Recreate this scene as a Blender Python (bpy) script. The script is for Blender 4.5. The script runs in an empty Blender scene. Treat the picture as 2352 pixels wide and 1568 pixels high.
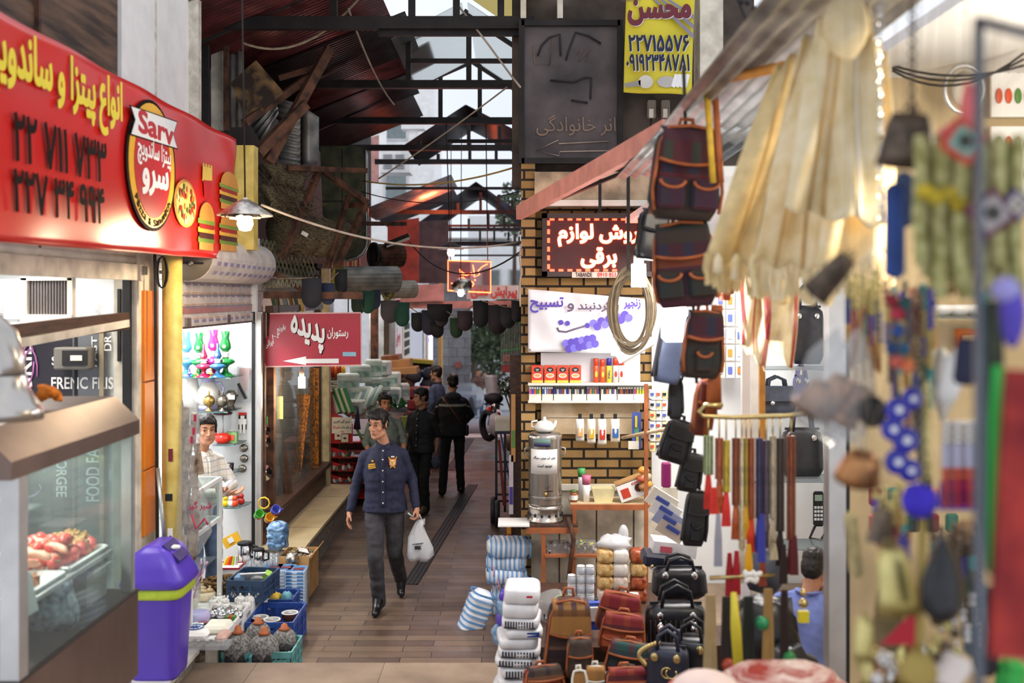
import bpy,bmesh,math,random
from math import sin,cos,pi,radians,sqrt,atan2
from mathutils import Vector,Matrix,noise,Euler
random.seed(7)
SC=bpy.context.scene
C=SC.collection
# ---------------------------------------------------------------- camera, sky, exposure
F,HZ,EYE=2300.0,680.0,2.75 # focal length and horizon in pixels of the 2352 x 1568 frame, eye height
cd=bpy.data.cameras.new('camera');cam=bpy.data.objects.new('camera',cd);C.objects.link(cam)
cam.location=(0,0,EYE);cam.rotation_euler=(pi/2,0,0)
cd.sensor_width=36;cd.lens=36*F/2352;cd.shift_y=(HZ-784)/2352;cd.clip_start=.05;cd.clip_end=400
cd.dof.use_dof=True;cd.dof.focus_distance=9.3;cd.dof.aperture_fstop=1.5
SC.camera=cam
SC.view_settings.view_transform='Standard';SC.view_settings.look='None';SC.view_settings.gamma=1
SC.view_settings.use_curve_mapping=False
SC.view_settings.exposure=0.64
SC.cycles.use_denoising=True;SC.cycles.max_bounces=8;SC.cycles.diffuse_bounces=3;SC.cycles.glossy_bounces=3
SC.cycles.transmission_bounces=6;SC.cycles.transparent_max_bounces=10;SC.cycles.caustics_reflective=False;SC.cycles.caustics_refractive=False
SC.cycles.sample_clamp_indirect=4;SC.cycles.adaptive_threshold=.02
W=bpy.data.worlds.new('overcast_sky');SC.world=W;W.use_nodes=True
_n=W.node_tree.nodes;_l=W.node_tree.links;_bg=_n['Background']
_tc=_n.new('ShaderNodeTexCoord');_ns=_n.new('ShaderNodeTexNoise');_ns.inputs['Scale'].default_value=2.2;_ns.inputs['Detail'].default_value=4
_rp=_n.new('ShaderNodeValToRGB');_rp.color_ramp.elements[0].color=(.74,.80,.92,1);_rp.color_ramp.elements[1].color=(.93,.95,1,1)
_rp.color_ramp.elements[0].position=.35;_rp.color_ramp.elements[1].position=.65
_l.new(_tc.outputs['Generated'],_ns.inputs['Vector']);_l.new(_ns.outputs['Fac'],_rp.inputs['Fac']);_l.new(_rp.outputs['Color'],_bg.inputs['Color'])
_bg.inputs['Strength'].default_value=0.75
def lamp(kind,name,loc,power,col=(1,1,1),size=.1,rot=(0,0,0),sy=None):
 d=bpy.data.lights.new(name,kind);d.energy=power;d.color=col
 if kind=='AREA':
  d.size=size
  if sy:d.shape='RECTANGLE';d.size_y=sy
 elif kind=='POINT':d.shadow_soft_size=size
 o=bpy.data.objects.new(name,d);C.objects.link(o);o.location=loc;o.rotation_euler=rot
 return o
WARM,COOL,NEUT=(1,.78,.52),(.86,.93,1),(1,.95,.88)
# ceiling tube lights inside the shops
lamp('AREA','gift_shop_tubes',(-3.1,8.5,2.95),75,(.95,.97,1),.5,(0,0,0),1.8)
lamp('AREA','food_shop_tubes',(-3.2,5.9,2.95),24,NEUT,.5,(0,0,0),1.6)
lamp('AREA','bag_shop_tubes',(1.7,7.4,3.15),62,(1,.97,.93),1.2,(0,0,0),1.6)
lamp('POINT','bead_shop_fill',(2.3,3.6,3.45),34,(1,.88,.7),.15)  # unseen point lamp placed to brighten the ceiling and cream wall
lamp('AREA','mirror_shop_tubes',(-3.2,11.3,2.9),22,(1,.82,.6),.5,(0,0,0),2)
lamp('AREA','tissue_shop_tubes',(-3.0,15.2,2.9),32,(1,.9,.75),.6,(0,0,0),3)
lamp('AREA','white_shop_tubes',(-3.2,21,2.9),60,(.82,.86,1),.6,(0,0,0),4)
# ---------------------------------------------------------------- helpers
def P(px,py,Y):return Vector(((px-1176)/F*Y,Y,EYE-(py-HZ)/F*Y))
def S(d,Y):return d/F*Y
def hexc(h):
 h=h.lstrip('#');o=[]
 for i in(0,2,4):
  c=int(h[i:i+2],16)/255;o.append(c/12.92 if c<=.04045 else((c+.055)/1.055)**2.4)
 return(*o,1)
MATS={}
def M(name,col='#888888',rough=.6,metal=0,var=.12,sc=8,bump=0,emit=0,alpha=1,trans=0,spec=.5,ecol=None,sheen=0,col2=None,stretch=None,lo=.35,hi=.65):
 """a Principled material whose colour wanders with object-space noise"""
 if name in MATS:return name
 m=bpy.data.materials.new(name);m.use_nodes=True;nt=m.node_tree;n=nt.nodes;l=nt.links;b=n['Principled BSDF']
 c=hexc(col);b.inputs['Roughness'].default_value=rough;b.inputs['Metallic'].default_value=metal
 b.inputs['Alpha'].default_value=alpha;b.inputs['Transmission Weight'].default_value=trans;b.inputs['Specular IOR Level'].default_value=spec
 b.inputs['Base Color'].default_value=c
 if sheen:b.inputs['Sheen Weight'].default_value=sheen
 if emit:
  b.inputs['Emission Color'].default_value=hexc(ecol or col);b.inputs['Emission Strength'].default_value=emit
 if var or bump or col2:
  tc=n.new('ShaderNodeTexCoord');ns=n.new('ShaderNodeTexNoise');ns.inputs['Scale'].default_value=sc;ns.inputs['Detail'].default_value=4
  v=tc.outputs['Object']
  if stretch:
   mp=n.new('ShaderNodeMapping');mp.inputs['Scale'].default_value=stretch;l.new(v,mp.inputs['Vector']);v=mp.outputs['Vector']
  l.new(v,ns.inputs['Vector'])
  rp=n.new('ShaderNodeValToRGB');e=rp.color_ramp.elements;e[0].position=lo;e[1].position=hi
  e[0].color=tuple(x*(1-var)for x in c[:3])+(1,);e[1].color=hexc(col2)if col2 else tuple(min(1,x*(1+var))for x in c[:3])+(1,)
  l.new(ns.outputs['Fac'],rp.inputs['Fac']);l.new(rp.outputs['Color'],b.inputs['Base Color'])
  if bump:
   bp=n.new('ShaderNodeBump');bp.inputs['Strength'].default_value=bump;bp.inputs['Distance'].default_value=.01
   l.new(ns.outputs['Fac'],bp.inputs['Height']);l.new(bp.outputs['Normal'],b.inputs['Normal'])
 MATS[name]=m
 return name
def glass(name,tint='#dfe9ea',alpha=.12,rough=.04):
 """clear sheet glass or film: mostly transparent, with a glossy coat"""
 if name in MATS:return name
 m=bpy.data.materials.new(name);m.use_nodes=True;nt=m.node_tree;n=nt.nodes;l=nt.links;n.remove(n['Principled BSDF'])
 t=n.new('ShaderNodeBsdfTransparent');t.inputs[0].default_value=hexc(tint);g=n.new('ShaderNodeBsdfGlossy');g.inputs['Roughness'].default_value=rough
 d=n.new('ShaderNodeBsdfDiffuse');d.inputs[0].default_value=hexc('#e8ecec');mx=n.new('ShaderNodeMixShader');m2=n.new('ShaderNodeMixShader')
 lw=n.new('ShaderNodeLayerWeight');lw.inputs[0].default_value=.5;p4=n.new('ShaderNodeMath');p4.operation='POWER';p4.inputs[1].default_value=5
 fr=n.new('ShaderNodeMath');fr.operation='MULTIPLY_ADD';fr.inputs[1].default_value=.45;fr.inputs[2].default_value=.04;l.new(lw.outputs['Facing'],p4.inputs[0]);l.new(p4.outputs[0],fr.inputs[0])
 mx.inputs[0].default_value=alpha;l.new(t.outputs[0],mx.inputs[1]);l.new(d.outputs[0],mx.inputs[2])
 l.new(fr.outputs[0],m2.inputs[0]);l.new(mx.outputs[0],m2.inputs[1]);l.new(g.outputs[0],m2.inputs[2])
 l.new(m2.outputs[0],n['Material Output'].inputs['Surface']);MATS[name]=m
 return name
class B:
 """collects shapes and links them as ONE mesh object"""
 def __init__(s,mat=None):s.v=[];s.f=[];s.m=[];s.sm=[];s.mat=mat;s.xf=None
 def add(s,vs,fs,mat=None,smooth=False):
  o=len(s.v);vs=[Vector(v)for v in vs]
  if s.xf is not None:vs=[s.xf@v for v in vs]
  s.v+=vs;s.f+=[[i+o for i in f]for f in fs];s.m+=[mat or s.mat]*len(fs);s.sm+=[smooth]*len(fs)
  return s
 def box(s,c,d,mat=None,rot=None,bev=0,tap=None):
  x,y,z=d[0]/2,d[1]/2,d[2]/2
  if bev:
   b=min(bev,x*.9,y*.9,z*.9);vs=[];
   ring=lambda zz,i:[(-x+i,-y,zz),(x-i,-y,zz),(x,-y+i,zz),(x,y-i,zz),(x-i,y,zz),(-x+i,y,zz),(-x,y-i,zz),(-x,-y+i,zz)]
   ins=lambda zz:[(-x+b,-y+b,zz),(x-b,-y+b,zz),(x-b,-y+b,zz),(x-b,y-b,zz),(x-b,y-b,zz),(-x+b,y-b,zz),(-x+b,y-b,zz),(-x+b,-y+b,zz)]
   R=[ins(-z),ring(-z+b,b),ring(z-b,b),ins(z)]
   vs=[Vector(p)for r in R for p in r];fs=[]
   for k in range(3):
    for i in range(8):
     j=(i+1)%8;fs.append([k*8+i,k*8+j,k*8+8+j,k*8+8+i])
   fs.append([7,5,3,1]);fs.append([24+i for i in(1,3,5,7)])
  else:
   vs=[Vector(p)for p in((-x,-y,-z),(x,-y,-z),(x,y,-z),(-x,y,-z),(-x,-y,z),(x,-y,z),(x,y,z),(-x,y,z))]
   fs=[[3,2,1,0],[4,5,6,7],[0,1,5,4],[1,2,6,5],[2,3,7,6],[3,0,4,7]]
  if tap:
   for v in vs:
    if v.z>0:v.x*=tap;v.y*=tap
  R3=None
  if rot is not None:R3=rot if isinstance(rot,Matrix)else Euler(rot).to_matrix()
  vs=[(R3@v if R3 is not None else v)+Vector(c)for v in vs]
  return s.add(vs,fs,mat)
 def bar(s,a,b,w,h=None,mat=None,up=(0,0,1)):
  """a square bar from a to b"""
  a=Vector(a);b=Vector(b);d=(b-a);L=d.length;d.normalize();u=Vector(up)
  if abs(d.dot(u))>.98:u=Vector((0,1,0))
  x=d.cross(u).normalized();z=x.cross(d)
  return s.box((a+b)/2,(w,L,h or w),mat,Matrix((x,d,z)).transposed())
 def tube(s,pts,r,mat=None,n=8,closed=False,cap=True,flat=1):
  pts=[Vector(p)for p in pts];N=len(pts);rr=r if isinstance(r,(list,tuple))else[r]*N
  vs=[];prev=None
  for i,p in enumerate(pts):
   t=(pts[(i+1)%N]-pts[i-1])if closed else(pts[min(i+1,N-1)]-pts[max(i-1,0)])
   if t.length<1e-9:t=Vector((0,0,1))
   t.normalize()
   if prev is None:
    u=t.cross(Vector((0,0,1)));
    if u.length<.1:u=t.cross(Vector((0,1,0)))
   else:
    u=prev-t*prev.dot(t)
    if u.length<1e-6:u=t.cross(Vector((0,1,0)))
   u.normalize();prev=u;w=t.cross(u)
   for k in range(n):
    a=2*pi*k/n;vs.append(p+(u*cos(a)+w*sin(a)*flat)*rr[i])
  fs=[]
  for i in range(N if closed else N-1):
   for k in range(n):
    j=(i+1)%N;k2=(k+1)%n;fs.append([i*n+k,i*n+k2,j*n+k2,j*n+k])
  if cap and not closed:fs.append(list(range(n))[::-1]);fs.append([(N-1)*n+k for k in range(n)])
  return s.add(vs,fs,mat,n>5)
 def lathe(s,prof,c=(0,0,0),mat=None,n=20,rot=None,smooth=True,cap=True,sx=1,sy=1):
  c=Vector(c);R3=Euler(rot).to_matrix()if rot is not None else None;vs=[]
  for r,z in prof:
   for k in range(n):
    a=2*pi*k/n;v=Vector((r*cos(a)*sx,r*sin(a)*sy,z));vs.append((R3@v if R3 is not None else v)+c)
  fs=[]
  for i in range(len(prof)-1):
   for k in range(n):k2=(k+1)%n;fs.append([i*n+k,i*n+k2,i*n+n+k2,i*n+n+k])
  if cap:fs.append(list(range(n))[::-1]);fs.append([(len(prof)-1)*n+k for k in range(n)])
  return s.add(vs,fs,mat,smooth)
 def ell(s,c,r,mat=None,nu=14,nv=9,rot=None,nz=0,nsc=3,sq=1):
  """ellipsoid; nz adds lumps, sq < 1 squares it off"""
  c=Vector(c);r=Vector((r,r,r))if not hasattr(r,'__len__')else Vector(r);R3=Euler(rot).to_matrix()if rot is not None else None
  pw=lambda t:math.copysign(abs(t)**sq,t);vs=[]
  def pt(th,ph):
   v=Vector((pw(sin(th))*pw(cos(ph))*r.x,pw(sin(th))*pw(sin(ph))*r.y,pw(cos(th))*r.z))
   if nz:v*=1+nz*noise.noise((v+c)*nsc/max(r))
   return(R3@v if R3 is not None else v)+c
  vs.append(pt(0,0))
  for i in range(1,nv):
   for k in range(nu):vs.append(pt(pi*i/nv,2*pi*k/nu))
  vs.append(pt(pi,0));L=len(vs)-1;fs=[]
  for k in range(nu):
   k2=(k+1)%nu;fs.append([0,1+k,1+k2]);q=1+(nv-2)*nu;fs.append([L,q+k2,q+k])
   for i in range(nv-2):a=1+i*nu;fs.append([a+k,a+nu+k,a+nu+k2,a+k2])
  return s.add(vs,fs,mat,True)
 def cap(s,a,b,ra,rb,mat=None,n=14):
  """tapered capsule"""
  a=Vector(a);b=Vector(b);d=b-a;L=d.length
  d=d/L if L>1e-6 else Vector((0,0,1));pts=[];rr=[]
  for t in(-1,-.92,-.7,-.38,0):pts.append(a+d*ra*t);rr.append(max(1e-4,ra*sqrt(max(0,1-t*t))))
  for t in(0,.38,.7,.92,1):pts.append(b+d*rb*t);rr.append(max(1e-4,rb*sqrt(max(0,1-t*t))))
  if L<1e-6:pts.pop(5);rr.pop(5)
  return s.tube(pts,rr,mat,n)
 def loft(s,rings,mat=None,cap=True,smooth=True):
  n=len(rings[0]);vs=[p for r in rings for p in r];fs=[]
  for i in range(len(rings)-1):
   for k in range(n):k2=(k+1)%n;fs.append([i*n+k,i*n+k2,i*n+n+k2,i*n+n+k])
  if cap:fs.append(list(range(n))[::-1]);fs.append([(len(rings)-1)*n+k for k in range(n)])
  return s.add(vs,fs,mat,smooth)
 def grid(s,fn,nu,nv,mat=None,th=0,smooth=True):
  """sheet fn(u,v), u,v in 0..1; th gives it thickness along its own normals"""
  vs=[Vector(fn(i/nu,j/nv))for j in range(nv+1)for i in range(nu+1)];w=nu+1
  fs=[[j*w+i,j*w+i+1,j*w+w+i+1,j*w+w+i]for j in range(nv)for i in range(nu)]
  if th:
   nm=[Vector()for _ in vs]
   for f in fs:
    k=(vs[f[1]]-vs[f[0]]).cross(vs[f[3]]-vs[f[0]])
    for i in f:nm[i]+=k
   o=len(vs);vs+=[v-k.normalized()*th if k.length>0 else v for v,k in zip(vs,nm)]
   fs+=[[i+o for i in f[::-1]]for f in fs]
   ed=list(range(w))+[j*w+nu for j in range(1,nv+1)]+[nv*w+i for i in range(nu-1,-1,-1)]+[j*w for j in range(nv-1,0,-1)]
   for a,b in zip(ed,ed[1:]+ed[:1]):fs.append([b,a,a+o,b+o])
  return s.add(vs,fs,mat,smooth)
 def poly(s,pts,o,u,v,th=.004,mat=None):
  """flat outline pts (2D) in the frame o,u,v with thickness th along u x v"""
  o=Vector(o);u=Vector(u);v=Vector(v);n=u.cross(v).normalized()*th;k=len(pts)
  a=[o+u*p[0]+v*p[1]for p in pts]
  return s.add([p+n for p in a]+a,[list(range(k)),list(range(k,2*k))[::-1]]+[[i,i+k,(i+1)%k+k,(i+1)%k]for i in range(k)],mat)
 def disc(s,c2,r2,o,u,v,th=.004,mat=None,n=24):
  return s.poly([(c2[0]+r2[0]*cos(2*pi*i/n),c2[1]+r2[1]*sin(2*pi*i/n))for i in range(n)],o,u,v,th,mat)
 def text(s,t,box,o,u,v,th=.003,mat=None,bold=0,rot=0,shear=0,lift=0):
  """lettering stretched into box (x0,y0,x1,y1) of the frame o,u,v"""
  vs,fs=glyphs(t,bold);x0,y0,x1,y1=box
  if rot:
   ca,sa=cos(rot),sin(rot);vs=[(x*ca-y*sa,x*sa+y*ca,z)for x,y,z in vs]
  ax=min(p[0]for p in vs);bx=max(p[0]for p in vs);ay=min(p[1]for p in vs);by=max(p[1]for p in vs)
  o=Vector(o);u=Vector(u);v=Vector(v);n=u.cross(v).normalized();out=[]
  for x,y,z in vs:
   X=x0+(x-ax)/(bx-ax)*(x1-x0);Y=y0+(y-ay)/(by-ay)*(y1-y0)+shear*(x-ax)/(bx-ax)
   out.append(o+u*X+v*Y+n*(lift+th*(1 if z>0 else 0)))
  return s.add(out,fs,mat)
 def make(s,name,parent=None,loc=None):
  me=bpy.data.meshes.new(name);me.from_pydata([tuple(v)for v in s.v],[],s.f)
  ms=[]
  for k in s.m:
   if k not in ms:ms.append(k)
  for k in ms:me.materials.append(MATS[k])
  ix={k:i for i,k in enumerate(ms)}
  me.polygons.foreach_set('material_index',[ix[k]for k in s.m]);me.polygons.foreach_set('use_smooth',s.sm)
  o=bpy.data.objects.new(name,me);C.objects.link(o)
  if parent:o.parent=parent
  if loc is not None:o.location=loc
  return o
def tag(o,label=None,cat=None,group=None,kind=None):
 for k,v in(('label',label),('category',cat),('group',group),('kind',kind)):
  if v:o[k]=v
 return o
def thing(name,label,cat,loc=(0,0,0),rz=0,group=None,parts=None,rot=None):
 o=bpy.data.objects.new(name,None);C.objects.link(o);o.empty_display_size=.05;o.location=loc;o.rotation_euler=rot or(0,0,rz)
 tag(o,label,cat,group)
 for k,b in(parts or{}).items():b.make(k,o)
 return o
def solo(name,b,label,cat,loc=None,rz=0,group=None,kind=None):
 o=b.make(name,None,loc);o.rotation_euler=(0,0,rz)
 return tag(o,label,cat,group,kind)
def struct(name,b,label=None):return tag(b.make(name),label,None,None,'structure')
def dup(root,loc,rz=0,label=None,rot=None,scale=None):
 r=root.copy();C.objects.link(r);r.location=loc;r.rotation_euler=rot or(0,0,rz)
 if scale:r.scale=scale if hasattr(scale,'__len__')else(scale,)*3
 if label:r['label']=label
 for ch in list(root.children):
  c=ch.copy();C.objects.link(c);c.parent=r
  for g in list(ch.children):d=g.copy();C.objects.link(d);d.parent=c
 return r
def recol(o,old,new):
 """give this copy its own mesh with one material exchanged"""
 o.data=o.data.copy()
 for i,m in enumerate(o.data.materials):
  if m==MATS[old]:o.data.materials[i]=MATS[new]
ORD=['first','second','third','fourth','fifth','sixth','seventh','eighth','ninth','tenth','eleventh','twelfth','thirteenth','fourteenth','fifteenth','sixteenth','seventeenth','eighteenth','nineteenth','twentieth']
# Persian letters: isolated, final, initial, medial forms
_J={}
for ch,a,k in(('ا',0xFE8D,2),('آ',0xFE81,2),('ب',0xFE8F,4),('پ',0xFB56,4),('ت',0xFE95,4),('ج',0xFE9D,4),('چ',0xFB7A,4),('ح',0xFEA1,4),('خ',0xFEA5,4),('د',0xFEA9,2),('ر',0xFEAD,2),('ز',0xFEAF,2),('س',0xFEB1,4),('ش',0xFEB5,4),('ص',0xFEB9,4),('ط',0xFEC1,4),('ع',0xFEC9,4),('ف',0xFED1,4),('ق',0xFED5,4),('ک',0xFB8E,4),('گ',0xFB92,4),('ل',0xFEDD,4),('م',0xFEE1,4),('ن',0xFEE5,4),('و',0xFEED,2),('ه',0xFEE9,4),('ی',0xFBFC,4),('ئ',0xFE89,4)):
 _J[ch]=(a,k)
def shape(t):
 if not any(c in _J for c in t):return t
 out=[]
 for i,c in enumerate(t):
  if c not in _J:out.append(c);continue
  a,k=_J[c];p=i>0 and t[i-1]in _J and _J[t[i-1]][1]==4;n=k==4 and i+1<len(t)and t[i+1]in _J
  out.append(chr(a+(3 if p and n else 2 if n else 1 if p else 0)))
 return ''.join(out[::-1])
_G={}
def glyphs(t,bold=0):
 """outline the text, swell it by bold and fill it by winding number: (front and back vertices, faces)"""
 if(t,bold)in _G:return _G[(t,bold)]
 c=bpy.data.curves.new('lettering','FONT');c.body=shape(t);c.size=1;c.resolution_u=3;c.fill_mode='NONE'
 o=bpy.data.objects.new('lettering',c);C.objects.link(o);bpy.context.view_layer.update()
 me=bpy.data.meshes.new_from_object(o.evaluated_get(bpy.context.evaluated_depsgraph_get()));co=[Vector((v.co.x,v.co.y))for v in me.vertices]
 nb={}
 for ed in me.edges:
  a_,b_=ed.vertices
  for x,y in((a_,b_),(b_,a_)):nb.setdefault(x,[]).append(y)
 bpy.data.objects.remove(o);bpy.data.curves.remove(c);bpy.data.meshes.remove(me);loops=[];seen=set()
 for i in range(len(co)):
  if i in seen or i not in nb:continue
  lp=[i];seen.add(i);j=i+1 if i+1 in nb[i]else nb[i][0]
  while j not in seen:lp.append(j);seen.add(j);k=[q for q in nb[j]if q not in seen];j=k[0]if k else i
  L=[co[q]for q in lp];L=[q for n,q in enumerate(L)if(q-L[n-1]).length>1e-5]
  if len(L)>2:loops.append(L)
 area=lambda L:sum(L[i-1].cross(L[i])for i in range(len(L)))/2
 big=max(loops,key=lambda L:abs(area(L)));sg=1 if area(big)>0 else-1;out=[]
 for L in loops:
  if bold:
   N=[]
   for i in range(len(L)):
    d=((L[i]-L[i-1]).normalized()+(L[(i+1)%len(L)]-L[i]).normalized());d=d.normalized()if d.length>.2 else Vector((0,0));N.append(L[i]+Vector((d.y,-d.x))*bold*sg)
   L=N
  out.append(L)
 from mathutils.geometry import delaunay_2d_cdt
 vs=[v for L in out for v in L];es=[];n=0
 for L in out:es+=[(n+i,n+(i+1)%len(L))for i in range(len(L))];n+=len(L)
 V2,_,F2,*_=delaunay_2d_cdt(vs,es,[],0,1e-5);fs=[]
 for f in F2:
  x=sum(V2[i].x for i in f)/len(f);y=sum(V2[i].y for i in f)/len(f);w=0
  for L in out:
   for i in range(len(L)):
    p,q=L[i-1],L[i]
    if(p.y<=y)!=(q.y<=y):
     if p.x+(y-p.y)/(q.y-p.y)*(q.x-p.x)>x:w+=1 if q.y>p.y else-1
  if w:fs.append(list(f))
 k=len(V2);eg={}
 for f in fs:
  for i in range(len(f)):eg[(f[i-1],f[i])]=1
 F3=fs+[[i+k for i in f[::-1]]for f in fs]+[[b,a,a+k,b+k]for a,b in eg if(b,a)not in eg]
 r=([(v.x,v.y,1)for v in V2]+[(v.x,v.y,-1)for v in V2],F3);_G[(t,bold)]=r
 return r
def remesh(b,vox,smooth=4,mat=None,fn=None,fac=.5):
 """fuse the overlapping shapes of b into one continuous skin"""
 me=bpy.data.meshes.new('fuse');me.from_pydata([tuple(v)for v in b.v],[],b.f);o=bpy.data.objects.new('fuse',me);C.objects.link(o)
 r=o.modifiers.new('r','REMESH');r.mode='VOXEL';r.voxel_size=vox
 if smooth:k=o.modifiers.new('s','SMOOTH');k.iterations=smooth;k.factor=fac
 bpy.context.view_layer.update()
 m2=bpy.data.meshes.new_from_object(o.evaluated_get(bpy.context.evaluated_depsgraph_get()))
 vs=[v.co.copy()for v in m2.vertices]
 if fn:vs=[fn(v.co.copy(),v.normal.copy())for v in m2.vertices]
 out=B(mat or b.mat);out.add(vs,[list(p.vertices)for p in m2.polygons],None,True)
 bpy.data.objects.remove(o);bpy.data.meshes.remove(me);bpy.data.meshes.remove(m2)
 return out
def sag(a,b,d,n=10,j=0):
 """points of a slack cable"""
 a=Vector(a);b=Vector(b)
 return[a.lerp(b,i/n)+Vector((random.uniform(-j,j),random.uniform(-j,j),-4*d*(i/n)*(1-i/n)+random.uniform(-j,j)))for i in range(n+1)]
def mw(b,name,parent):
 """link b, drawn in world coordinates, under a parent that stands elsewhere"""
 off=Vector();p=parent;
 while p:off+=p.location;p=p.parent
 b.v=[v-off for v in b.v]
 return b.make(name,parent)
def tw(name,label,cat,loc,parts,group=None):
 r=thing(name,label,cat,loc,0,group)
 for k,b in parts.items():mw(b,k.split('#')[0],r)
 return r
def onX(px,py,x):Y=x*F/(px-1176);return Vector((x,Y,EYE-(py-HZ)/F*Y))
class Frame:
 """a plane o + s u + t v; at(px, py) tells where the sight line of a pixel meets it"""
 def __init__(s,o,u,v=(0,0,1)):s.o=Vector(o);s.u=Vector(u).normalized();s.v=Vector(v).normalized();s.n=s.u.cross(s.v).normalized()
 def at(s,px,py):
  d=Vector(((px-1176)/F,1,-(py-HZ)/F));e=Vector((0,0,EYE));k=(s.o-e).dot(s.n)/d.dot(s.n);q=e+d*k-s.o
  return(q.dot(s.u),q.dot(s.v))
 def box(s,x0,y0,x1,y1):
  """lettering box from its lower left and upper right pixel"""
  a=s.at(x0,y0);b=s.at(x1,y1);return(a[0],a[1],b[0],b[1])
 def pts(s,*pp):return[s.at(*p)for p in pp]
 def ouv(s):return(s.o,s.u,s.v)
# ---------------------------------------------------------------- materials
def brickmat(name,c1,c2,mortar,w,h,ms,rough=.8,bump=.6,axes='XZ',off=.5,freq=2,spec=.3,wet=0,bias=0):
 m=bpy.data.materials.new(name);m.use_nodes=True;nt=m.node_tree;n=nt.nodes;l=nt.links;b=n['Principled BSDF']
 tc=n.new('ShaderNodeTexCoord');sp=n.new('ShaderNodeSeparateXYZ');cb=n.new('ShaderNodeCombineXYZ');l.new(tc.outputs['Object'],sp.inputs[0])
 l.new(sp.outputs[axes[0]],cb.inputs[0]);l.new(sp.outputs[axes[1]],cb.inputs[1])
 br=n.new('ShaderNodeTexBrick');br.inputs['Scale'].default_value=1;br.inputs['Brick Width'].default_value=w;br.inputs['Row Height'].default_value=h
 br.inputs['Mortar Size'].default_value=ms;br.inputs['Color1'].default_value=hexc(c1);br.inputs['Color2'].default_value=hexc(c2);br.inputs['Mortar'].default_value=hexc(mortar)
 br.offset=off;br.offset_frequency=freq;br.inputs['Bias'].default_value=bias;br.inputs['Mortar Smooth'].default_value=.3
 l.new(cb.outputs[0],br.inputs['Vector'])
 ns=n.new('ShaderNodeTexNoise');ns.inputs['Scale'].default_value=3;ns.inputs['Detail'].default_value=6;l.new(tc.outputs['Object'],ns.inputs['Vector'])
 rp=n.new('ShaderNodeValToRGB');rp.color_ramp.elements[0].color=(.55,.52,.5,1);rp.color_ramp.elements[1].color=(1.1,1.08,1.05,1);rp.color_ramp.elements[0].position=.3;rp.color_ramp.elements[1].position=.7
 l.new(ns.outputs['Fac'],rp.inputs['Fac'])
 mx=n.new('ShaderNodeMix');mx.data_type='RGBA';mx.blend_type='MULTIPLY';mx.inputs[0].default_value=.8
 l.new(br.outputs['Color'],mx.inputs[6]);l.new(rp.outputs['Color'],mx.inputs[7]);l.new(mx.outputs[2],b.inputs['Base Color'])
 b.inputs['Specular IOR Level'].default_value=spec
 if wet:
  rr=n.new('ShaderNodeMapRange');rr.inputs[1].default_value=.35;rr.inputs[2].default_value=.65;rr.inputs[3].default_value=wet;rr.inputs[4].default_value=rough
  l.new(ns.outputs['Fac'],rr.inputs[0]);l.new(rr.outputs[0],b.inputs['Roughness'])
 else:b.inputs['Roughness'].default_value=rough
 n2=n.new('ShaderNodeTexNoise');n2.inputs['Scale'].default_value=60;l.new(tc.outputs['Object'],n2.inputs['Vector'])
 mm=n.new('ShaderNodeMath');mm.operation='MULTIPLY_ADD';mm.inputs[1].default_value=-1;mx2=n.new('ShaderNodeMath');mx2.operation='MULTIPLY';mx2.inputs[1].default_value=.35
 l.new(n2.outputs['Fac'],mx2.inputs[0]);l.new(br.outputs['Fac'],mm.inputs[0]);l.new(mx2.outputs[0],mm.inputs[2])
 bp=n.new('ShaderNodeBump');bp.inputs['Strength'].default_value=bump;bp.inputs['Distance'].default_value=.012;l.new(mm.outputs[0],bp.inputs['Height']);l.new(bp.outputs['Normal'],b.inputs['Normal'])
 MATS[name]=m;return name
def checkmat(name,base,l1,l2,s1=14,s2=9,w=.12,axes='XZ',rough=.85,c3=None):
 """woven plaid: two sets of stripes over a ground colour"""
 m=bpy.data.materials.new(name);m.use_nodes=True;nt=m.node_tree;n=nt.nodes;l=nt.links;b=n['Principled BSDF'];b.inputs['Roughness'].default_value=rough
 tc=n.new('ShaderNodeTexCoord');sp=n.new('ShaderNodeSeparateXYZ');l.new(tc.outputs['Object'],sp.inputs[0]);cur=None
 for ax,s,col,ww in((axes[0],s1,l1,w),(axes[1],s2,l2,w),(axes[1],s2*.5,c3 or l1,w*1.6)):
  a=n.new('ShaderNodeMath');a.operation='MULTIPLY';a.inputs[1].default_value=s;l.new(sp.outputs[ax],a.inputs[0])
  fr=n.new('ShaderNodeMath');fr.operation='FRACT';l.new(a.outputs[0],fr.inputs[0])
  lt=n.new('ShaderNodeMath');lt.operation='LESS_THAN';lt.inputs[1].default_value=ww;l.new(fr.outputs[0],lt.inputs[0])
  sc=n.new('ShaderNodeMath');sc.operation='MULTIPLY';sc.inputs[1].default_value=.75;l.new(lt.outputs[0],sc.inputs[0])
  mx=n.new('ShaderNodeMix');mx.data_type='RGBA';l.new(sc.outputs[0],mx.inputs[0])
  if cur is None:mx.inputs[6].default_value=hexc(base)
  else:l.new(cur,mx.inputs[6])
  mx.inputs[7].default_value=hexc(col);cur=mx.outputs[2]
 l.new(cur,b.inputs['Base Color']);MATS[name]=m;return name
brickmat('plank_floor','#57443c','#76614f','#241c19',.62,.125,.004,rough=.58,bump=.35,axes='XY',off=.37,freq=2,spec=.5,wet=.34)
brickmat('step_stone','#8a7868','#a08c78','#5a4c42',.9,.6,.003,rough=.7,bump=.3,axes='XY')
brickmat('yellow_brick','#bf9c66','#a07d4a','#2e2620',.215,.086,.012,axes='XZ')
brickmat('stone_blocks','#8f8f92','#77777b','#54545a',.55,.32,.008,axes='XZ',bump=.8)
brickmat('grey_tile','#b9a9ad','#ab9ba0','#6b5f62',.3,.2,.004,axes='YZ',bump=.2,rough=.4)
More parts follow.
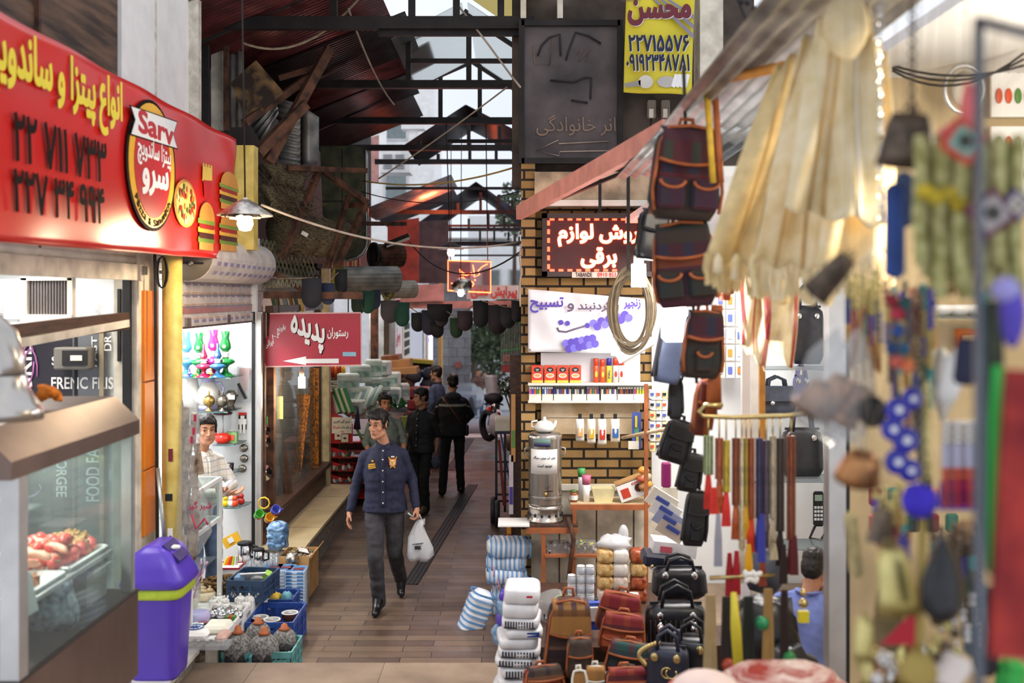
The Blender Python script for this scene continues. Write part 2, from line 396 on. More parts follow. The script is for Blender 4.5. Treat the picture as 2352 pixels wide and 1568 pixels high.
M('marble_white','#d9d4cd',.35,var=.12,sc=5);M('marble_side','#7f776c',.8,var=.45,sc=30)
M('plaster_dark','#51463e',.9,var=.45,sc=3,bump=.5);M('plaster_tan','#b09a7e',.9,var=.4,sc=5,bump=.6);M('dark_brown','#241e1c',.9,var=.4,sc=4,bump=.3)
M('cream_plaster','#cdb78e',.8,var=.12,sc=3);M('white_wall','#eef0f0',.5,var=.04,sc=3);M('grime_wall','#d6cdbb',.7,var=.25,sc=6)
M('wood_grain','#3f2d24',.55,var=.5,sc=3,stretch=(2,.7,6),col2='#6b4f3c');M('white_paint','#efedea',.5,var=.07,sc=4);M('paint_edge','#cfc8ba',.6,var=.2,sc=14)
M('orange_tile','#f08a1c',.35,var=.06,sc=5);M('yellow_paint','#d9bb5a',.5,var=.2,sc=9,col2='#e2c972');M('rust','#4a3027',.8,var=.5,sc=9,bump=.4,col2='#6e4833')
M('dark_steel','#221d1c',.65,.3,var=.4,sc=6);M('rust_plate','#3b2a20',.8,var=.5,sc=5,col2='#a57f4e',bump=.4,lo=.45,hi=.75)
M('red_sheet','#5e2a2b',.38,.2,var=.45,sc=5,spec=.6);M('black_sheet','#2b2020',.4,.25,var=.5,sc=4,spec=.6);M('pale_sheet','#c3d0d0',.5,var=.14,sc=3);M('yellow_sheet','#c9a53a',.6,var=.35,sc=4,col2='#8a8a72')
M('grey_sheet','#8b8a88',.45,.4,var=.3,sc=6,col2='#a9a7a2');M('galv','#a8a9a7',.35,.8,var=.2,sc=7);M('steel','#b9b4ae',.25,.9,var=.12,sc=4);M('brown_steel','#735f56',.38,.5,var=.22,sc=3,stretch=(1,1,.4))
M('chrome','#d8d8d8',.12,1,var=.05,sc=3);M('alu','#c8c6c4',.35,.7,var=.1,sc=5);M('dark_green','#38402f',.5,.2,var=.35,sc=5,col2='#5a5a40');M('black','#17161a',.6,var=.3,sc=8);M('black_leather','#1c1c21',.32,var=.3,sc=20,bump=.15)
M('white','#f2f1ee',.5,var=.03,sc=4);M('offwhite','#e6e0d2',.7,var=.1,sc=6);M('paper','#efeada',.8,var=.05,sc=6);M('cardboard','#b98f5a',.8,var=.15,sc=5);M('wood','#8a5a38',.6,var=.3,sc=6,stretch=(8,8,1));M('dark_wood','#4b3226',.55,var=.35,sc=5,stretch=(8,1,8))
M('sign_red','#d8241f',.28,var=.05,sc=2,spec=.6);M('sign_yellow','#f4dd3c',.4,var=.03);M('sign_black','#1a0d0c',.8,var=.1,spec=.15);M('logo_yellow','#f0b52a',.4,var=.04);M('logo_red','#c01f26',.4,var=.04)
M('maroon','#a5283b',.3,var=.1,sc=3);M('navy','#1f2340',.75,var=.25,sc=6);M('purple','#5a3fc0',.35,var=.07,sc=3);M('lime','#bcd23c',.4,var=.15,sc=8);M('crate_blue','#2f4f9a',.4,var=.12,sc=6);M('crate_dark','#2f4766',.4,var=.15,sc=6)
M('bulb_warm','#fff0d0',.3,var=0,emit=24,ecol='#ffd9a0');M('bulb_cool','#ffffff',.3,var=0,emit=26,ecol='#f4f6ff');M('neon','#ff5a3a',.3,var=0,emit=9,ecol='#ff4a26');M('led','#ff6a50',.3,var=0,emit=5,ecol='#ff3a20');M('led_core','#ffd9c0',.3,var=0,emit=4.5,ecol='#ffb090')
M('skin','#b98468',.55,var=.1,sc=14,spec=.35);M('skin_dark','#9c6c50',.55,var=.1,sc=14,spec=.35);M('hair','#17120f',.5,var=.4,sc=40,spec=.4);M('lip','#9c5a4c',.5,var=.05);M('eye_white','#e4ddd6',.3,var=0);M('iris','#1d120c',.2,var=0)
M('shirt_navy','#171b36',.8,var=.18,sc=30);M('shirt_black','#14151b',.8,var=.25,sc=20);M('shirt_grey','#59635f',.85,var=.15,sc=20);M('shirt_blue','#3f4f68',.85,var=.15,sc=20);M('jeans_black','#37353a',.85,var=.35,sc=7);M('trousers_black','#131317',.85,var=.2,sc=10);M('jeans_blue','#50617c',.85,var=.3,sc=8);M('shoe_black','#141416',.35,var=.2,sc=12)
M('button','#eceae6',.3,var=0);M('gold_thread','#d9a62c',.6,var=.1,sc=40);M('orange_thread','#d9702a',.6,var=.1,sc=40);M('stripe_grey','#a09a8e',.8,var=.1)
checkmat('shirt_check','#e6e1d6','#9fa4b4','#a79f98',22,22,.07)
M('cotton','#efd7a0',.9,var=.1,sc=14,bump=.25,col2='#f7e6c0');M('cotton_tan','#c9a468',.9,var=.2,sc=12,bump=.3);M('leather_tan','#a2562a',.55,var=.2,sc=14);M('strap_yellow','#d9b13a',.6,var=.15,sc=20)
checkmat('kilim_a','#3a1522','#16243a','#5a1a20',9,7,.38,c3='#202a22');checkmat('kilim_b','#4a1a22','#24382e','#7a3a20',8,6,.34,c3='#2a1630');checkmat('kilim_c','#4a3a30','#2e2430','#7a4a2c',10,9,.3,c3='#6a2428')
checkmat('kilim_red','#7a2026','#8a3a22','#3a1620',9,8,.35,c3='#a04a26');checkmat('kilim_green','#274a44','#5a2436','#1f2e36',9,8,.3,c3='#8a8a7a');checkmat('kilim_brown','#3b2b26','#5a2826','#6b4a3a',3,14,.3,c3='#2a1c20');checkmat('kilim_stripe','#94683a','#26253f','#6e4626',12,3,.4,c3='#a8783e')
M('plastic_bag','#e9ebee',.3,var=.05,sc=9,trans=.25,alpha=.82);glass('film','#f2f4f6',.22,.15);glass('pane','#e4edec',.07,.03);glass('grey_pane','#b9c4c6',.1,.05)
M('foliage','#3c4a34',.7,var=.4,sc=5,col2='#5d6c4c');M('twig','#4a3a2e',.8,var=.2);M('asphalt','#8c8f98',.8,var=.15,sc=6);M('wire_pale','#a8998a',.7,var=.2);M('wire_black','#26211f',.7,var=.2);M('rope','#8f8068',.85,var=.25,sc=30)
M('basket','#4c4434',.9,var=.5,sc=30,bump=.8,col2='#7a6c50',stretch=(1,1,4));M('foil','#cfc8bf',.28,.9,var=.35,sc=16,bump=.8)
for k_,w_ in(('pale_sheet',.85),('yellow_sheet',.7)): # old fibreglass sheets let daylight through
 nt=MATS[k_].node_tree;n=nt.nodes;l=nt.links;t_=n.new('ShaderNodeBsdfTranslucent');mx_=n.new('ShaderNodeMixShader');mx_.inputs[0].default_value=w_;t_.inputs[0].default_value=hexc('#dfe6e4' if k_[0]=='p' else '#d8c47a')
 l.new(n['Principled BSDF'].outputs[0],mx_.inputs[1]);l.new(t_.outputs[0],mx_.inputs[2]);l.new(mx_.outputs[0],n['Material Output'].inputs['Surface'])
def solid(h,r=.5,**k):
 """a plain slightly uneven colour, made once per hex"""
 return M('c'+h.lstrip('#'),h,r,var=k.pop('var',.08),**k)
# ---------------------------------------------------------------- large structure
struct('floor',B('plank_floor').box((-.2,13.5,-.05),(6.6,13,.1)))
b=B('asphalt');b.grid(lambda u,v:(-14+26*u,20+45*v,-4.5*v),6,8,th=-.1);struct('street',b)
struct('kerb',B('marble_white').box((-.6,19.9,-.02),(5.2,.9,.06)))
b=B('step_stone');b.box((.4,6.28,.08),(5.4,1.6,.16));b.box((.4,4.9,.16),(5.4,1.2,.32));b.box((.4,3.7,.24),(5.4,1.3,.48));b.box((.4,1.6,.35),(5.4,3,.7));struct('stair_step',b)
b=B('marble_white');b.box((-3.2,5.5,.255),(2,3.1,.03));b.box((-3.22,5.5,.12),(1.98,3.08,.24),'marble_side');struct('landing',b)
# drain channels in the planks
for i,(a,c)in enumerate((((-.97,9.55),(-.57,14.6)),((-.98,15.8),(-.8,19.3)))):
 d=B('black');e=Vector((c[0]-a[0],c[1]-a[1],0));e.normalize();s_=Vector((e.y,-e.x,0))
 d.bar((a[0],a[1],.002),(c[0],c[1],.002),.15,.006)
 for k in(-.06,-.02,.02,.06):d.bar(Vector((a[0],a[1],.006))+s_*k,Vector((c[0],c[1],.006))+s_*k,.014,.008,'dark_steel')
 solo('drain_channel',d,('long black grooved drain channel in the floor beside the walking man','far drain channel in the floor behind the striped-jacket man')[i],'drain')
# left wall, front to back
b=B('wood_grain');b.box((-2.68,4.9,4.5),(.08,3.6,3.2));b.box((-2.63,5.55,4.5),(.03,.03,3.2),'rust');struct('wall_left_upper',b)
b=B('white_paint');b.box((-2.66,7.45,4.4),(.08,1.46,2.9));b.box((-2.615,7.35,4.4),(.012,.02,2.9),'paint_edge');b.box((-2.6,8.15,4.4),(.12,.08,2.9),'paint_edge');b.box((-2.58,7.6,3.98),(.1,1.3,.06),'paint_edge');struct('wall_left_panel',b)
b=B('grime_wall');b.box((-2.68,7.16,1.7),(.16,.44,2.9));struct('wall_left_pier',b)
b=B('orange_tile')
for z0,z1 in((1.06,1.52),(1.53,2.14),(2.15,2.79)):b.box((-2.59,7.16,(z0+z1)/2),(.03,.27,z1-z0),bev=.004)
struct('trim_1',b)
# food shop interior: end wall with lettering panels, floor, ceiling
struct('wall_food_shop',B('white_wall').box((-3.75,7.08,1.7),(2.0,.1,2.9)).box((-4.7,5.4,1.7),(.1,3.4,2.9)))
struct('ceiling_food_shop',B('white_wall').box((-3.7,5.4,3.1),(2.1,3.4,.08)))
# gift shop interior
b=B('white_wall');b.box((-3.0,9.62,1.5),(1.1,.06,3));b.box((-3.6,8.5,1.5),(.06,2.3,3));struct('wall_gift_shop',b)
struct('ceiling_gift_shop',B('white_wall').box((-3.05,8.5,3.02),(1.1,2.3,.05)))
b=B('alu');b.box((-2.44,9.64,1.3),(.07,.09,2.6));b.box((-2.475,9.59,1.3),(.03,.03,2.6),'black');b.box((-2.40,9.7,1.3),(.02,.05,2.6),'rust');struct('trim_2',b)
# upper left wall behind the clutter, coloured dark for the shaded void there
b=B('dark_brown');b.box((-3.2,15.3,4.6),(.1,14.2,3.4));struct('wall_left_back',b)
b=B('dark_brown');b.box((-2.9,12,3.06),(.7,4.6,.06));struct('ceiling_mirror_shop',b)
# mirror shop interior
b=B('grey_tile');b.box((-3.5,11.3,1.5),(.06,3,3));b.box((-3.0,12.85,1.5),(1.0,.06,3));b.box((-2.62,9.9,1.5),(.3,.06,3));struct('wall_mirror_shop',b)
# far shop walls on the left
b=B('dark_brown');b.box((-3.6,16.5,1.6),(.08,7,3.2));b.box((-3.1,16.4,3.15),(1.1,6.6,.06));struct('wall_tissue_shop',b)
b=B('grime_wall');b.box((-2.75,25.8,1.6),(.3,11,3.2));struct('wall_left_far',b)
# right side
b=B('yellow_brick');b.box((.68,9.06,1.9),(1.18,.12,3.8));struct('wall_right_brick',b)
b=B('yellow_brick');b.box((.145,9.0,1.98),(.125,.2,3.96));struct('wall_right_pillar',b)
b=B('plaster_dark');b.box((1.1,9.2,4.9),(2.2,.2,2.3));struct('wall_right_upper',b)
b=B('plaster_tan');b.box((.78,8.94,3.72),(1.16,.16,.26));b.box((.78,8.9,3.57),(1.16,.2,.05),'offwhite');struct('trim_3',b)
b=B('grime_wall');b.box((1.72,8.78,4.9),(.2,.3,2.6));struct('wall_right_column',b)
b=B('white_wall');b.box((2.2,9.0,1.9),(1.9,.1,3.6));b.box((3.1,7.3,1.9),(.08,3.4,3.6));struct('wall_bag_shop',b)
struct('ceiling_bag_shop',B('white_wall').box((2.1,7.1,3.42),(2.2,3.5,.05)))
struct('light_blocker_right',B('dark_brown').box((.55,14.6,2.5),(.5,10.6,5)))  # unseen slab added to block light from the right of the alley
b=B('grime_wall');b.box((.82,8.9,.55),(1.3,.03,1.0))
for x in(.42,.75,1.08):b.box((x,8.884,.55),(.012,.004,1.0),'plaster_dark')
b.box((.72,8.87,1.06),(.95,.04,.05),'offwhite');struct('baseboard_right',b)
# bead shop, nearest on the right
b=B('cream_plaster');b.box((3.37,5.3,1.9),(3.22,.1,4.2));b.box((4.6,3.2,1.9),(.1,4.4,4.2));struct('wall_bead_shop',b)
struct('ceiling_bead_shop',B('white_wall').box((3.2,3.5,3.92),(2.9,3.6,.05)))
b=B('alu');b.box((1.45,4.5,1.45),(.075,.08,2.9));b.box((1.5,4.52,1.45),(.03,.06,2.9),'black');struct('trim_4',b)
struct('floor_right',B('step_stone').box((2.1,5.6,.1),(3.2,6.6,.2)))
# ---------------------------------------------------------------- roof
def sheet(a,b_,c,wave=.076,amp=.011,mat='red_sheet',ax=1,th=.003):
 """corrugated sheet from corner a, edge vectors b_ (along the corrugations) and c (across them)"""
 a=Vector(a);b_=Vector(b_);c=Vector(c);n=b_.cross(c).normalized();k=max(4,int(c.length/wave*6));q=B(mat)
 q.grid(lambda u,v:a+c*u+b_*v+n*(amp*sin(2*pi*u*c.length/wave)),k,2,th=0 if mat in('pale_sheet','yellow_sheet')else th)
 return q
def slope(x):return 5.0+(x+2.95)*.40
i=0
for y0,y1,x1,m in((8.1,9.4,-1.25,'red_sheet'),(9.3,10.6,-1.28,'red_sheet'),(10.5,12.1,-1.12,'black_sheet'),(12.0,13.1,-1.0,'red_sheet'),(13.0,14.3,-1.32,'black_sheet'),(14.2,16.0,-1.42,'black_sheet'),(19.8,22.2,-1.2,'grey_sheet'),(22.1,24.5,-1.3,'black_sheet')):
 x0=-3.0;z=.03*(i%2);dz=-.55 if y0>18 else 0
 q=sheet((x0,y0,slope(x0)+z+dz),(x1-x0,0,slope(x1)-slope(x0)),(0,y1-y0,0),mat=m)
 struct('ceiling_sheet',q);i+=1
# the strip of torn translucent sheets at the ridge, and the right-hand slope
for(x0,x1,y0,y1,z0,z1,m)in((-1.35,-.56,11.2,13.9,5.62,6.03,'pale_sheet'),(-1.2,-.7,9.0,9.5,5.7,5.95,'pale_sheet'),(-.5,.3,8.4,11.0,6.05,5.5,'yellow_sheet'),(-.5,.3,11.2,14.0,6.03,5.5,'pale_sheet'),(-1.3,-.6,8.1,8.5,5.64,6.0,'grey_sheet')):
 struct('ceiling_sheet',sheet((x0,y0,z0),(x1-x0,0,z1-z0),(0,y1-y0,0),mat=m))
# far gables
for(x0,xr,x1,y0,y1,z0,zr)in((-2.0,-.86,.3,18.6,21.5,5.55,6.3),(-2.3,-.9,.3,25,29,4.6,5.6)):
 struct('ceiling_sheet',sheet((x0,y0,z0),(xr-x0,0,zr-z0),(0,y1-y0,0),mat='black_sheet'));struct('ceiling_sheet',sheet((xr,y0,zr),(x1-xr,0,z0-zr+.15),(0,y1-y0,0),mat='black_sheet'))
struct('ceiling_sheet',sheet((-2.9,28,4.3),(2.9,0,0),(0,3,.25),mat='grey_sheet'))
# trusses: one thing each
TR='dark steel roof trusses over the alley'
def truss(y,z,x0,x1,zr,lab,posts=(),low=None,th=.09):
 r=thing('roof_truss',lab,'truss',(0,y,0),0,TR);B('dark_steel').bar((x0,0,z),(x1,0,z),.09,th).make('tie_beam',r)
 xr=-.56
 if zr:
  B('dark_steel').bar((-2.95,.02,5.0),(xr,.02,zr),.06,.07).make('rafter',r);B('dark_steel').bar((xr,.02,zr),(min(x1,.25),.02,5.55),.06,.07).make('rafter',r)
 for px in posts:B('dark_steel').bar((px,0,z),(px,0,(zr or z+.5)-abs(px-xr)*.42),.06,.06).make('king_post',r)
 if low:B('dark_steel').bar((x0+low[1],.03,z-low[0]),(x1,.03,z-low[0]),.05,.05).make('lower_chord',r)
 return r
truss(9.0,5.2,-2.8,.2,6.02,'nearest steel roof truss, crossing just above the dark arrow sign',(-1.6,-.9,-.5,-.1),(-.02+.1,1.6),.11)
truss(11.6,5.2,-2.6,.2,6.05,'second steel roof truss from the front, under the pale sheets',(-1.2,-.5),(-.28,1.4))
truss(14.0,5.2,-2.5,.2,6.04,'third steel roof truss from the front, at the open gable',(-1.0,-.45,.05),(.28,1.6))
truss(16.2,5.15,-3.0,.2,None,'fourth roof truss, at the end of the dark red sheets',(-1.5,-.7,-.2))
truss(19.0,5.3,-2.6,.2,None,'fifth roof truss, under the near dark gable',(-1.4,-.8,-.3),(.5,.2))
truss(22.3,4.62,-2.9,.2,None,'sixth roof truss, below the red glowing sheets',(-1.7,-1.2,-.7,-.3,.0),(.3,.1))
truss(25.5,4.45,-2.9,.2,None,'seventh roof truss, below the far gable',(-1.6,-1.1,-.6,-.2),(.4,.1))
truss(28.2,4.25,-2.9,.4,None,'farthest roof truss, in front of the pale building',(-1.8,-.9,-.5,-.1,.2),(.35,.1))
# the right-hand canopy of corrugated sheet over the shop front
q=sheet((.72,5.0,3.56),(.06,-3.4,.14),(.52,.0,.04),mat='grey_sheet');q.mat='grey_sheet';struct('ceiling_canopy',q)
struct('ceiling_canopy',sheet((.66,6.4,3.5),(.06,-1.42,.06),(.6,0,.05),mat='grey_sheet'))
# ---------------------------------------------------------------- beyond the alley
b=B('stone_blocks');b.box((-2.2,35,1.0),(1.5,.3,6));struct('wall_stone',b)
def building(x,y,w,h,m,lab,wins,zb=-3):
 r=thing('apartment_building',lab,'building',(x,y,zb));B(m).box((0,0,h/2),(w,4,h)).make('wall',r)
 for a,c in wins:f=B('alu').box((a,-2.03,c),(.9,.06,1.3)).make('window',r);B('grey_pane').box((a,-2.07,c),(.76,.03,1.16)).make('pane',f)
 return r
building(.2,50,4.6,9.6,'white_wall','pale building at the far end of the alley, behind the neon sign',((-1.2,6.4),(.1,6.4),(-1.2,4),(.1,4)))
building(-6.2,40,6.5,16,'white_paint','tall pale block seen through the gap over the dark roof',((1.8,12.3),(.4,12.3),(1.8,9.8)))
# ---------------------------------------------------------------- left: red shop sign
A_=P(0,555,4.307);D_=P(540,597,8.24);fr=Frame(A_,D_-A_);L_=(D_-A_).length
r=thing('shop_sign','big red shop sign with yellow Persian lettering above the food stall','sign',A_)
b=B('sign_red');n_=fr.n
def pnl(u,v):
 s_=-1.1+(L_+1.1)*u;t=.992*v;w=.010*sin(u*31+v*3)*(abs(v-.5)*2)**2+.012*max(0,(u-.9)*10)*sin(v*14+u*20)*.6
 return fr.o+fr.u*s_+fr.v*t+n_*(w)
b.grid(pnl,90,24,th=.03);mw(b,'panel',r)
def sg(t,bx,m,bold=0,lift=.016,name='lettering',parent=None,th=.002,**k):
 return mw(B(m).text(t,bx,*fr.ouv(),th=th,bold=bold,lift=lift,**k),name,parent or r)
sg('انواع پیتزا و ساندویچ',fr.box(-50,205,272,197),'sign_yellow',.035)
sg('۲۲ ۷۱۱ ۷۳۳',fr.box(22,370,236,335),'sign_black',.02);sg('۲۲۷ ۳۴ ۹۹۴',fr.box(22,487,232,440),'sign_black',.02)
c0=fr.at(343,392);e0=fr.at(396,392);e1=fr.at(343,242);rx,ry=e0[0]-c0[0],e1[1]-c0[1]
lg=B('sign_black');lift=lambda d:(fr.o+n_*d,fr.u,fr.v)
lg.disc(c0,(rx,ry),*lift(.012),.006,'sign_black',40);lg.disc(c0,(rx*.93,ry*.95),*lift(.018),.003,'logo_yellow',40);lg.disc(c0,(rx*.74,ry*.80),*lift(.021),.003,'logo_red',40)
lo=mw(lg,'emblem',r)
rb=B('sign_black');rp_=fr.pts((285,249),(397,291),(388,322),(398,356),(286,318),(296,283));cx=sum(p[0]for p in rp_)/6;cy=sum(p[1]for p in rp_)/6
rb.poly(rp_[::-1],*lift(.024),.003,'sign_black');rb.poly([(cx+(p[0]-cx)*.95,cy+(p[1]-cy)*.92)for p in rp_][::-1],*lift(.027),.003,'white');mw(rb,'ribbon',lo)
q=fr.box(304,320,386,297);h_=q[3]-q[1]
sg('Sarv',(q[0],q[1]+.02,q[2],q[3]-.005),'logo_red',.03,.031,'lettering',lo)
sg('پیتزا ساندویچ',fr.box(305,385,382,352),'white',.02,.025,'lettering',lo);sg('سرو',fr.box(316,455,377,408),'white',.04,.025,'lettering',lo)
t_='Pizza & Sandwich';cb=B('sign_black')
for i,ch in enumerate(t_):
 if ch==' ':continue
 a=radians(218+104*i/(len(t_)-1));px_,py_=c0[0]+rx*.835*cos(a),c0[1]+ry*.875*sin(a);w=rx*.085;h=ry*.05
 ta=atan2(ry*cos(a),-rx*sin(a));uu=fr.u*cos(ta)+fr.v*sin(ta);vv=fr.v*cos(ta)-fr.u*sin(ta)
 cb.text(ch,(-w*.5,-h,w*.5,h*(.7 if ch in 'zandwc' else 1.1)),fr.o+fr.u*px_+fr.v*py_+n_*.022,uu,vv,.003)
mw(cb,'lettering',lo)
# food pictures printed on the sign
b=B();c=fr.at(421,481);e=fr.at(446,481);f_=fr.at(421,426);R2=(e[0]-c[0],f_[1]-c[1])
b.disc(c,R2,*lift(.012),.004,solid('#c8873c'),28);b.disc(c,(R2[0]*.86,R2[1]*.9),*lift(.016),.003,solid('#e3c06a'),28)
for i in range(46):
 a,q=random.random()*6.28,sqrt(random.random())*.8;b.disc((c[0]+R2[0]*q*cos(a),c[1]+R2[1]*q*sin(a)),(.016,.022),*lift(.019+.0002*i),.002,solid(random.choice(['#b8321f','#4f6a2c','#f0e0a8','#8a2a20','#d9722c'])),7)
mw(b,'pizza_picture',r)
def burger(px,top,bot,w):
 b=B();a=fr.at(px,bot);t=fr.at(px,top);H=t[1]-a[1];W2=fr.at(px+w,bot)[0]-a[0]
 for y0,y1,wd,col in((0,.18,.9,'#d59a4a'),(.16,.26,1.05,'#6f8f33'),(.24,.4,.95,'#4a2418'),(.36,.46,1.08,'#e8b23c'),(.44,.56,.95,'#a82a20'),(.54,.64,1.1,'#7fa03c')):
  pts=[(-wd,y0),(wd,y0),(wd*.96,y1),(wd*.5,y1+.03),(0,y1-.02),(-wd*.5,y1+.03),(-wd,y1)]
  b.poly([(a[0]+x*W2,a[1]+y*H)for x,y in pts],*lift(.012+y0*.004),.004,solid(col))
 b.poly([(a[0]+W2*cos(pi*i/12),a[1]+H*(.62+.38*sin(pi*i/12)))for i in range(13)],*lift(.017),.004,solid('#d8963f'));mw(b,'burger_picture',r)
burger(470,480,590,17);burger(522,412,500,19);burger(522,500,594,19)
b=B(solid('#c01f26'));a=fr.pts((462,428),(480,431),(477,470),(465,468));b.poly(a[::-1],*lift(.013),.004)
for i in range(7):p=fr.pts((460+i*3.2,430),(463+i*3.2,430),(464+i*3,390+(i*7)%12),(461+i*3,389+(i*7)%12));b.poly(p[::-1],*lift(.012),.003,solid('#ecc65a'))
mw(b,'fries_picture',r)
# ---------------------------------------------------------------- food shop: roller shutter, hatch, lettered end wall
r=thing('roller_shutter','half-raised grimy white roller shutter under the red sign','shutter',(-2.6,5.9,2.85))
b=B('offwhite')
def sl(u,v):return Vector((-2.62+.016*abs(sin(v*pi*4)),4.4+2.62*u,2.97+.22*v))
b.grid(sl,2,40,th=.01);mw(b,'slats',r)
b=B('grime_wall');b.box((-2.605,5.72,2.915),(.04,2.62,.11));b.box((-2.6,7.03,2.93),(.05,.09,.06),'galv');mw(b,'bottom_rail',r)
yw=6.99;fw=Frame((0,yw,0),(1,0,0))
r=thing('lettered_panel','dark menu panel with white English lettering behind the food stall','panel',P(140,1000,yw))
b=B(solid('#2c2832',.4));x0=P(28,0,yw).x;x1=P(168,0,yw).x;x2=P(244,0,yw).x
b.box(((x0+x1)/2,yw,1.65),(x1-x0,.02,1.75));mw(b,'board',r)
mw(B(solid('#6c6f74',.3)).box(((x1+x2)/2,yw,1.65),(x2-x1,.02,1.75)).box((P(176,0,yw).x,yw-.012,1.65),(.02,.01,1.75),'black').box((P(236,0,yw).x,yw-.015,1.65),(.03,.02,1.75),solid('#a89a80')),'board',r)
def wl(t,bx,m='white',rot=0):return mw(B(m).text(t,fw.box(*bx),*((Vector((0,yw-.013,0))),fw.u,fw.v),th=.003,bold=.02,rot=rot),'lettering',r)
wl('FRENC FRISH',(120,893,282,865));wl('S',(121,838,132,818));wl('GRILL',(44,905,76,760),rot=pi/2);wl('FAST',(212,842,225,772),rot=pi/2);wl('DR',(240,805,258,770),rot=pi/2);wl('OD',(198,726,221,688),rot=pi/2)
wl('BORGEE',(131,1140,156,1040),rot=-pi/2);wl('FOOD FA',(199,1150,232,1030),rot=pi/2);wl('FE',(253,1102,276,1078))
b=B(solid('#b06aa8'))
for k in range(3):b.tube([P(62+16*cos(t*.5+k)+4*k,830+52*sin(t*.5+k)+12*k,yw-.02)for t in range(10)],.006)
for k in range(6):a=k*pi/6;b.tube([P(60+(30+8*sin(t))*cos(a+t*.3),1112+30*sin(a+t*.3),yw-.02)for t in range(8)],.005,solid('#b9a6c4'))
mw(b,'flourish',r)
a=P(133,822,yw-.1);r=thing('wall_oven','small grey oven with a window set before the lettered panel','oven',a)
mw(B(solid('#77736c',.4)).box(P(171,822,yw-.1),(S(76,yw),.14,S(50,yw)),bev=.01),'body',r);mw(B('black').box(P(172,822,yw-.18),(S(56,yw),.012,S(34,yw))),'window',r);mw(B('offwhite').box(P(175,822,yw-.19),(S(26,yw),.006,S(12,yw))),'label',r)
r=thing('vent_hatch','white framed hatch with dark mesh below the shutter','hatch',P(112,690,6.3));yy=6.3
mw(B('offwhite').box(P(58,688,yy),(S(14,yy),.05,S(100,yy))).box(P(164,688,yy),(S(12,yy),.05,S(100,yy))).box(P(110,732,yy),(S(118,yy),.06,S(20,yy))).box(P(110,640,yy),(S(118,yy),.05,S(8,yy))),'frame',r)
b=B(solid('#4b4240'));b.box(P(112,684,yy+.02),(S(94,yy),.012,S(80,yy)))
for i in range(14):b.box(P(68+i*6.7,684,yy+.005),(.004,.006,S(80,yy)),solid('#7d7573'))
mw(b,'mesh',r)
r=thing('air_conditioner','white air conditioner beside the dark-mesh hatch','air conditioner',P(34,690,6.6));b=B('white_wall');b.box(P(34,690,6.6),(S(52,6.6),.2,S(96,6.6)),bev=.02);mw(b,'body',r)
b=B(solid('#9a9a98'))
for i in range(14):b.box(P(5,646+6*i,6.5),(S(8,6.6),.02,S(3,6.6)))
mw(b,'grille',r)
b=B('dark_wood');b.bar(P(20,768,5.6),P(288,737,6.8),.06,S(42,6.3));b.bar(P(20,790,5.55),P(285,742,6.78),.08,.05,'grime_wall');solo('awning_beam',b,'dark beam with a pale lower edge crossing above the food stall','beam')
struct('trim_5',B('black').box((-2.66,6.92,1.7),(.05,.04,2.5)).box((-2.72,6.94,2.55),(.02,.03,.5)))
# ---------------------------------------------------------------- food stall
sx,y0,y1=-1.9,3.86,5.09;r=thing('food_stall','steel and glass food stall with a brown sloping hood at the corner','stall',(-2.4,4.5,.27))
xb=-3.2
mw(B('brown_steel').box(((sx+xb)/2,(y0+y1)/2,1.04),(sx-xb,y1-y0,.42)).box(((sx+xb)/2,(y0+y1)/2,1.257),(sx-xb,y1-y0+.01,.014),solid('#3a3330')),'base',r)
for x in(xb+.06,sx-.05):
 for y in(y0+.05,y1-.05):mw(B('galv').box((x,y,.55),(.05,.05,.56)),'leg',r)
b=B('brown_steel');pr=[(xb,2.05),(sx,2.05),(sx,2.12),(sx-.125,2.24),(xb,2.24)];ya,yb=y0-.06,y1+.02
b.add([(x,y,z)for y in(ya,yb)for x,z in pr],[[4,3,2,1,0],[5,6,7,8,9]]+[[i,(i+1)%5,5+(i+1)%5,5+i]for i in range(5)]);mw(b,'hood',r)
for y,w in((y0+.04,.075),(y1-.03,.05)):mw(B('alu').box((sx-.04,y,1.66),(w,w,.8)),'post',r)
mw(B('alu').box((sx-.4,y0+.02,1.66),(.03,.03,.8)),'post',r)
mw(B('pane').box((sx-.012,(y0+y1)/2,1.66),(.008,y1-y0-.1,.78)),'glass',r);mw(B('pane').box((sx-.5,y0+.01,1.66),(.9,.006,.78)),'glass',r)
mw(B('pane').box((sx-.5,y1-.01,1.66),(.9,.006,.78)),'glass',r)
b=B('alu');b.bar((sx-.12,y0+.1,1.47),(sx-.12,y1-.06,1.47),.03,.02);b.box((-2.5,4.5,1.45),(.8,1.1,.015),'alu');b.box((-2.62,4.6,1.70),(.5,.9,.01),'pane');mw(b,'shelf',r)
def tray(c,d,lab):
 q=B('white');q.box((c[0],c[1],c[2]),(d[0],d[1],.012));
 for s_ in(-1,1):q.box((c[0]+s_*d[0]/2,c[1],c[2]+.014),(.012,d[1],.03),rot=(0,s_*.5,0));q.box((c[0],c[1]+s_*d[1]/2,c[2]+.014),(d[0],.012,.03),rot=(-s_*.5,0,0))
 return solo('tray',q,lab,'tray')
tray((-2.22,4.82,1.475),(.36,.42,0),'white tray of tomatoes and browned meat at the far end of the stall');tray((-2.22,4.34,1.475),(.36,.42,0),'white tray of shredded meat at the near end of the stall')
G='tomatoes heaped on the stall tray';t0=thing('tomato','red tomato heaped behind the stall glass','tomato',(0,0,0),0,G)
B('t').mat;M('tomato','#c8382c',.3,var=.2,sc=12,col2='#e2665a');M('sausage','#dca184',.45,var=.15,sc=14);M('meat','#a05a38',.7,var=.5,sc=40,bump=.8,col2='#c98a5e');M('lettuce','#a9bd6a',.6,var=.3,sc=12,col2='#d3dba8')
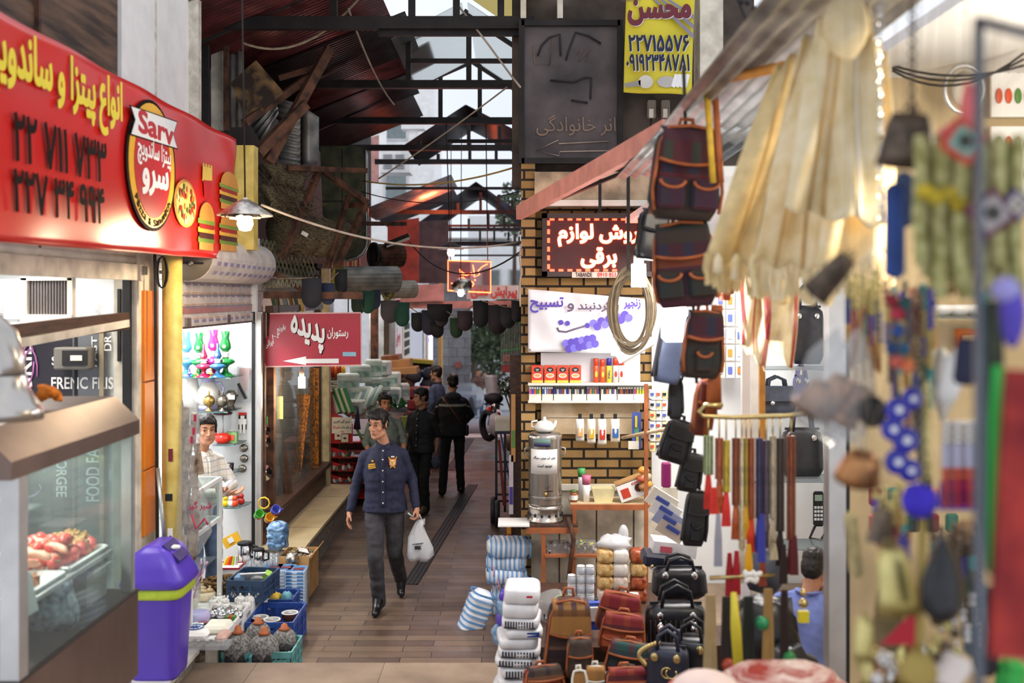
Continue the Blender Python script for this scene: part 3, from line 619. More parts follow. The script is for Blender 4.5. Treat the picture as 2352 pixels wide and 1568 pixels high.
B('tomato').lathe([(.001,-.03),(.022,-.027),(.036,-.005),(.034,.016),(.02,.028),(.006,.024)],n=12).make('flesh',t0);B(solid('#5b7a34')).lathe([(.012,.024),(.003,.029),(.002,.036)],n=5).make('stem',t0)
k=0
for x in range(5):
 for y in range(8):
  for zz in range(2):
   if zz and(x in(0,4)or y in(0,7)):continue
   loc=(-2.36+x*.062+random.uniform(-.01,.01)+zz*.02,4.62+y*.052+random.uniform(-.01,.01),1.517+zz*.05+.01*(x%2));rr=(random.uniform(-.9,.9),random.uniform(-.9,.9),random.random()*6)
   if y>4 and x<4:continue
   if k==0:t0.location=loc;t0.rotation_euler=rr
   else:dup(t0,loc,rot=rr)
   k+=1
s0=None
for i in range(16):
 a=random.uniform(-.4,.9);loc=(-2.36+.045*(i%6)+.02*(i//6),4.42+.05*(i//2)*.9,1.51+.035*(i%3))
 if s0 is None:s0=solo('sausage',B('sausage').tube([(-.06+.12*t/6,.02*sin(pi*t/6),0)for t in range(7)],[.006,.017,.019,.019,.019,.017,.006],n=10),'pale sausage lying on the heap behind the stall glass','sausage',loc,a,'sausages on the stall tray')
 else:o=s0.copy();C.objects.link(o);o.location=loc;o.rotation_euler=(0,.2,a)
def heap(name,c,r3,m,lab,n=60,s_=.02):
 q=B(m);q.ell((c[0],c[1],c[2]),r3,nz=.25,nsc=4)
 for i in range(n):
  a,t=random.random()*6.28,sqrt(random.random());q.box((c[0]+r3[0]*t*cos(a),c[1]+r3[1]*t*sin(a),c[2]+r3[2]*sqrt(1-t*t*.95)),(s_*random.uniform(.8,2.2),s_*.7,s_*.5),None,(random.random()*3,random.random()*3,random.random()*3))
 return solo(name,q,lab,'food',kind='stuff')
heap('shredded_meat',(-2.2,4.3,1.485),(.15,.18,.07),'meat','heap of shredded browned meat at the near end of the stall');M('fried','#b98a4a',.7,var=.4,sc=40,bump=.8,col2='#d9b27a');heap('fried_chicken',(-2.2,4.99,1.485),(.12,.09,.09),'fried','heap of golden fried chicken at the far end of the stall')
for x,y,m,lab,cc in((-2.5,4.25,'lettuce','glass bowl of shredded lettuce at the back of the stall','lettuce'),(-2.55,4.8,'c55603c','glass bowl of dark green salad beyond the lettuce bowl','salad')):
 solid('#55603c');q=thing('salad_bowl',lab,'bowl',(x,y,1.705));B('film').lathe([(.05,0),(.1,.03),(.13,.09),(.126,.09),(.096,.034),(.046,.008)],n=24,cap=False).make('bowl',q);B(m).ell((0,0,.06),(.115,.115,.045),nz=.3,nsc=5).make('salad',q)
b=B('white');fq=Frame((sx-.06,4.06,1.3),(0,1,0));b.box((sx-.05,4.02,1.55),(.006,.13,.16),rot=(.0,-.2,0));rr=solo('price_card',b,'white price card leaning inside the near glass of the stall','card')
r=thing('foil_container','grey plastic tub with printed sides under the far stall tray','container',(-2.15,4.84,1.27));b=B(solid('#a39c92'));b.box((-2.15,4.84,1.35),(.3,.22,.15),bev=.01);mw(b,'tub',r);b=B('offwhite')
for i in range(6):b.box((-2.2,4.728,1.31+.016*i),(.15-.03*(i%3),.002,.006),solid('#5d5650'))
b.box((-2.05,4.84,1.43),(.16,.2,.03),'film');mw(b,'printing',r)
M('blue_camo','#4d6480',.8,var=.5,sc=30,col2='#c9d0d4');b=B('blue_camo');b.loft([[(-2.06+.09*x*k,4.5+.05*y*k,1.265+z)for x,y in((-1,-1),(0,-1.2),(1,-1),(1.1,0),(1,1),(0,1.1),(-1,1),(-1.1,0))]for z,k in((0,1.0),(.06,1.1),(.14,.85),(.2,.75),(.205,.3))]);solo('cloth_bag',b,'blue and white patterned bag on the stall floor','bag')
lamp('AREA','stall_fill',(-2.35,4.5,2.03),16,NEUT,.2,(0,0,0),1.0)  # added lamp that brightens the dark stall interior, no fitting modelled
# exhaust elbow standing on the hood and the orange rag beside it
r=thing('exhaust_duct','shiny steel exhaust elbow with a flared skirt on the stall hood','duct',(-2.0,3.65,2.24))
b=B('steel');c=P(18,925,3.62);b.tube([c+Vector(p)for p in((0,0,.05),(0,0,.16),(-.02,0,.23),(-.08,0,.29),(-.17,0,.32),(-.5,0,.33))],.058,n=20);mw(b,'elbow',r)
b=B('steel');b.lathe([(.066,.10),(.068,.06),(.1,.0),(.118,-.02),(.12,-.06),(.115,-.06),(.06,.05)],c,n=24,cap=False);mw(b,'skirt',r)
M('orange_cloth','#e07a1e',.9,var=.25,sc=20);b=B('orange_cloth');cc=P(103,905,4.55)
for i in range(5):b.ell(cc+Vector((random.uniform(-.04,.04),random.uniform(-.05,.05),random.uniform(-.01,.02))),(.04,.03,.022),rot=(random.random(),random.random(),random.random()*3),nz=.5,nsc=4)
solo('rag',remesh(b,.005,3),'crumpled orange rag on top of the stall hood','cloth')
# ---------------------------------------------------------------- bin, pipe, cables
bx,by=-2.32,6.6;r=thing('swing_bin','purple swing-top litter bin beside the food stall','bin',(bx,by,.27))
def sq(w,d,z,rr=.05,dx=0):return[(dx+w*cos_,d*sin_,z)for cos_,sin_ in[(math.copysign(abs(cos(a))**.35,cos(a)),math.copysign(abs(sin(a))**.35,sin(a)))for a in[2*pi*(k+.5)/28 for k in range(28)]]]
B('purple').loft([sq(.145,.145,0),sq(.15,.15,.02),sq(.178,.178,.56),sq(.18,.18,.6)]).make('body',r)
B('lime').loft([sq(.186,.186,.53),sq(.196,.196,.55),sq(.19,.19,.6),sq(.185,.185,.605)]).make('liner_bag',r)
l_=B('purple').loft([sq(.205,.205,.6),sq(.215,.215,.62),sq(.205,.205,.66),sq(.17,.19,.72),sq(.12,.17,.82),sq(.05,.13,.865)]).make('lid',r)
B(solid('#8f8f97',.4)).box((-.06,-.02,.80),(.16,.2,.03),rot=(0,-.75,0)).make('swing_flap',l_);B(solid('#2b1f70')).box((.1,-.02,.80),(.15,.2,.05),rot=(0,.75,0)).make('opening',l_)
B('white').ell((.12,-.05,.84),(.03,.03,.015),nz=.3).make('paper_scrap',l_)
r=thing('drain_pipe','thick yellow painted pipe between the orange pillar and the gift shop','pipe',(-2.44,7.19,.0))
b=B('yellow_paint');b.tube([(0,0,0),(0,0,1.3),(0,0,3.25)],.07,n=20);b.make('pipe',r);B(solid('#7a1f2c')).box((.012,-.068,1.62),(.03,.01,.09)).make('red_sticker',r);B('white').box((.01,-.07,1.0),(.035,.01,.2)).box((.014,-.076,1.03),(.014,.004,.04),'purple').make('paper_label',r);B('black').box((.0,-.07,1.32),(.05,.006,.05)).make('stencil',r)
b=B('yellow_paint');b.tube([P(355,560,7.05),P(357,660,7.05),P(362,1350,7.05)],.012,'wire_black');b.tube([P(400,690,7.3),P(402,1340,7.3)],.02);solo('cable_conduit',b,'thin dark conduit running beside the thick yellow pipe','pipe')
b=B('wire_black')
for i in range(5):b.tube([P(372+(10+i)*sin(t*.55+i),625+36*cos(t*.55+i),6.95-.01*i)for t in range(12)],.006,closed=True)
solo('cable_coil',b,'small coil of brown cable hung left of the yellow pipe','cable')
solo('metal_pole',B('galv').tube([P(362,1075,7.0),P(378,1235,6.8)],.014),'thin grey pole leaning beside the orange pillar','pole')
# blue yellow upper post above the shutter roll
b=B('yellow_paint');b.box((-2.31,8.7,3.6),(.17,.15,.9));struct('trim_6',b)
# ---------------------------------------------------------------- gift shop shutter
M('label_print','#cfc6c0',.6,var=.15,sc=9);r=thing('shutter_roll','rolled shop shutter with printed slats above the gift shop','shutter',(-2.45,7.6,2.86))
b=B('label_print');b.lathe([(.19,0),(.19,2.02)],(-2.45,7.58,3.05),n=18,rot=(-pi/2,0,0),smooth=False);mw(b,'roll',r)
b=B(solid('#6a6258'));b.lathe([(.185,-.012),(.185,0)],(-2.45,7.58,3.05),n=24,rot=(-pi/2,0,0));b.box((-2.45,7.56,3.0),(.24,.012,.014),'black');b.ell((-2.42,7.555,3.0),.02,'galv');mw(b,'end_plate',r)
def prints(b,x,ya,yb,za,zb,rows,cols,m=solid('#8f86a8'),m2=solid('#d9a070')):
 for i in range(rows):
  for j in range(cols):
   y=ya+(yb-ya)*(j+.5)/cols;z=za+(zb-za)*(i+.5)/rows;w=(yb-ya)/cols
   b.box((x,y,z),(.003,w*.55,.022),m);b.box((x,y-w*.1,z+.022),(.003,w*.7,.006),m2)
b=B('label_print');b.box((-2.5,8.58,2.76),(.012,2.02,.36));z=2.58
for k in range(5):b.box((-2.492,8.58,2.58+k*.09),(.014,2.02,.008),solid('#8d837c'))
b.box((-2.49,8.58,2.64),(.006,2.0,.05),solid('#b07a78'));prints(b,-2.488,7.6,9.58,2.62,2.98,4,11);cu=mw(b,'curtain',r)
b=B('label_print');b.box((-2.49,8.56,2.555),(.03,2.06,.075));b.box((-2.475,8.56,2.51),(.03,2.06,.014),solid('#4b3b36'));b.box((-2.47,7.62,2.55),(.03,.1,.07),'galv');b.box((-2.472,8.75,2.555),(.006,.07,.07),solid('#5b4a52'));prints(b,-2.473,7.75,9.5,2.54,2.57,1,9);mw(b,'bottom_rail',r)
q=B(solid('#8f86a8'))
for k in range(2):
 for j in range(11):
  a=-.25-k*.42;b=cu;q.box((-2.45+.192*cos(a),7.75+j*.175,3.05+.192*sin(a)),(.004,.09,.03),None,(0,-a,0))
mw(q,'printing',r)
# ---------------------------------------------------------------- gift shop
def gshelf(px0,px1,py,Y,dep,lab):
 b=B('grey_pane');x0=P(px0,0,Y).x;x1=P(px1,0,Y).x;z=P(0,py,Y).z
 b.poly([(x0,0),(x1-.06,0),(x1,dep*.6),(x1,dep),(x0,dep)],(0,Y,z),(1,0,0),(0,1,0),.008);b.box(((x0+x1)/2,Y+.002,z+.004),(x1-x0-.06,.004,.008),solid('#6f9c98'))
 for x in(x0+.15,x1-.12):b.box((x,Y+dep-.02,z-.02),(.02,.04,.03),'alu')
 return solo('glass_shelf',b,lab,'shelf'),z+.008
solid('#1f9ccf',.12);
def lampcol(n,h):return M(n,h,.12,var=.2,sc=18,trans=.25,spec=.8)
for n,h in(('v_blue','#58aede'),('v_teal','#2f86b4'),('v_green','#10903c'),('v_pink','#e0309a'),('v_rose','#c22a58'),('v_purple','#5a3fb0'),('v_gold','#c9a23c'),('v_steel','#3a7ab5')):lampcol(n,h)
M('ceramic','#efece6',.2,var=.06,sc=10,spec=.7);M('brass','#b89a58',.25,.85,var=.2,sc=12);M('pewter','#8d8578',.28,.85,var=.2,sc=12);M('lilac','#b9b4e0',.3,var=.05)
_,zt=gshelf(400,534,869,9.2,.38,'top glass shelf with coloured oil lamps in the gift shop')
def oil_lamp(px,top,m,Y,lab,small=False,zb=None,mc=None):
 h=P(0,top,Y).z-zb;x=P(px,0,Y).x;r=thing('oil_lamp',lab,'lamp',(x,Y,zb));k=h
 w=h*(.20 if not small else .24)
 B(m).lathe([(w*1.0,0),(w*.95,h*.02),(w*.35,h*.1),(w*.24,h*.18),(w*.4,h*.24),(w*1.0,h*.30),(w*1.05,h*.33),(w*.8,h*.38),(w*.35,h*.41)],n=18).make('base',r)
 B('ceramic').lathe([(w*.3,h*.41),(w*.45,h*.44),(w*.3,h*.47),(w*.5,h*.51),(w*.35,h*.54)],n=14).make('collar',r)
 c=[(w*.3,h*.54),(w*.62,h*.62),(w*.6,h*.70),(w*.38,h*.84),(w*.5,h)]if not small else[(w*.3,h*.54),(w*.5,h*.62),(w*.32,h*.74),(w*.16,h*.84),(w*.14,h)]
 q=B(mc or m).lathe(c,n=16).make('chimney',r);B('ceramic').ell((0,-w*.55,h*.66),(w*.2,w*.1,h*.05)).make('painted_flower',q)
Y=9.36
for px,top,m,c in((428,762,'v_blue','light blue'),(458,764,'v_green','dark green'),(491,757,'v_pink','bright pink'),(518,760,'v_green','emerald green')):oil_lamp(px,top,m,Y,f'tall {c} oil lamp '+('at the right end of the top shelf' if px==518 else 'in the back row of the top shelf'),False,zt)
for px,top,m,c in((468,790,'v_rose','rose red'),(500,788,'v_steel','steel blue')):oil_lamp(px,top,m,9.26,f'short {c} oil lamp in the front row of the top shelf',True,zt)
for px,top,m,c in((435,842,'v_purple','purple'),(450,845,'v_gold','yellow'),(485,840,'v_gold','gold')):oil_lamp(px,top,m,9.23,f'tiny {c} ornament lamp at the front of the top shelf',True,zt)
_,z2=gshelf(418,530,948,9.2,.38,'second glass shelf with a white jug and brass globes')
r=thing('thermos_jug','white and lilac thermos jug on the second gift shop shelf','jug',(P(478,0,9.42).x,9.42,z2));B('ceramic').lathe([(.085,.03),(.1,.1),(.095,.18),(.06,.25),(.055,.27)],n=20).make('body',r);B('lilac').lathe([(.06,.26),(.066,.3),(.06,.31)],n=18).make('lid',r);B('lilac').lathe([(.09,0),(.09,.04)],n=18).make('base',r);B('lilac').tube([(.09,0,.1),(.14,0,.14),(.145,0,.2),(.12,0,.25),(.06,0,.25)],.011).make('handle',r)
r=thing('thermos_jug','plain white jug left of the lilac thermos','jug',(P(440,0,9.42).x,9.42,z2));B('ceramic').lathe([(.08,0),(.09,.1),(.06,.25),(.055,.28),(.07,.3)],n=20).make('body',r)
def globe(px,Y,m,lab,s=1):
 r=thing('incense_burner',lab,'ornament',(P(px,0,Y).x,Y,z2));B(m).lathe([(.04*s,0),(.035*s,.01),(.012*s,.03),(.012*s,.045)],n=14).make('foot',r);B(m).ell((0,0,.095*s),.055*s).make('globe',r);B(m).lathe([(.012*s,.148*s),(.006*s,.16*s),(.009*s,.17*s),(.001,.195*s)],n=8).make('finial',r)
globe(480,9.27,'brass','round brass incense burner on the second shelf');globe(511,9.27,'pewter','round pewter incense burner on the second shelf');globe(503,9.5,'brass','small brass samovar ornament behind the globes',.9)
r=thing('samovar','dark samovar with a white price tag on the second shelf','samovar',(P(530,0,9.42).x,9.42,z2));B('pewter').lathe([(.05,0),(.03,.04),(.06,.1),(.055,.15),(.03,.18)],n=14).make('body',r);B('black').tube([(-.07,0,.13),(.07,0,.13)],.008).make('handles',r);B('white').box((.02,-.07,.12),(.075,.004,.04)).make('price_tag',r)
b=B('black')
for i in range(6):b.tube([(P(520+i*5,0,9.3).x,9.25+.02*sin(t),z2+.012+.02*abs(sin(t+i)))for t in range(5)],.006)
solo('power_cord',b,'bundle of black cord lying on the second shelf','cord')
_,z3=gshelf(488,545,1024,9.25,.33,'third glass shelf with the red juicer, beside the shop boy')
r=thing('juicer','red teapot-shaped juicer with a clear jar on the third shelf','juicer',(P(512,0,9.38).x,9.38,z3))
M('red_gloss','#d8301f',.15,var=.06);B('red_gloss').lathe([(.05,0),(.075,.03),(.072,.07),(.04,.095)],n=18).make('base',r);B('red_gloss').tube([(-.06,0,.03),(-.1,0,.045),(-.1,0,.075),(-.05,0,.085)],.01).make('handle',r);B('film').lathe([(.04,.1),(.07,.13),(.075,.26),(.07,.27)],n=18,cap=False).make('jar',r);B(solid('#4a1f20')).lathe([(.085,.27),(.09,.285),(.05,.3)],n=18).make('lid',r);B('alu').tube([(0,0,.1),(0,0,.26)],.008).make('spindle',r)
solo('carton',B(solid('#7fae6a')).box((P(532,0,9.4).x,9.42,z3+.05),(.1,.06,.1)).box((P(532,0,9.4).x,9.386,z3+.05),(.06,.004,.05),solid('#d9563a')),'small green and red carton beside the red juicer','box')
_,z4=gshelf(488,540,1090,9.25,.3,'fourth glass shelf with smoked glass cups')
for i,px in enumerate((500,514,528)):solo('glass_cup',B(solid('#2a2326',.15)).lathe([(.02,0),(.035,.02),(.038,.085)],n=14),['left','middle','right'][i]+' one of three smoked glass cups on the fourth shelf','cup',(P(px,0,9.35).x,9.35,z4),0,'smoked cups')
_,z5=gshelf(508,560,1168,9.25,.3,'lowest glass shelf with small toy figures')
for px,dz,c,nm in((521,.0,'#e8c81e','yellow'),(543,.0,'#e2481e','orange'),(534,.0,'#f0ece4','white'),(522,.0,'#c9a24a','gold'),(551,.0,'#b82a24','red')):
 r=thing('toy_figure',f'small {nm} toy figure on the lowest glass shelf','toy',(P(px,0,9.35).x+(.03 if nm=='gold' else 0),9.30+(.1 if nm in('gold','red')else 0),z5));B(solid(c,.3)).ell((0,0,.032),(.032,.026,.034)).make('body',r);B(solid(c,.3)).ell((0,0,.08),.024).make('head',r)
for i,px in enumerate((531,549)):solo('glass_mug',B('film').lathe([(.03,.0),(.036,.1)],n=14,cap=False).ell((0,-.034,.06),(.02,.006,.016),solid('#a82a2a')),('left','right')[i]+' one of two clear mugs with a red print on the lowest shelf','mug',(P(px,0,9.48).x,9.48,z5),0,'clear mugs with red prints')
# things pinned to the white end wall
yy=9.58
r=thing('tool_pack','hanging blister pack with an orange backing card and black tool','pack',P(560,920,yy));mw(B(solid('#e06a4a')).add([P(x,y,yy-dy)for dy in(0,.01)for x,y in((550,845),(575,845),(568,895),(562,900),(548,880))],[[0,1,2,3,4],[9,8,7,6,5]]),'card',r);mw(B('black').bar(P(548,880,yy-.02),P(566,915,yy-.02),.06,.02),'tool',r);mw(B('film').box(P(560,882,yy-.03),(S(28,yy),.02,S(80,yy))),'blister',r)
r=thing('robot_toy','white robot toy on a red-topped card pinned to the wall','toy',P(557,996,yy));mw(B('black').box(P(557,968,yy),(S(18,yy),.006,S(36,yy))).box(P(557,950,yy),(S(18,yy),.008,S(6,yy)),solid('#c8281e')),'card',r);mw(B('white').box(P(557,958,yy-.02),(.035,.02,.03)).box(P(557,968,yy-.02),(.07,.025,.05)),'body',r)
for d in(-4,4):mw(B('white').box(P(557+d,984,yy-.02),(.02,.02,.09)),'leg',r)
for i,(px,py)in enumerate(((561,1028),(562,1052),(558,1075))):solo('door_chime',B('pewter').lathe([(.035,0),(.04,.02),(.02,.035)],P(px,py,yy-.01),n=14,rot=(pi/2,0,0)).ell(P(px+4,py,yy-.03),.015,'chrome'),['upper','middle','lower'][i]+' small metal fitting pinned to the white gift shop wall','fitting')
solo('sponge_pack',B(solid('#e8b02a')).box(P(532,1240,9.3),(.16,.02,.1),None,(0,-.5,0)).box(P(530,1240,9.28),(.05,.01,.05),'white',(0,-.5,0)),'yellow card pack at the foot of the white wall','pack')
b=B('grime_wall');b.box((-2.95,8.42,.98),(.02,.02,.3));solid('#b07a2a');
# low platform with the goods in front
struct('platform',B('grime_wall').box((-2.62,7.62,.14),(1.02,.94,.28)).box((-2.62,7.62,.285),(1.06,.96,.02),'white_paint').box((-2.28,8.65,.14),(.34,1.12,.28)).box((-2.28,8.65,.285),(.38,1.14,.02),'white_paint'))
# glass display case the boy leans on
cx0,cx1,cy0,cy1=-2.98,-2.35,7.30,8.05;r=thing('display_case','glass display case with white frame in front of the shop boy','case',((cx0+cx1)/2,7.7,.295))
b=B('white_paint')
for x in(cx0,cx1):
 for y in(cy0,cy1):mw(B('white_paint').box((x,y,.79),(.035,.035,.99)),'post',r)
for z in(.31,.97,1.285):mw(B('white_paint').bar((cx1,cy0,z),(cx1,cy1,z),.025,.03).bar((cx0,cy1,z),(cx1,cy1,z),.025,.03).bar((cx0,cy0,z),(cx1,cy0,z),.025,.03),'rail',r)
mw(B('pane').box(((cx0+cx1)/2,(cy0+cy1)/2,1.30),(cx1-cx0,cy1-cy0,.008)),'top_glass',r);mw(B('pane').box((cx1-.004,(cy0+cy1)/2,1.12),(.006,cy1-cy0-.04,.28)),'side_glass',r);mw(B('pane').box(((cx0+cx1)/2,(cy0+cy1)/2,.66),(cx1-cx0-.04,cy1-cy0-.04,.008)),'shelf',r)
r=thing('ceramic_jug','white jug standing inside the display case','jug',(-2.5,7.8,.985));B('ceramic').lathe([(.06,0),(.085,.06),(.08,.12),(.05,.17),(.06,.2)],n=18).make('body',r);B('ceramic').tube([(.07,0,.05),(.13,0,.07),(.13,0,.13),(.06,0,.15)],.012).make('handle',r)
# tall plastic-wrapped bundle hung by the pipe
b=B('film');b.lathe([(.06,-.62),(.14,-.5),(.17,-.2),(.15,0),(.1,.18),(.02,.26)],(-2.62,7.32,1.35),n=14,cap=False,sx=.9);M('brown_goods','#8a5a3a',.6,var=.5,sc=14,col2='#c9b49a')
r=thing('wrapped_bundle','tall plastic-wrapped bundle of brown goods hung beside the pipe','bundle',P(428,1210,7.15));yv=7.2
b=B('film');cpts=[(428,905,10),(432,930,22),(432,1000,26),(425,1080,24),(440,1160,40),(440,1220,42),(428,1270,28),(418,1290,8)]
b.loft([[P(px,py,yv)+Vector((S(w,yv)*cos(2*pi*k/16)*(1+.15*sin(k*5+py)),S(w,yv)*.7*sin(2*pi*k/16),0))for k in range(16)]for px,py,w in cpts],cap=False);mw(b,'plastic_wrap',r)
b=B('brown_goods')
for i in range(24):px,py=412+(i*17)%40,920+i*14;b.bar(P(px,py,yv),P(px+random.randint(-8,14),py+70,yv+.03),.04,.03)
mw(b,'goods',r)
b=B(solid('#b02048'));fb=Frame((0,yv-.14,0),(1,0,0));b.text('شیر گیز',fb.box(432,1172,486,1150),*fb.ouv(),th=.003,bold=.02);b.tube([P(440,1180,yv-.12),P(450,1215,yv-.12),P(470,1190,yv-.12),P(478,1205,yv-.12)],.008)
for px,py in((448,960),(445,990),(440,1010)):b.box(P(px,py,yv-.12),(.02,.004,.05))
mw(b,'printing',r)
# goods on the platform; zs = its top
zs=.297
def at(px,py,z):Y=(EYE-z)*F/(py-HZ);return Vector(((px-1176)/F*Y,Y,z))
M('ribbon_pink','#e07ac0',.4,var=.3,sc=20,col2='#f0c0de');M('weave','#b98a3c',.7,var=.5,sc=40,bump=.6,col2='#4a2f18')
c=at(470,1345,.4);r=thing('ribbon_bundle','bundle of pink ribbons inside the lower display case','ribbons',(-2.55,7.75,zs));b=B('ribbon_pink')
for i in range(34):a=random.random()*6.28;q=random.random()*.1;b.tube([(q*cos(a),q*sin(a),.05+.18*random.random()),(q*1.5*cos(a),q*1.5*sin(a),.3),(q*2*cos(a+.3),q*2*sin(a+.3),.33+random.random()*.06)],.008,n=4)
b.make('ribbons',r);B('film').lathe([(.1,0),(.14,.15),(.12,.3)],n=14,cap=False).make('wrap',r)
tp=None
for i,(px,py)in enumerate(((450,1345),(462,1328),(475,1335),(440,1365),(468,1352),(482,1350))):
 if tp is None:
  tp=thing('sugar_bowl','','bowl',(0,0,0),0,'lidded cream bowls inside the case');B(solid('#ead9b8',.25)).lathe([(.03,0),(.055,.03),(.05,.06),(.035,.075)],n=16).make('bowl',tp);B(solid('#d8b98a',.25)).lathe([(.04,.075),(.02,.095),(.008,.1),(.012,.112),(.002,.12)],n=12).make('lid',tp);o=tp
 else:o=dup(tp,(0,0,0))
 p=at(px,py+28,zs);o.location=p;o['label']='cream lidded sugar bowl standing low inside the display case'
c=at(517,1366,zs);r=thing('woven_basket','round woven wooden basket on the platform','basket',c);b=B('weave')
for k in range(5):
 rr=.11+.012*k
 b.tube([((rr+.012*(-1)**(i+k))*cos(2*pi*i/24),(rr*.8+.012*(-1)**(i+k))*sin(2*pi*i/24),.02+.026*k)for i in range(24)],.014,closed=True,n=6)
b.make('weave',r);b=B('weave')
for k in range(9):b.box((-.1+k*.025,-.01,.14),(.018,.05,.02),rot=(random.random(),0,random.random()))
b.make('handle',r)
tp=None;G='white ceramic teapots on the platform'
for i,(px,py)in enumerate(((505,1385),(530,1378),(552,1385),(500,1400),(520,1402),(545,1405),(565,1398),(492,1392),(572,1385),(515,1390))):
 p=at(px,py,zs)
 if tp is None:
  tp=o=thing('teapot','small white ceramic teapot standing on the gift shop platform','teapot',p,0,G);B('ceramic').lathe([(.022,0),(.042,.02),(.04,.045),(.02,.06)],n=16).make('body',o);B('ceramic').lathe([(.02,.06),(.006,.068),(.009,.078),(.001,.083)],n=10).make('lid',o);B('ceramic').tube([(.035,0,.025),(.06,0,.04),(.068,0,.06)],[.01,.007,.005]).make('spout',o);B('ceramic').tube([(-.035,0,.02),(-.062,0,.03),(-.058,0,.052),(-.03,0,.05)],.005).make('handle',o)
 else:o=dup(tp,p,random.random()*6)
G='small steel bowls on the platform';tp=None
for i,(px,py)in enumerate(((490,1418),(508,1420),(527,1416),(545,1422),(505,1410),(535,1408))):
 p=at(px,py,zs)
 if tp is None:tp=o=solo('steel_bowl',B('chrome').lathe([(.02,0),(.04,.02),(.045,.045),(.042,.045),(.036,.022),(.01,.006)],n=18),'small steel bowl in front of the white teapots','bowl',p,0,G)
 else:o=tp.copy();C.objects.link(o);o.location=p
c=at(455,1428,zs);solo('plate_stack',B('lilac').lathe([(.07,0),(.09,.03),(.085,.075),(.06,.08)],c,n=22),'round lilac plastic tub at the near end of the platform','tub')
c=at(448,1455,zs);r=thing('tea_cloth','white printed cloth with a blue star on the platform','cloth',c);B('white').box((0,0,.02),(.24,.26,.05),bev=.02).make('cloth',r);b=B('crate_blue');b.disc((0,0),(.06,.06),(0,0,.046),(1,0,0),(0,1,0),.002,'white');b.poly([((.05 if i%2==0 else .02)*cos(i*pi/8),(.05 if i%2==0 else .02)*sin(i*pi/8))for i in range(16)],(0,0,.049),(1,0,0),(0,1,0),.002);b.tube([(.06*cos(t*pi/12),.06*sin(t*pi/12),.05)for t in range(24)],.004,closed=True);b.make('star_print',r)
c=at(500,1448,zs);solo('folded_cloth',B('paper').box(c+Vector((0,0,.03)),(.18,.2,.06),bev=.02),'folded white cloth beside the blue star cloth','cloth')
solo('folded_cloth',B(solid('#d9b0a4')).box(at(512,1470,zs)+Vector((0,0,.03)),(.08,.16,.06),bev=.02),'folded pinkish cloth at the platform edge','cloth')
solo('gift_box',B(solid('#4f8a3c')).box(at(530,1432,zs)+Vector((0,0,.03)),(.07,.05,.06)).box(at(530,1432,zs)+Vector((0,-.002,.03)),(.02,.05,.062),solid('#c8281e')),'small green box with a red band at the platform edge','box')
solo('wrapping_sheet',B(solid('#b8323a')).box(at(488,1436,zs)+Vector((0,0,.012)),(.2,.06,.02),None,(0,0,.2)),'narrow red packet lying behind the folded white cloth','packet')
b=B('dark_wood')
for i in range(9):b.tube([at(425+i*7,1478+(i*5)%8,zs)+Vector((0,0,.01+.008*(i%3))),at(452+i*6,1474+(i*3)%9,zs)+Vector((0,0,.014))],.006,n=6)
solo('wooden_skewers',b,'tangle of dark wooden skewers at the near corner of the platform','skewers')
solo('glass_tray',B('film').box(at(470,1492,zs)+Vector((0,.05,.02)),(.32,.14,.03)),'clear plastic tray under the dark skewers','tray')
# knife tray, steel mugs, crates, packets
c=at(527,1325,zs);r=thing('plastic_tub','white tub with a red rim holding orange-handled knives','tub',c);B('white').box((0,0,.05),(.2,.18,.1),tap=1.1).make('tub',r);b=B(solid('#a8223a'));[b.bar(*e,.014,.014)for e in(((-.11,-.1,.1),(.11,-.1,.1)),((-.11,.1,.1),(.11,.1,.1)),((-.11,-.1,.1),(-.11,.1,.1)),((.11,-.1,.1),(.11,.1,.1)))];b.make('rim',r)
for i in range(5):
 q=thing('knife',f'{["yellow", "orange", "red", "lime", "white"][i]}-handled kitchen knife in the white tub','knife',c+Vector((-.07+.03*i,.0,.06)),0,None,None,(-.5,.4-.12*i,0));B(solid(['#e8c820','#ee7a1c','#d8342a','#b6d233','#efece4'][i],.35)).box((0,0,.06),(.025,.02,.13),bev=.008).make('handle',q);B('chrome').box((0,0,-.01),(.02,.003,.06)).make('blade',q)
def mug(px,py,Y,s,lab):
 r=thing('steel_mug',lab,'mug',P(px,py,Y));B('chrome').lathe([(.045*s,0),(.047*s,.11*s),(.043*s,.11*s),(.042*s,.01)],n=20).make('body',r);B('black').tube([(.045*s,0,.02*s),(.085*s,0,.03*s),(.085*s,0,.09*s),(.045*s,0,.1*s)],.009*s).make('handle',r);B('black').lathe([(.049*s,.108*s),(.049*s,.122*s),(.02*s,.13*s)],n=20).make('lid',r)
mug(562,1286,8.75,1.3,'taller steel travel mug with a black handle');mug(594,1292,8.6,1.0,'shorter steel mug beside the travel mug')
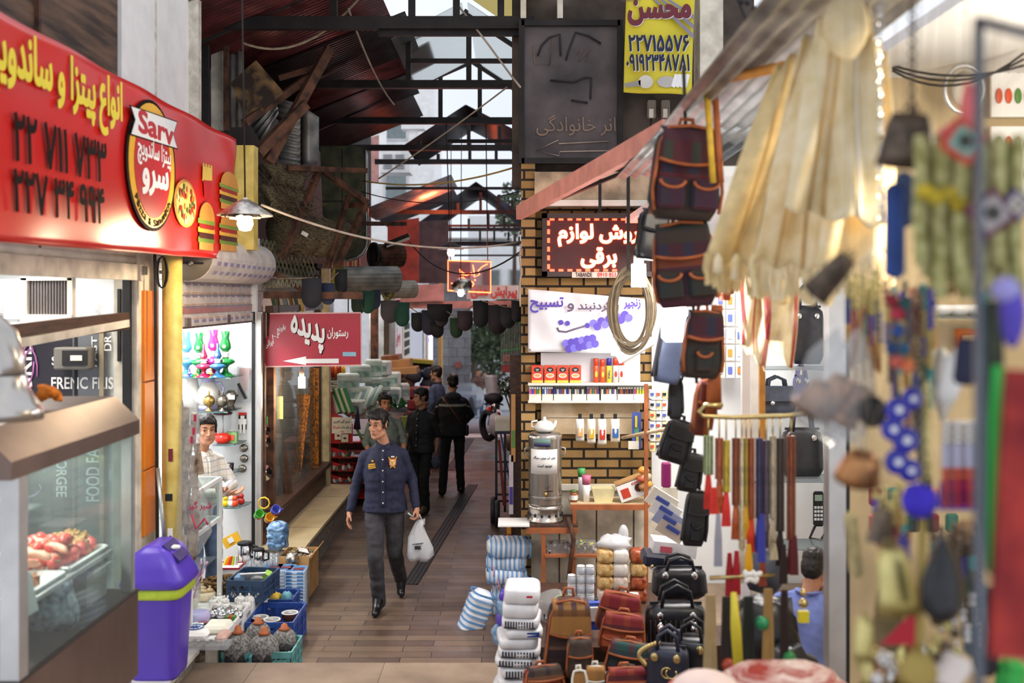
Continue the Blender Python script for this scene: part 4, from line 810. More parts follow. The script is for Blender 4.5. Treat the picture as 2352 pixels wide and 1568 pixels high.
def crate(c,d,m,lab,rz=0,name='plastic_crate'):
 w,l,h=d;r=thing(name,lab,'crate',c,rz);t=.012;b=B(m);b.box((0,0,t),(w,l,t*1.5))
 for sx_,sy_ in((-1,-1),(-1,1),(1,-1),(1,1)):b.box((sx_*(w/2-.012),sy_*(l/2-.012),h/2),(.03,.03,h))
 for(a,bb)in(((-w/2,-l/2),(w/2,-l/2)),((-w/2,l/2),(w/2,l/2)),((-w/2,-l/2),(-w/2,l/2)),((w/2,-l/2),(w/2,l/2))):
  A=Vector((*a,0));D=Vector((*bb,0));e=(D-A);L=e.length
  for z,hh in((.02,.03),(h-.02,.045),(h*.5,.012)):b.bar(A+Vector((0,0,z)),D+Vector((0,0,z)),.012,hh)
  n=3
  for i in range(1,n):p=A+e*(i/n);b.box((p.x,p.y,h/2),(.02,.02,h))
  k=max(4,int(L/.035))
  for i in range(k):b.bar(A+e*(i/k)+Vector((0,0,.03)),A+e*((i+1)/k)+Vector((0,0,h-.04)),.006,.006);b.bar(A+e*((i+1)/k)+Vector((0,0,.03)),A+e*(i/k)+Vector((0,0,h-.04)),.006,.006)
 b.make('basket',r);return r
crate(at(575,1374,zs)+Vector((0,.1,0)),(.3,.4,.17),'crate_dark','slate blue crate of packaged gifts on the platform',-.1)
cc=at(575,1374,zs)+Vector((0,.1,.12));r=thing('blister_pack','white card pack with a round dial standing in the slate crate','pack',cc,0,None,None,(.9,0,.2));B('white').box((0,0,.06),(.2,.012,.16)).make('card',r);B('white').lathe([(.05,0),(.055,.01),(.042,.02)],(.03,-.008,.06),rot=(pi/2,0,0),n=20).make('dial_rim',r);B(solid('#5a4a5a')).lathe([(.04,0),(.04,.012)],(.03,-.008,.06),rot=(pi/2,0,0),n=20).make('dial',r)
solo('gift_pack',B(solid('#7ea0c4')).box(cc+Vector((-.09,-.05,.03)),(.08,.14,.05)),'pale blue pack in the slate crate','pack');solo('gift_pack',B(solid('#8fc040')).box(cc+Vector((.11,.0,.04)),(.05,.12,.05),None,(0,.4,0)),'lime green pack in the slate crate','pack')
crate(Vector((P(632,0,8.55).x,8.6,0)),(.33,.3,.19),'crate_blue','bright blue crate of wrapped toys on the floor');cb_=Vector((P(632,0,8.55).x,8.6,.14))
for i,(dx,c,nm)in enumerate(((-.1,'#b8cc3a','lime'),(0,'#e2b83a','yellow'),(.1,'#6aa6b4','teal'))):solo('wrapped_toy',B(solid(c,.35)).ell(cb_+Vector((dx,-.06,.04)),(.05,.05,.05),nz=.4,nsc=3),f'{nm} plastic-wrapped toy in the bright blue crate','toy')
solo('shopping_bag',B('plastic_bag').ell(cb_+Vector((-.1,.06,.1)),(.07,.05,.1),nz=.3),'white plastic bag in the bright blue crate','bag')
# sachet stacks
M('sachet_blue','#3f7fc8',.35,var=.25,sc=14,col2='#74a8dc');M('sachet_white','#c9d8ea',.35,var=.1,sc=14);ts=None
def sachet_stack(px,n,Y,zb,lab,tx=0):
 r=thing('sachet_stack',lab,'packets',(P(px,0,Y).x,Y,zb))
 for i in range(n):
  b=B('sachet_white');a=random.uniform(-.12,.12);top=i==n-1;z=.03*i+.015
  b.loft([[(x*.085,y*.1,z+h*.016)for x,y in((-1,-1),(0,-1.04),(1,-1),(1.03,0),(1,1),(0,1.04),(-1,1),(-1.03,0))]for h in(-1,-.3,.3,1)]);b.box((0,-.101,z),(.15,.004,.020),'sachet_blue');b.box((0,0,z+.015),(.15,.19,.006),'sachet_blue')
  if top:b.box((.02,-.03,z+.02),(.09,.06,.004),solid('#7a2a3a'))
  b.make('sachet',r)
for i,(px,n,Y,l_)in enumerate(((627,11,8.95,'left'),(654,11,8.95,'middle'),(682,11,8.9,'right'))):sachet_stack(px,n,Y,.0,f'{l_} stack of blue and white sachets behind the bright blue crate')
# cardboard carton of jars
c=Vector((P(686,0,9.35).x,9.45,.0));c.z=.0;r=thing('cardboard_box','open cardboard box of small packets at the end of the stone bench','box',(c.x,9.35,0));b=B('cardboard');w,l,h=.28,.4,.36
for p,d in(((0,-l/2,h/2),(w,.008,h)),((0,l/2,h/2),(w,.008,h)),((-w/2,0,h/2),(.008,l,h)),((w/2,0,h/2),(.008,l,h)),((0,0,.01),(w,l,.01))):b.box(p,d)
b.box((w/2+.03,0,h+.02),(.09,l,.006),None,(0,-1.0,0));b.box((0,-l/2-.02,h-.03),(w,.006,.1),None,(-.3,0,0));b.make('carton',r)
b=B(solid('#7a3a2a'));
for i in range(70):b.box((random.uniform(-.12,.12),random.uniform(-.18,.18),h-.05+random.random()*.05),(.03,.02,.02),random.choice([solid('#7a3a2a'),solid('#c9b48a'),solid('#4f5a3a'),solid('#d8d0c0')]),(random.random()*3,random.random()*3,random.random()*3))
b.box((.04,.0,h+.02),(.1,.12,.004),'white',(.1,.3,.4));b.make('packets',r)
solo('jewellery_heap',B('foil').ell((P(665,0,9.0).x,9.12,.36),(.06,.07,.05),nz=.6,nsc=5),'crumpled foil-wrapped packet on top of the right sachet stack','packet')
# clear glasses by the post
G='drinking glasses beside the post';tp=None
for i in range(14):
 p=at(560+(i%7)*12,1300+(i//7)*9,zs);p.z=zs
 if tp is None:tp=solo('drinking_glass',B('film').lathe([(.026,0),(.034,.11),(.032,.11),(.024,.006)],n=14),'clear drinking glass among the glassware near the shop post','glass',p,0,G)
 else:o=tp.copy();C.objects.link(o);o.location=p
for i in range(5):solo('glass_jar',B('film').lathe([(.035,0),(.04,.02),(.036,.09)],n=14).lathe([(.03,.09),(.03,.105)],None or(0,0,0),'v_gold',n=12),f'{ORD[i]} gold-lidded glass jar along the row by the blue bag pack','jar',at(612+i*12,1290+(i%2)*8,.0)+Vector((0,0,.25)))
solo('glass_ledge',B('grime_wall').box((-2.25,9.3,.12),(.5,.5,.24)),'low block carrying the gold-lidded jars','block')
# hanging toy cups, blue bag pack
cp=P(606,1160,8.9);r=thing('cup_hook','yellow ring hook holding toy cups on the shop post','hook',cp);b=B(solid('#e2b82a'));b.tube([cp+Vector((.05*cos(t),0,.05*sin(t)+.02))*1 for t in[i*.7 for i in range(9)]],.008,closed=True);mw(b,'ring',r)
for px,py,c,nm in((593,1182,'#4fae3a','green'),(617,1190,'#e8a81e','yellow'),(631,1172,'#4a55b8','blue')):
 q=thing('toy_cup',f'{nm} plastic toy cup hanging from the yellow ring','cup',P(px,py,8.88),0,None,None,(1.1,0,.6));m=solid(c,.3);B(m).lathe([(.03,-.04),(.042,.045),(.036,.045),(.026,-.03)],n=18).make('cup',q);B(m).tube([(.04,0,.02),(.07,0,.015),(.068,0,-.02),(.035,0,-.025)],.008).make('handle',q);B(solid('#d8402a')).ell((0,-.038,0),(.018,.006,.014)).ell((.03,-.028,.01),(.01,.006,.01)).make('print',q)
M('blue_wrap','#3f78b4',.3,var=.35,sc=20,col2='#9cc0dc');r=thing('bag_pack','blue plastic pack of jar lids standing by the post','pack',P(636,1262,9.2));b=B('blue_wrap');b.ell((0,.05,.12),(.1,.1,.13),nz=.2,sq=.6);b.make('wrap',r)
for i in range(3):B('blue_wrap').tube([(-.08+.02*t,-.03,.05+.07*i+.01*sin(t))for t in range(9)],.022).make('row',r)
# front crates with grey fur dolls and enamel bowls
crate(Vector((P(622,0,7.75).x,7.95,0)),(.36,.5,.24),'crate_blue','blue crate of enamel bowls in front of the platform');cq=Vector((P(622,0,7.75).x,7.95,.2))
for i,(dx,dy,z)in enumerate(((-.12,-.06,.0),(-.01,-.12,.0),(.10,.02,.01))):r=thing('enamel_bowl',('left','middle','right')[i]+' white enamel bowl in the blue crate','bowl',cq+Vector((dx,dy,z)));B(solid('#6a3f2a',.3)).lathe([(.03,-.05),(.06,-.02),(.068,.025)],n=22,cap=False).make('bowl',r);B('ceramic').lathe([(.07,.025),(.06,.027),(.01,.012)],n=22).make('inside',r)
crate(Vector((P(585,0,7.2).x+.02,7.35,0)),(.5,.36,.2),M('crate_teal','#5f9a98',.5,var=.2,sc=8),'teal crate of grey furry dolls beside the step');cd_=Vector((P(585,0,7.2).x,7.33,.1))
M('fur_grey','#6b6866',.95,var=.45,sc=60,bump=.9,col2='#9a9692');M('fur_dark','#2a2727',.95,var=.4,sc=60,bump=.9)
for i,(dx,dy,dz,s_)in enumerate(((-.13,-.1,.05,1.15),(.06,-.1,.05,1.1),(-.02,.05,.1,.95),(.17,.06,.06,.9))):
 r=thing('fur_doll',['large grey fur doll at the left of the teal crate','grey fur doll at the front of the teal crate','grey fur doll at the back of the teal crate','small grey fur doll at the right of the teal crate'][i],'doll',cd_+Vector((dx,dy,dz)));B('fur_grey').ell((0,0,.05),(.1*s_,.085*s_,.105*s_),nz=.12,nsc=6).make('fur',r);B('fur_dark').ell((-.04*s_,-.07,-.01),(.03,.03,.06),nz=.2).ell((.04*s_,-.07,-.01),(.03,.03,.06),nz=.2).make('legs',r);B('leather_tan').lathe([(.045,.15*s_),(.03,.16*s_),(.02,.19*s_),(.002,.2*s_)],n=12).make('hat',r)
solo('dark_fur_roll',B('fur_dark').ell(at(470,1520,.1)+Vector((0,.1,.12)),(.09,.09,.13),nz=.25),'dark fur roll between the log and the dolls','fur')
M('bark','#3c332c',.85,var=.5,sc=6,stretch=(1.5,1.5,12),col2='#8a7a66',bump=.8);b=B('bark');b.box((-2.34,7.22,.14),(.3,.2,.28),bev=.03);solo('tree_stump',b,'dark grained wooden block at the corner of the platform','wood block')
solo('toy_card',B(solid('#4f8a94')).box((-1.86,7.2,.1),(.012,.2,.18)).box((-1.85,7.18,.08),(.004,.04,.06),solid('#e8c02a')).box((-1.85,7.24,.07),(.004,.04,.05),solid('#6fc04a')),'teal picture card at the end of the doll crate','card')
for i in range(3):struct
r=thing('white_crate','row of white crate fronts along the platform edge','crate',(-2.07,7.9,.0));b=B('white')
for i in range(6):b.box((0,-.6+i*.26,.25),(.02,.24,.17),bev=.008);b.box((.012,-.6+i*.26,.27),(.004,.1,.03),'alu')
b.make('front',r)
# ---------------------------------------------------------------- mirror and frame shop, stone bench
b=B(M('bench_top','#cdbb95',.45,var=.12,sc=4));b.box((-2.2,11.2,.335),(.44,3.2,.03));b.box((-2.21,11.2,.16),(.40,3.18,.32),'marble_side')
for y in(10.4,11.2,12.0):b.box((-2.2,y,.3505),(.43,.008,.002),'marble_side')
solo('stone_bench',b,'long pale stone bench along the mirror shop front','bench')
r=thing('shop_window','mirror shop window of old wood framing above the stone bench','window',(-2.4,11.2,.35))
mw(B('dark_wood').box((-2.4,11.25,.50),(.10,2.9,.26)).box((-2.36,11.25,.64),(.16,2.9,.05)),'sill',r)
for y,m in((9.98,'rust'),(12.4,'dark_wood')):mw(B(m).box((-2.4,y,1.55),(.07,.09,2.1)),'post',r)
mw(B('dark_wood').box((-2.4,11.2,2.62),(.08,2.6,.07)),'head_rail',r);mw(B('pane').box((-2.41,11.2,1.6),(.008,2.4,1.95)),'glass',r)
M('gilt','#8a4a1a',.4,.3,var=.6,sc=40,bump=.8,col2='#d98a2e')
def moulding(a,c,w,m,lab,name='frame_moulding'):
 b=B(m);b.bar(a,c,w,.03);b.bar(Vector(a)+Vector((0,-.02,0)),Vector(c)+Vector((0,-.02,0)),w*.5,.03);solo(name,b,lab,'moulding')
moulding(P(717,845,12.2),P(716,1125,12.2),.17,'gilt','broad carved gilt moulding standing by the cream column');moulding(P(705,905,11.6),P(676,1140,11.4),.09,'gilt','narrow carved gilt moulding leaning in the mirror shop window')
moulding(P(634,945,10.6),P(664,1150,10.6),.09,'dark_wood','dark wooden moulding leaning the other way across the shop window');moulding(P(628,843,10.3),P(628,1180,10.3),.04,M('frame_green','#1f3d2c',.5,var=.3,sc=10),'dark green moulding standing at the rusty post')
moulding(P(650,845,10.7),P(640,945,10.7),.035,'leather_tan','thin orange moulding slanting at the top of the shop window')
for i,px in enumerate((700,688)):moulding(P(px,850,12.0),P(px-3,1100,12.0),.05,('dark_wood','gilt')[i],('plain dark','thin gilt')[i]+' moulding standing beside the broad carved one')
def note(px0,py0,px1,py1,Y,lab,lines=(),m='paper',dy=-.004,tilt=0,name='paper_notice'):
 c=P((px0+px1)/2,(py0+py1)/2,Y);r=thing(name,lab,'notice',c);mw(B(m).box(c,(S(px1-px0,Y),.008,S(py1-py0,Y))),'sheet',r);f=Frame((0,Y-.006,0),(1,0,0))
 for t,bx,mm in lines:mw(B(mm).text(t,f.box(*bx),*f.ouv(),th=.002,bold=.02),'lettering',r)
 return r
note(637,910,650,962,10.4,'small yellow paper stuck inside the mirror shop window',(),solid('#e3d48a'))
r=thing('wall_mirror','tall mirror standing inside the mirror shop','mirror',(-3.0,11.6,.35));mw(B('chrome').box((-3.0,11.5,1.4),(.02,1.2,1.7),rot=(0,.0,.5)),'glass',r);mw(B('gilt').box((-3.03,11.52,1.4),(.02,1.32,1.85),rot=(0,0,.5)),'frame',r)
for i,(px,c,t)in enumerate(((624,'#3a5a44','green'),(634,'#6a5a2c','olive'),(644,'#c9c2b4','silver'),(652,'#7a8a84','pale'),(664,'#8a6a3a','bronze'),(676,'#3f4f44','dark'),(688,'#a9924a','gold'))):moulding(P(px,674,10.6+.1*i),P(px+10,716,10.6+.1*i),.05,solid(c,.4),f'short {t} moulding among the row behind the maroon sign top')
r=thing('string_rail','brown steel rail that carries the maroon sign','rail',P(720,678,9.8));mw(B('rust').bar(P(606,677,9.8),P(834,679,9.8),.05,S(16,10)),'rail',r)
# kitchenware by the post
for i,(py,s_)in enumerate(((1082,1.0),(1010,.8),(985,.7))):solo('steel_pot',B('chrome').lathe([(.02,0),(.075*s_,.02),(.08*s_,.08*s_),(.085*s_,.085*s_)],P(610,py,9.85),n=18,rot=(pi/2,0,0)),['lowest and largest','middle','topmost'][i]+' of the steel pans hung beside the gift shop post','pan')
solo('green_brush',B(solid('#2f6a34')).box(P(608,968,9.85),(.05,.04,.09)),'small green brush hung above the steel pans','brush')
solo('hanging_cloth',B(solid('#d8c4c8')).box(P(603,1125,9.84),(.05,.02,.2)).box(P(601,1112,9.83),(.05,.02,.06),solid('#c2407a')),'small white and pink cloth hung below the steel pans','cloth')
# ---------------------------------------------------------------- maroon restaurant sign
Y=9.75;f=Frame((0,Y,0),(1,0,0));r=thing('restaurant_sign','maroon restaurant sign with white Persian lettering and an arrow','sign',P(718,780,Y))
pp=f.pts((620,720),(829,718),(830,838),(604,842),(605,800),(601,783),(618,770));b=B('maroon');b.poly(pp[::-1],(0,Y+.02,0),(1,0,0),(0,0,1),.02);mw(b,'panel',r)
b=B(solid('#d8a9a4'));fp=[Vector((p[0],Y-.004,p[1]))for p in pp[:4]];b.bar(fp[0],fp[1],.008,.012);b.bar(fp[1],fp[2],.008,.012);b.bar(fp[2],fp[3],.008,.012);mw(b,'border',r)
def rs(t,bx,m='white',o=.002,bold=.02,rot=0):return mw(B(m).text(t,f.box(*bx),(0,Y-o,0),f.u,f.v,th=.004,bold=bold,rot=rot),'lettering',r)
rs('پدیده',(672,820,742,722),'sign_black',0,.05,-.25)if False else None
def twotone(t,bx,bold,rot=0):
 rs(t,(bx[0]+2,bx[1]+2,bx[2]+2,bx[3]+2),'sign_black',.001,bold,rot);rs(t,bx,'white',.005,bold,rot)
twotone('پدیده',(668,812,746,722),.036,-.18);rs('رستوران',(752,778,800,752));rs('بابرنج',(636,768,656,744),rot=.2);rs('۱۰۰٪',(625,776,641,768));rs('ایرانی',(609,800,629,776),rot=.2)
pa=f.pts((650,829),(703,818),(703,824),(778,823),(778,834),(703,834),(703,838));mw(B('white').poly(pa,(0,Y-.002,0),(1,0,0),(0,0,1),-.004),'arrow',r)
pb=f.box(787,818,818,808);mw(B(solid('#8ab8cc')).box(((pb[0]+pb[2])/2,Y-.004,(pb[1]+pb[3])/2),(pb[2]-pb[0],.006,pb[3]-pb[1]),bev=.003),'maker_plate',r)
for px in(640,800):mw(B('wire_black').tube([P(px,718,Y),P(px,682,Y+.04)],.006),'hanger',r)
# ---------------------------------------------------------------- red rack shop, tissue stacks
b=B(M('column_cream','#c9bd95',.6,var=.25,sc=8));b.box((P(747,0,12.7).x,12.7,1.7),(.12,.12,2.8));b.box((P(738,0,12.7).x,12.66,1.7),(.02,.05,2.8),'rust');struct('trim_7',b)
M('rack_red','#b8201f',.4,var=.12,sc=6);r=thing('snack_rack','red stepped snack rack beside the cream column','rack',(P(785,0,13.2).x,13.2,0));Yr=13.1;fr_=Frame((0,Yr,0),(1,0,0))
for i,(ya,yb)in enumerate(((950,1018),(1025,1052),(1058,1082),(1088,1112),(1118,1146),(1150,1182))):
 b=B('rack_red');pts=fr_.pts((755,ya),(783,ya+(8 if i else 4)),(810,yb-8 if i else ya+24),(810,yb),(755,yb));b.poly(pts[::-1],(0,Yr+.02,0),(1,0,0),(0,0,1),.02);x0=pts[0][0];b.box((x0+.3,Yr+.3,pts[3][1]+.01),(.6,.55,.015));mw(b,'tier',r)
mw(B('rack_red').box((P(757,0,Yr).x,Yr+.3,.75),(.02,.6,1.5)),'side_panel',r)
cols=['#6a6f7c','#b8b4b0','#8a2f2a','#4a5a8a','#c9c4a8','#5a7a4a','#2f2f3a','#d8d8dc']
for i,y in enumerate((1052,1082,1112,1146)):
 for j in range(8):
  p=P(760+j*7,y-12+(j%3)*2,Yr+.05);solo('snack_packet',B(solid(cols[(i*3+j)%8],.3)).box(p,(.035,.16,.055),None,(0,random.uniform(-.6,.6),.2),bev=.008),f'{ORD[j]} snack packet from the column on the {ORD[i + 1]} tier of the red rack','packet',group=f'snack packets on the {ORD[i + 1]} tier of the red rack')
n_=note(762,958,808,995,13.02,'white card with black and red lettering on the red rack',[('جرم گیر کتری',(766,973,804,964),'black'),('و چای ساز',(784,985,806,977),'black'),('ملیکا',(765,985,782,977),'sign_red'),('ساده',(780,992,790,988),'sign_red')]);
for i,(x,y)in enumerate(((777,1000),(792,1006))):k=note(x-8,y-9,x+8,y+9,13.0,['left','right'][i]+' small paper with a cup picture below the white card');mw(B(solid('#6a2a1a')).disc((0,0),(.02,.014),P(x,y,12.99),(1,0,0),(0,0,1),.003),'cup_picture',k)
for i in range(6):
 px=756+i*6.5;b=B(solid('#1f7a3c' if i%2 else '#e0dcc4',.4));a,c=P(px+2,893,13.35),P(px+22,948,13.2);b.bar(a,c,.05,.05);solo('foil_roll_box',b,f'{ORD[i]} slanting {"green" if i % 2 else "white and green"} carton above the red rack','carton',group='slanting cartons above the red rack')
b=B('dark_wood');b.box((P(775,0,14.3).x,14.3,P(0,868,14.3).z),(.3,.3,.02));b.box((P(775,0,14.3).x,14.3,P(0,900,14.3).z),(.3,.3,.02));solo('wall_shelf',b,'dark shelf with red cans behind the red rack','shelf')
for i in range(4):solo('red_can',B(solid(('#b8301f','#d9701f','#a82020','#d8a020')[i],.3)).lathe([(.035,0),(.035,.16)],P(764+i*8,866,14.28),n=12),f'{("dark red", "orange", "crimson", "yellow")[i]} can on the dark shelf behind the red rack','can')
for i in range(3):solo('egg_tray',B(solid('#cfc4a8',.9)).box(P(776,897-i*11,14.25),(.2,.2,.05),bev=.015),['lowest','middle','top'][i]+' tray of the egg stack behind the red rack','tray',group='egg trays')
# tissue packets: stacked blocks with printed film
M('tissue','#c9d8cf',.4,var=.15,sc=9);M('tissue_print','#8fb0a4',.4,var=.4,sc=14)
TS=[(800,880,50,45,14.0),(828,858,46,40,14.3),(858,845,38,40,14.6),(858,885,38,38,14.5),(825,905,60,34,14.0),(880,880,30,34,15.2),(905,872,26,36,15.8),(880,845,32,34,15.2),(838,940,60,40,13.9),(905,910,30,40,15.4),(815,935,40,34,13.7),(930,900,20,40,16)]
for i,(px,py,w,h,Y)in enumerate(TS):
 r=thing('tissue_pack',f'pale printed tissue pack, {ORD[i]} of the heap behind the grey-shirted man','pack',P(px,py+h/2,Y),random.uniform(-.3,.3),'tissue packs in the heap')
 B('tissue').box((0,0,S(h,Y)/2),(S(w,Y),.22,S(h,Y)),bev=.02).make('pack',r);B('tissue_print').box((0,-.108,S(h,Y)/2),(S(w,Y)*.9,.01,S(h,Y)*.35)).make('print',r)
for i in range(7):solo('paper_roll',B(solid(('#a9c4b4','#d8e0d8','#7a9aa0')[i%3],.4)).tube([P(800+i*9,955-i*4,13.7),P(822+i*9,905-i*3,13.9)],.035),f'{ORD[i]} wrapped roll of the slanting bundle by the tissue heap','roll',group='slanting wrapped rolls by the tissue heap')
solo('tissue_table',B('dark_wood').box((-2.1,15.15,.42),(.7,2.6,.84)),'dark counter under the tissue heap','counter')
solo('brush_bundle',B('navy').tube([P(822,935,13.3),P(820,985,13.3)],[.01,.05]).tube([P(820,985,13.3),P(832,1010,13.3)],.02,solid('#5fa04a')),'dark blue brush hanging by the red rack','brush')
# brown cartons, red crates and bags further on
for i,(px,py,w,h,Y)in enumerate(((915,836,60,20,17.5),(925,850,70,14,17.2),(900,822,40,14,17.8),(905,858,50,16,17.4))):solo('flat_carton',B('cardboard' if i!=2 else 'wood').box(P(px,py,Y),(S(w,Y),.5,S(h,Y)),rot=(0,random.uniform(-.1,.1),0)),['top','lowest','small dark','middle'][i]+' flattened carton on the stall behind the tissue heap','carton')
for i in range(4):solo('red_crate',B(solid('#7a2426',.5)).box(P(962,900+i*26,17.0),(.36,.4,.17),bev=.02).box(P(962,900+i*26,16.78),(.2,.01,.05),solid(('#3a3a7a','#7a2426','#3a3a7a','#5a1a1c')[i])),['top','second','third','lowest'][i]+' red crate of the stack beside the laughing man','crate',group='stacked red crates')
solo('counter_block',B('dark_brown').box((-2.0,17.5,.35),(.9,2,.7)),'dark counter under the cartons and crates','counter')
r=thing('cool_box','dark case with a yellow edge on top of the cartons','case',P(968,830,19));mw(B('black').box(P(968,838,19),(S(50,19),.4,S(20,19)),rot=(0,.1,0)),'body',r);mw(B(solid('#b8b03a')).box(P(968,829,18.8),(S(56,19),.3,S(8,19)),rot=(0,.08,0)),'lid',r)
for i,(px,py,s_,c)in enumerate(((950,862,.16,'#5a5f66'),(985,858,.14,'#2f3a4a'),(1000,872,.13,'#8a8478'),(985,885,.16,'#33343c'),(935,880,.15,'#7a6a50'))):solo('stuffed_bag',B(solid(c,.7)).ell(P(px,py,18.4),(s_,s_,s_*.9),nz=.3),f'{("grey", "blue-black", "pale brown", "black", "tan")[i]} stuffed bag in the heap behind the laughing man','bag')
solo('gift_bag',B(solid('#8a8f3a',.5)).box(P(935,978,13.4),(.18,.1,.26),tap=.8),'olive paper bag beside the laughing man','bag')
r=thing('potted_plant','small green leafy plant beside the tissue heap','plant',P(912,940,15.0));b=B(solid('#2f6a3a'))
for i in range(14):a=i*.9;b.add([Vector(q)for q in((0,0,0),(.1*cos(a),.1*sin(a),.06+.01*i),(.18*cos(a),.18*sin(a),.02+.012*i),(.09*cos(a+.4),.09*sin(a+.4),.03))],[[0,1,2,3]])
b.make('leaves',r)
# ---------------------------------------------------------------- white shop front far down on the left
M('door_white','#dfe3ee',.4,var=.05,sc=3);M('lit_purple','#7a6ae0',.4,var=0,emit=1.6,ecol='#7a68ff');M('lit_white','#e8ecff',.4,var=0,emit=1.1,ecol='#dfe4ff')
r=thing('shop_facade','white shop front with louvred doors beyond the tissue heap','shop front',(-2.42,25,0));mw(B('door_white').box((-2.44,23.5,1.6),(.06,7,3.0)),'wall',r)
for px,Yq,m,nm in((936,23.5,solid('#e0d8bc',.4),'door'),(988,28.5,solid('#d9d4c0',.4),'door')):
 Yq=2.36*F/(1176-px);d=mw(B(m).box((-2.40,Yq,1.15),(.04,1.5,2.3)),'door',r);b=B('lit_purple' if px>950 else 'grey_pane')
 for k in range(5):b.box((-2.37,Yq,1.5+k*.19),(.02,1.0,.13))
 mw(b,'louvre',d)
mw(B('lit_white').box((-2.37,29.2,1.0),(.02,1.2,1.8)),'lit_panel',r)
c=P(913,790,20.6);f2=Frame((-2.36,0,0),(0,1,0));r=thing('shop_poster','white poster with a red word on the white shop front','poster',(-2.37,20.4,2.0));a=f2.at(904,780);mw(B('white').box((-2.375,20.9,1.85),(.02,1.3,.9)),'sheet',r);mw(B('sign_red').text('رسول',(20.4,1.7,21.2,2.1),(-2.363,0,0),(0,1,0),(0,0,1),bold=.03),'lettering',r)
r=thing('fascia_sign','red and white fascia board above the white shop front','sign',(-2.3,22,2.5));mw(B(solid('#c83a34')).box((-2.3,22.2,2.62),(.1,4,.12)),'red_band',r);mw(B('white').box((-2.3,22.2,2.5),(.1,4,.12)),'white_band',r)
struct('trim_8',B('rust').box((-2.32,16.9,1.7),(.12,.1,2.7)).box((-2.3,18.5,1.7),(.1,.3,2.7),solid('#6a5a44')).box((-2.32,19.6,1.7),(.08,.08,2.7),'alu'));struct('trim_9',B(solid('#c9923a')).box((-2.3,32.3,1.2),(.1,.5,4)))
# ---------------------------------------------------------------- the tangle above the left shops
def plate(pp,Y,m,lab,name,cat,th=.02,dy=(0,0,0,0)):
 vs=[P(*p,Y+d)for p,d in zip(pp,dy)];n=(vs[1]-vs[0]).cross(vs[2]-vs[0]).normalized()*th;k=len(vs)
 return solo(name,B(m).add(vs+[v+n for v in vs],[list(range(k))[::-1],list(range(k,2*k))]+[[i,(i+1)%k,(i+1)%k+k,i+k]for i in range(k)]),lab,cat)
plate([(528,190),(588,138),(652,212),(570,280)],9.4,'rust_plate','square rusty steel plate tilted under the red roof sheets','rusty_plate','plate')
def strut(x0,y0,Y0,x1,y1,Y1,w,lab,m='rust',name='steel_strut'):solo(name,B(m).bar(P(x0,y0,Y0),P(x1,y1,Y1),w,w),lab,'strut')
strut(592,352,9.2,700,240,9.6,.09,'rusty diagonal strut running up from the yellow pillar');strut(616,372,9.4,756,112,9.8,.09,'longer dark strut crossing behind the rusty diagonal');strut(562,282,9.3,722,168,9.9,.07,'brown strut along the lower edge of the tilted plate');strut(640,180,9.9,725,155,10,.05,'short strut from the tilted plate to the long dark strut')
strut(735,386,10.4,650,592,9.9,.06,'left arm of the rusty triangular bracket','rust');strut(735,386,10.4,842,466,10.8,.06,'top arm of the rusty triangular bracket');strut(842,466,10.8,772,612,10.5,.06,'right arm of the rusty triangular bracket');strut(660,386,10,842,392,10.6,.05,'level rusty bar above the wicker rolls');strut(700,512,10.4,930,514,12.5,.05,'level dark bar crossing the alley below the duct');strut(800,450,10.8,752,615,10.6,.05,'thin brace inside the rusty triangular bracket')
strut(605,610,10,700,670,10.1,.05,'short dark brace beside the lattice grille');strut(790,472,11,842,470,10.8,.05,'short level bar at the bracket tip')
for px,w,m,Y,lab in((472,16,'dark_steel',9.2,'dark upright post beside the white wall panel'),(500,26,'grime_wall',9.6,'pale upright board behind the dark post'),(520,10,'rust',9.5,'thin rusty upright by the pale board')):
 a,c=P(px,85,Y),P(px,300,Y);solo('upright_post',B(m).box((a+c)/2,(S(w,Y),.06,abs(a.z-c.z))),lab,'post')
def csheet(pp,Y,lab,m='grey_sheet',along=0,dy=0):
 a,b_,c,d=[P(*p,Y+(dy if i in(1,2)else 0))for i,p in enumerate(pp)]
 q=B(m);n=(b_-a).cross(d-a).normalized();L=(b_-a).length if along==0 else(d-a).length
 fn=lambda u,v:a.lerp(b_,u).lerp(d.lerp(c,u),v)+n*(.012*sin(2*pi*(u if along==0 else v)*L/.07))
 k=max(6,int(L/.07*6));q.grid(fn,k if along==0 else 2,2 if along==0 else k,th=.003);solo('corrugated_sheet',q,lab,'sheet')
csheet([(520,100),(556,100),(556,292),(520,292)],9.8,'upright corrugated sheet behind the hanging wire');csheet([(575,285),(635,228),(640,260),(600,330)],10.2,'shiny slanted corrugated sheet between the struts','galv',1);csheet([(640,225),(690,240),(690,380),(640,370)],10.6,'grey corrugated sheet left of the curved panel','grey_sheet',1)
b=B('grey_sheet');b.grid(lambda u,v:P(690+42*u,245+135*v+12*u*(1-v)*2,10.9)+Vector((0,-.12*sin(pi*u),0)),10,10,th=.004);solo('curved_panel',b,'bent grey sheet metal panel beside the big duct','panel')
